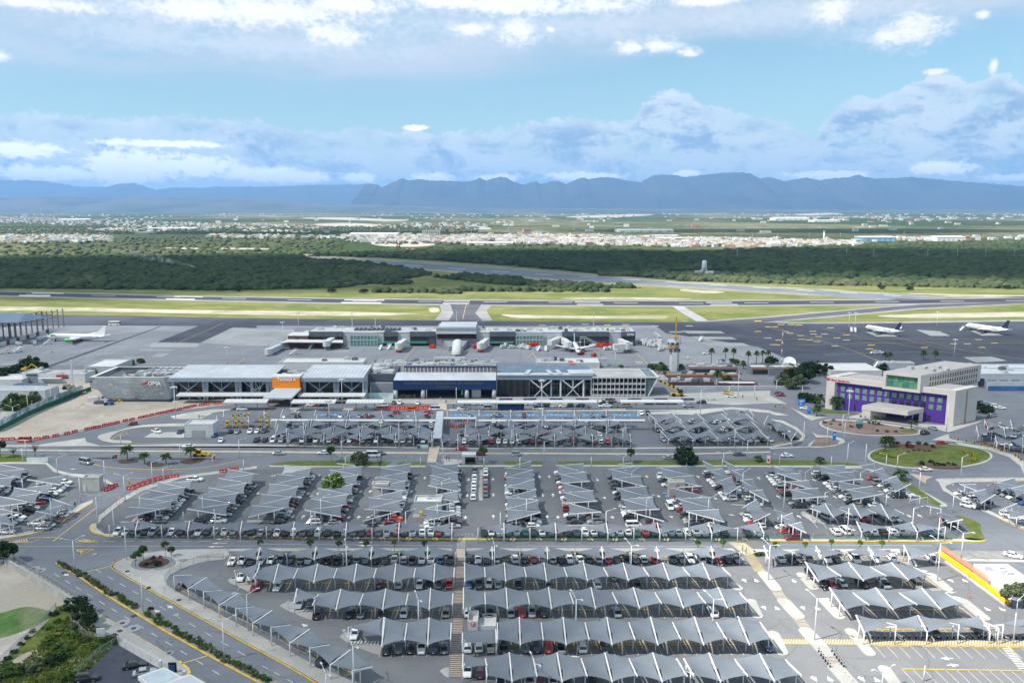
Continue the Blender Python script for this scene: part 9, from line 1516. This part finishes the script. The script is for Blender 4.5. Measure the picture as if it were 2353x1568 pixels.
lC('scrub_thicket','lines of dark shrubs in the grass between the two runways',[[(1000,637),(1110,638),(1300,652),(1480,662),(1300,663),(1100,650)],[(860,668),(1060,672),(1060,675),(860,672)],[(1060,632),(1200,640),(1180,643),(1050,636)],[(1050,665),(1400,668),(1400,671),(1050,669)],[(860,650),(945,648),(945,654),(870,654)]],900,4.0,WM,hk=.8,seed=6)
lC('scrub_country','scattered scrub and trees on the plain between forest and town',[[(-300,545),(300,545),(800,540),(800,583),(400,585),(-300,589)],[(800,560),(1200,568),(1900,566),(1950,560),(1300,555),(800,552)],[(1960,555),(2600,553),(2600,562),(1960,566)],[(-300,520),(1100,520),(1100,535),(-300,540)]],6500,5.5,WM2,hk=.6,seed=9)
for q in((1365,800),(1565,810),(2230,800),(1520,815),(1630,816),(155,828),(2285,825)):
 f=g3 if q[0]in(1365,1565,2230)else(g1 if q[0]in(1520,1630,2285)else g2);bU('single dark bush on the airfield grass',f,*q,5.5,6,lD,'single dark bushes on the airfield grass')
HM=[mat('town white',(.56,.555,.53),.85,.1,.02),mat('town cream',(.48,.44,.36),.85,.1,.02),mat('town brick',(.34,.20,.15),.9,.15,.02),mat('town grey',(.42,.42,.41),.85,.1,.02)]
WDW=mat('town window',(.07,.08,.09),.4,.1);HD=[]
for i,(w_,d_,h_)in enumerate(((9,10,6.2),(14,9,3.4),(8,12,7.5),(18,12,4.2))):
 for mm in(HM[0],HM[0],HM[1],HM[3],HM[2])if i<2 else(HM[0],HM[1]):
  b=MB();b.bx(-w_/2,w_/2,-d_/2,d_/2,0,h_);b.bx(-w_/2+.3,w_/2-.3,-d_/2+.3,d_/2-.3,h_,h_+.02,1);b.bx(-w_*.2,w_*.25,0,d_*.3,h_+.03,h_+2.2)
  for k in range(3):
   for z in([1.0]if h_<5 else[1.0,4.0]):b.bx(-w_/2+w_*(k+.25)/3,-w_/2+w_*(k+.7)/3,-d_/2-.06,-d_/2-.005,z,z+1.4,2)
  HD.append(b.data('town_house',[mm,HM[3],WDW]))
ZONES=[([(0,546),(80,541),(250,545),(250,553),(100,556),(0,556)],95,1.0,'in the white estate at the left edge'),([(0,498),(60,496),(300,508),(500,515),(720,518),(720,522),(450,525),(250,522),(0,507)],60,1.1,'in the far left town strip'),([(500,541),(740,545),(740,550),(500,548)],18,1.1,'in the small hamlet left of centre'),([(1060,545),(1280,541),(1580,548),(1640,556),(1600,566),(1400,562),(1200,556)],70,1.0,'in the white town right of centre'),([(1580,552),(1750,553),(1960,556),(1980,563),(1850,566),(1600,566)],50,1.0,'in the dense white blocks of the town')]
for poly,n,s,lab in ZONES:
 W3=[(G(u,v).x,G(u,v).y)for u,v in poly];a=np.array(W3);lo,hi=a.min(0),a.max(0);k=0
 while k<n:
  x,y=rng.uniform(lo[0],hi[0]),rng.uniform(lo[1],hi[1])
  if not inpoly(np.array([x]),np.array([y]),W3)[0]:continue
  o=inst('town_house',HD[int(rng.integers(len(HD)))],None,(x,y,0),float(rng.uniform(-.3,.3)),float(rng.uniform(.9,1.5))*s);tag(o,'small pale flat roofed house '+lab,'house','small houses '+lab);k+=1
b=MB()
for poly,n,s in(([(0,497),(300,508),(720,518),(760,526),(450,526),(0,512)],700,1.2),([(1060,543),(1300,541),(1600,548),(1980,556),(1980,566),(1600,568),(1200,560)],1500,1.1),([(0,541),(260,545),(260,555),(0,558)],250,1.1),([(480,540),(800,545),(800,549),(480,547)],90,1.1),([(850,545),(1100,545),(1100,560),(850,556)],220,1.1),([(1180,484.5),(2352,483.5),(2352,487),(1180,487.5)],90,5),([(800,486),(1200,485),(1200,488),(800,489)],30,5),([(1690,500),(2200,499),(2352,505),(1700,509)],60,2.5),([(850,514),(1180,510),(1180,520),(900,526)],80,1.5),([(200,525),(480,524),(480,530),(200,530)],80,1.2),([(780,540),(1250,538),(1250,560),(800,556)],420,1.1),([(0,492),(2352,490),(2352,535),(0,535)],380,2.0),([(1950,545),(2352,543),(2352,552),(1950,556)],60,1.1)):
 W3=[(G(u,v).x,G(u,v).y)for u,v in poly];a=np.array(W3);lo,hi=a.min(0),a.max(0);k=0
 while k<n:
  x,y=rng.uniform(lo[0],hi[0]),rng.uniform(lo[1],hi[1])
  if not inpoly(np.array([x]),np.array([y]),W3)[0]:continue
  w_,d_,h_=rng.uniform(7,20)*s,rng.uniform(7,12)*s,rng.uniform(3,7.5)*min(s,2);b.box((x,y,0),(w_,d_,h_),float(rng.uniform(-.3,.3)),int(rng.choice([0,0,0,1,1,2,3])));k+=1
tag(b.build('distant_town',HM),'countless small pale houses of the distant town','town',None,'stuff')
def shed(l_b,u0,u1,vb,vt,m=HM[0],dep=60,roof=None,name='warehouse'):
 p,q=G(u0,vb),G(u1,vb);h=max(5,ztop(p.y,vt));t=tH(name,l_b,'warehouse',((p.x+q.x)/2,p.y,0));b=MB();b.bx(p.x,q.x,p.y,p.y+dep,0,h*.8);rel(b.build('wall',m,t));b=MB();r=h;b.mesh([(p.x-1,p.y-1,h*.8),(q.x+1,p.y-1,h*.8),(q.x+1,p.y+dep/2,r),(p.x-1,p.y+dep/2,r),(q.x+1,p.y+dep+1,h*.8),(p.x-1,p.y+dep+1,h*.8)],[(0,1,2,3),(3,2,4,5),(0,3,5),(1,4,2)]);rel(b.build('roof',roof or m,t))
 for k in range(6):b=MB();x=p.x+(q.x-p.x)*(k+.3)/6;b.bx(x,x+(q.x-p.x)*.06,p.y-.3,p.y-.05,0,h*.45);rel(b.build('door',HM[3],t))
 return t
BW=mat('blue shed wall',(.10,.33,.55),.7,.08,.02);SW=mat('shed white',(.68,.68,.67),.8,.05,.02)
for a in(('long white warehouse at the front of the town',1072,1178,563,556,SW,70),('white factory with a stepped roof, left of centre',803,912,544,535,SW,90),('long white logistics hall behind the town',1420,1548,533,527,SW,120),('white hall at the back of the town, centre',1285,1330,552,546,SW,60),('cream hall at the back of the town',1345,1385,552,546,HM[1],60),('big tan hall at the right of the town',1510,1580,553,546,HM[1],80),('grey double hall behind the tan hall',1500,1560,547,540,HM[3],80),('bright white plant on the far right plain',1782,1860,506,499,SW,160),('second white plant on the far right plain',1870,1930,510,505,SW,120),('white flat hall on the far left',135,205,507,502,SW,90),('white flat hall in the left middle distance',310,350,537,533,HM[3],50),('long low white roofs left of centre',340,450,527,523,SW,60)):shed(*a)
shed('bright blue warehouse with a pale roof right of the town',1983,2058,554,543,BW,60,SW);shed('white hangar with an arched gable on the right',2152,2217,554,542,SW,60,SW)
t=tH('unfinished_building','unfinished concrete frame building left of the town','building',G(990,545));p=G(990,545);h=ztop(p.y,530)
for fl in range(5):b=MB();b.bx(p.x-28,p.x+28,p.y,p.y+24,h*fl/4,h*fl/4+1.2);rel(b.build('floor_slab',HM[3],t))
for i in range(9):b=MB();b.bx(p.x-28+i*6.8,p.x-26+i*6.8,p.y-1,p.y-.1,0,h);rel(b.build('pillar',HM[3],t))
t=tH('silo_tower','white stepped silo tower standing in the forest clearing','tower',G(1617,626));p=G(1617,626);h=ztop(p.y,598)
b=MB();b.tube([(p.x,p.y,0),(p.x,p.y,h*.9),(p.x,p.y,h)],[4.0,3.4,2.2],12);b.bx(p.x-5,p.x+5,p.y-3,p.y+3,0,h*.22);rel(b.build('silo',SW,t));b=MB();b.bx(p.x-14,p.x-6,p.y-8,p.y,0,3);b.bx(p.x+7,p.x+14,p.y-4,p.y+6,0,2.5);b.bx(p.x-3,p.x+7,p.y-26,p.y-18,0,3);rel(b.build('plant_shed',HM[0],t))
t=tH('water_tower','slim white chimney tower at the right end of the town','tower',G(1892,555));p=G(1892,555);b=MB();h=ztop(p.y,533);b.tube([(p.x,p.y,0),(p.x,p.y,h)],[3,2.2],8);rel(b.build('shaft',SW,t));b=MB();b.tube([(p.x,p.y,h),(p.x,p.y,h+3)],[3.4,3.4],8);rel(b.build('head',HM[3],t))
t=tH('radar_tower','red lattice tower with a row of red and white panels in the forest','tower',G(915,577));p=G(915,577);h=ztop(p.y,559);b=MB()
for sx_,sy_ in((-4,-4),(4,-4),(4,4),(-4,4)):b.beam((p.x+sx_,p.y+sy_,0),(p.x+sx_*.5,p.y+sy_*.5,h),1.2)
for z in(.3,.6,.95):b.bx(p.x-4,p.x+4,p.y-4,p.y+4,h*z,h*z+1.2)
rel(b.build('lattice',mat('tower rust',(.22,.06,.05),.8,.1),t));b=MB()
for k in range(7):b.bx(p.x+5+k*6,p.x+10+k*6,p.y-2,p.y,0,6,k%2)
rel(b.build('marker_panels',[SW,RED],t))
bpole=MB();bpole.tube([(0,0,0),(0,0,1)],[.012,.008],5);PM_=bpole.data('pylon_pole',mat('pylon grey',(.40,.42,.44),.7,0));bpole=MB();
for z in(.80,.88,.96):bpole.bx(-.075,.075,-.006,.006,z,z+.01)
PA_=bpole.data('cross_arm',MATS['pylon grey'])
for i,(x,vb,vt)in enumerate(((790,541,523),(796,541,526),(852,539,526),(917,551,525),(1012,541,526),(1022,541,529),(1064,541,526),(1083,545,527),(1168,541,521),(1190,547,528),(1236,545,532),(1365,547,533),(1434,549,537),(1667,550,534),(1728,551,536),(1786,552,537),(1858,552,535),(1930,552,535),(2076,545,531),(1944,595,586),(2006,596,584),(2130,596,584),(2198,596,585),(2263,596,582),(2328,597,582),(1693,597,588),(96,495,480),(125,495,482))):
 p=G(x,vb);t=tH('power_pole','thin grey power pole on the plain around the town','power pole',p,0,'power poles on the plain');s=max(20,ztop(p.y,vt));t.scale=(s*(1.6 if s>40 else 1.2),)*2+(s,);inst('pole',PM_,t);inst('cross_arm',PA_,t)
QM=mat('quarry stone',(.36,.33,.27),.95,.12,.004);QG=mat('quarry grey',(.30,.30,.29),.95,.12,.004)
for i,(q,m_)in enumerate((([(690,501),(790,499),(880,503),(940,505),(900,508),(780,505)],QM),([(720,515),(790,512),(860,515),(895,520),(880,523),(770,521)],QM),([(985,520),(1060,517),(1110,520),(1125,527),(1040,526),(970,525)],QG),([(850,555),(900,553),(975,557),(1000,562),(950,567),(870,564)],QM),([(400,568),(600,570),(620,573),(410,572)],QM),([(1820,492),(1900,489),(1930,491),(1860,495)],QM),([(1300,498),(1440,492),(1500,494),(1380,500)],QM),([(250,527),(330,528),(390,530),(330,531),(260,530)],QM),([(590,525),(720,531),(660,534),(560,530)],QM),([(2020,545),(2120,543),(2200,547),(2100,549)],QG),([(690,584),(780,588),(850,596),(820,602),(740,597),(700,591)],SAND))):fL('quarry_ground' if i!=10 else 'sand_clearing',q,.30+.05*i,m_,sM=True)
sT('country_road',[(190,574),(360,577),(560,580),(700,579)],10,.35,QG);sT('forest_track',[(970,580),(1000,584),(1055,593)],14,.35,QM)
sm=bpy.data.materials.new('thin smoke');sm.use_nodes=True;nt=sm.node_tree;b_=NB(nt);bs=nt.nodes['Principled BSDF'];bs.inputs['Base Color'].default_value=(.8,.82,.85,1);bs.inputs['Roughness'].default_value=1;t=b_.n('ShaderNodeBsdfTransparent');mx=b_.n('ShaderNodeMixShader')
lw=b_.n('ShaderNodeLayerWeight');lw.inputs[0].default_value=.5;pos=b_.n('ShaderNodeNewGeometry').outputs['Position']
nt.links.new(b_.m('MULTIPLY',b_.m('MULTIPLY',b_.m('SUBTRACT',1.0,lw.outputs['Facing']),b_.ss(b_.noise(pos,.06,4,.65),.40,.75)),.6),mx.inputs[0]);nt.links.new(t.outputs[0],mx.inputs[1]);nt.links.new(bs.outputs[0],mx.inputs[2]);nt.links.new(mx.outputs[0],nt.nodes['Material Output'].inputs[0])
b=MB();s0,s1=G(452,623),G(305,608);b.tube([(s0.x,s0.y,6),s0.lerp(s1,.3)+V3((0,0,11)),s0.lerp(s1,.7)+V3((0,0,15)),s1+V3((0,0,18))],[1.5,3.5,5,6],10,0,False);tag(b.build('smoke_plume',sm),'thin white smoke drifting over the left forest','smoke')
RIDGE=[(u,428+(v-428)*1.25)for u,v in[(-200,420),(0,416),(30,418),(60,416),(120,421),(180,428),(240,430),(270,424),(290,422),(310,422),(325,426),(340,430),(355,434),(400,430),(460,431),(500,428),(560,429),(620,429),(700,426),(760,425),(840,424),(866,425),(876,430),(905,420),(925,413),(938,418),(960,415),(980,417),(1030,418),(1060,419),(1085,418),(1103,412),(1118,418),(1132,413),(1148,411),(1162,412),(1178,419),(1200,425),(1215,422),(1230,419),(1243,424),(1262,420),(1280,418),(1300,424),(1318,417),(1340,412),(1352,415),(1372,412),(1400,411),(1430,416),(1450,419),(1472,421),(1500,408),(1520,407),(1550,408),(1575,411),(1600,409),(1640,405),(1690,402),(1718,404),(1735,409),(1748,414),(1760,411),(1775,412),(1800,419),(1815,417),(1850,412),(1868,415),(1885,417),(1905,414),(1950,411),(1972,407),(1985,410),(2005,414),(2050,413),(2100,411),(2160,416),(2220,420),(2290,424),(2352,428),(2560,440)]]
def mT(name,ridge,Yc,Yf,zk,seed,m_,du=3,rough=1.0):
 us=np.arange(ridge[0][0],ridge[-1][0],du);vs=np.interp(us,[p[0]for p in ridge],[p[1]for p in ridge]);M=26;V_,F=[],[];vs=vs+np.array([1.6*mnoise.fractal(V3((u/9,seed,0)),1.0,2.0,4)for u in us])
 for i,(u,v)in enumerate(zip(us,vs)):
  top=RY(u,v,Yc);zt_=max(20,top.z)
  for j in range(M):
   t=j/(M-1);y=Yf+(Yc-Yf)*t;x=RY(u,v,Yc).x*(y/Yc)**.15 if False else top.x
   n1=mnoise.fractal(V3((x/2600,y/5200,seed)),1.0,2.1,6);n2=abs(mnoise.noise(V3((x/1500,y/6000,seed+9))))
   z=zt_*(t**1.35)*(1+(.55*n1-.45*n2)*(1-t)*rough*(1 if t<1 else 0))+6*n1*(1-t)
   V_.append((x,y,max(z,-20 if j==0 else 0)if j else-20))
  V_.append((top.x,Yc+2500,-20))
 K=M+1
 for i in range(len(us)-1):
  for j in range(M):a=i*K+j;F.append((a,a+K,a+K+1,a+1))
 me=bpy.data.meshes.new(name);me.from_pydata(V_,[],F);me.polygons.foreach_set('use_smooth',[True]*len(F));me.materials.append(m_);me.update();o=bpy.data.objects.new(name,me);COL.objects.link(o);o['kind']='structure';return o
MM=mat('mountain slopes',(.035,.042,.040),1,.25,.0011,col2=(.05,.052,.05),s_2=.0006,spec=0)
mT('mountains',[p for p in RIDGE if p[0]>830],25000,21000,1,3.3,MM,1.5);mT('mountains',[p for p in RIDGE if p[0]<990],34000,27000,1,4.4,MM,1.5)
FOOT=[(-200,452),(0,455),(150,452),(260,458),(340,450),(430,458),(560,455),(700,466),(850,470),(980,474),(1100,477),(1400,479),(2560,480)]
mT('foothills',FOOT,19500,16500,1,8.1,mat('foothill slopes',(.07,.08,.06),1,.25,.001,col2=(.10,.10,.08),s_2=.0006,spec=0),6,.8)
def shade_cloud_mat(dens):
 m=bpy.data.materials.new('cloud body %d'%int(dens*100));m.use_nodes=True;nt=m.node_tree;b=NB(nt);nt.nodes.remove(nt.nodes['Principled BSDF']);tc_=b.n('ShaderNodeTexCoord').outputs['Object'];q=b.v('MULTIPLY',tc_,(1,1,0));r=b.v('LENGTH',q);nz=b.noise(tc_,2.2,5,.6)
 al=b.m('MULTIPLY',b.ss(b.m('ADD',b.m('SUBTRACT',1.0,r),b.m('MULTIPLY',b.m('SUBTRACT',nz,.5),.9)),.0,.30),dens);t=b.n('ShaderNodeBsdfTransparent');d=b.n('ShaderNodeBsdfDiffuse');d.inputs[0].default_value=(.85,.85,.86,1);mx=b.n('ShaderNodeMixShader');nt.links.new(al,mx.inputs[0]);nt.links.new(t.outputs[0],mx.inputs[1]);nt.links.new(d.outputs[0],mx.inputs[2]);nt.links.new(mx.outputs[0],nt.nodes['Material Output'].inputs[0]);return m
CM={d:shade_cloud_mat(d)for d in(.22,.36,.45,.62)}
def shade_cloud(u,v,rx,ry,dens,zc=2300.0,ang=.0):
 """a cloud whose shade falls round the image point (u, v); rx, ry in metres"""
 g_=G(u,v);k=(zc-0)/-SD.z;c=g_-SD*k;b=MB();rings,seg=6,28;vs=[(0,0,.09)]
 for s in(1,-1):
  for i in range(1,rings+1):
   r=i/rings
   for kk in range(seg):t=6.283*kk/seg;n_=mnoise.noise(V3((cos(t)*r*2.2+u*.01,sin(t)*r*2.2,s*2.0)));vs.append((r*cos(t)*1.02,r*sin(t)*1.02,(s*.08 if s<0 else .16)*(1-r*r)*(1+.8*n_)if i<rings else 0))
 fs=[]
 for h in(0,1):
  o=1+h*rings*seg
  for i in range(rings-1):
   for kk in range(seg):a,b2,c2_,d2=o+i*seg+kk,o+i*seg+(kk+1)%seg,o+(i+1)*seg+(kk+1)%seg,o+(i+1)*seg+kk;fs.append((a,b2,c2_,d2)if h==0 else(d2,c2_,b2,a))
  for kk in range(seg):fs.append((0,o+kk,o+(kk+1)%seg)if h==0 else(o+(kk+1)%seg,o+kk,0))
 b.mesh(vs,fs,0,True);o=b.build('shade_cloud',CM[dens]);o.location=c;o.scale=(rx,ry,max(rx,ry));o.rotation_euler=(0,0,ang);o['kind']='structure';return o
shade_cloud(1000,850,900,250,.36);shade_cloud(250,1420,150,85,.45,2600);shade_cloud(1000,1100,420,75,.22,2800);shade_cloud(300,625,900,420,.62,2500);shade_cloud(1150,595,500,320,.45,2700);shade_cloud(1950,600,900,480,.62,2400);shade_cloud(1900,530,1300,420,.62,2600);shade_cloud(700,535,1000,260,.45,2700)  # unseen clouds added overhead, opacity tuned for the shade they cast
hm_=bpy.data.materials.new('haze air');hm_.use_nodes=True;nt=hm_.node_tree;nt.nodes.remove(nt.nodes['Principled BSDF']);pv=nt.nodes.new('ShaderNodeVolumePrincipled');pv.inputs['Color'].default_value=(.29,.565,1.0,1);pv.inputs['Density'].default_value=4.0e-5;pv.inputs['Anisotropy'].default_value=.1;nt.links.new(pv.outputs[0],nt.nodes['Material Output'].inputs['Volume'])
b=MB();b.bx(-47000,47000,-3000,49000,-1.05-22,1500);o=b.build('haze',hm_);o['kind']='stuff';o['label']='pale blue haze over the plain and the mountains';o['category']='haze'
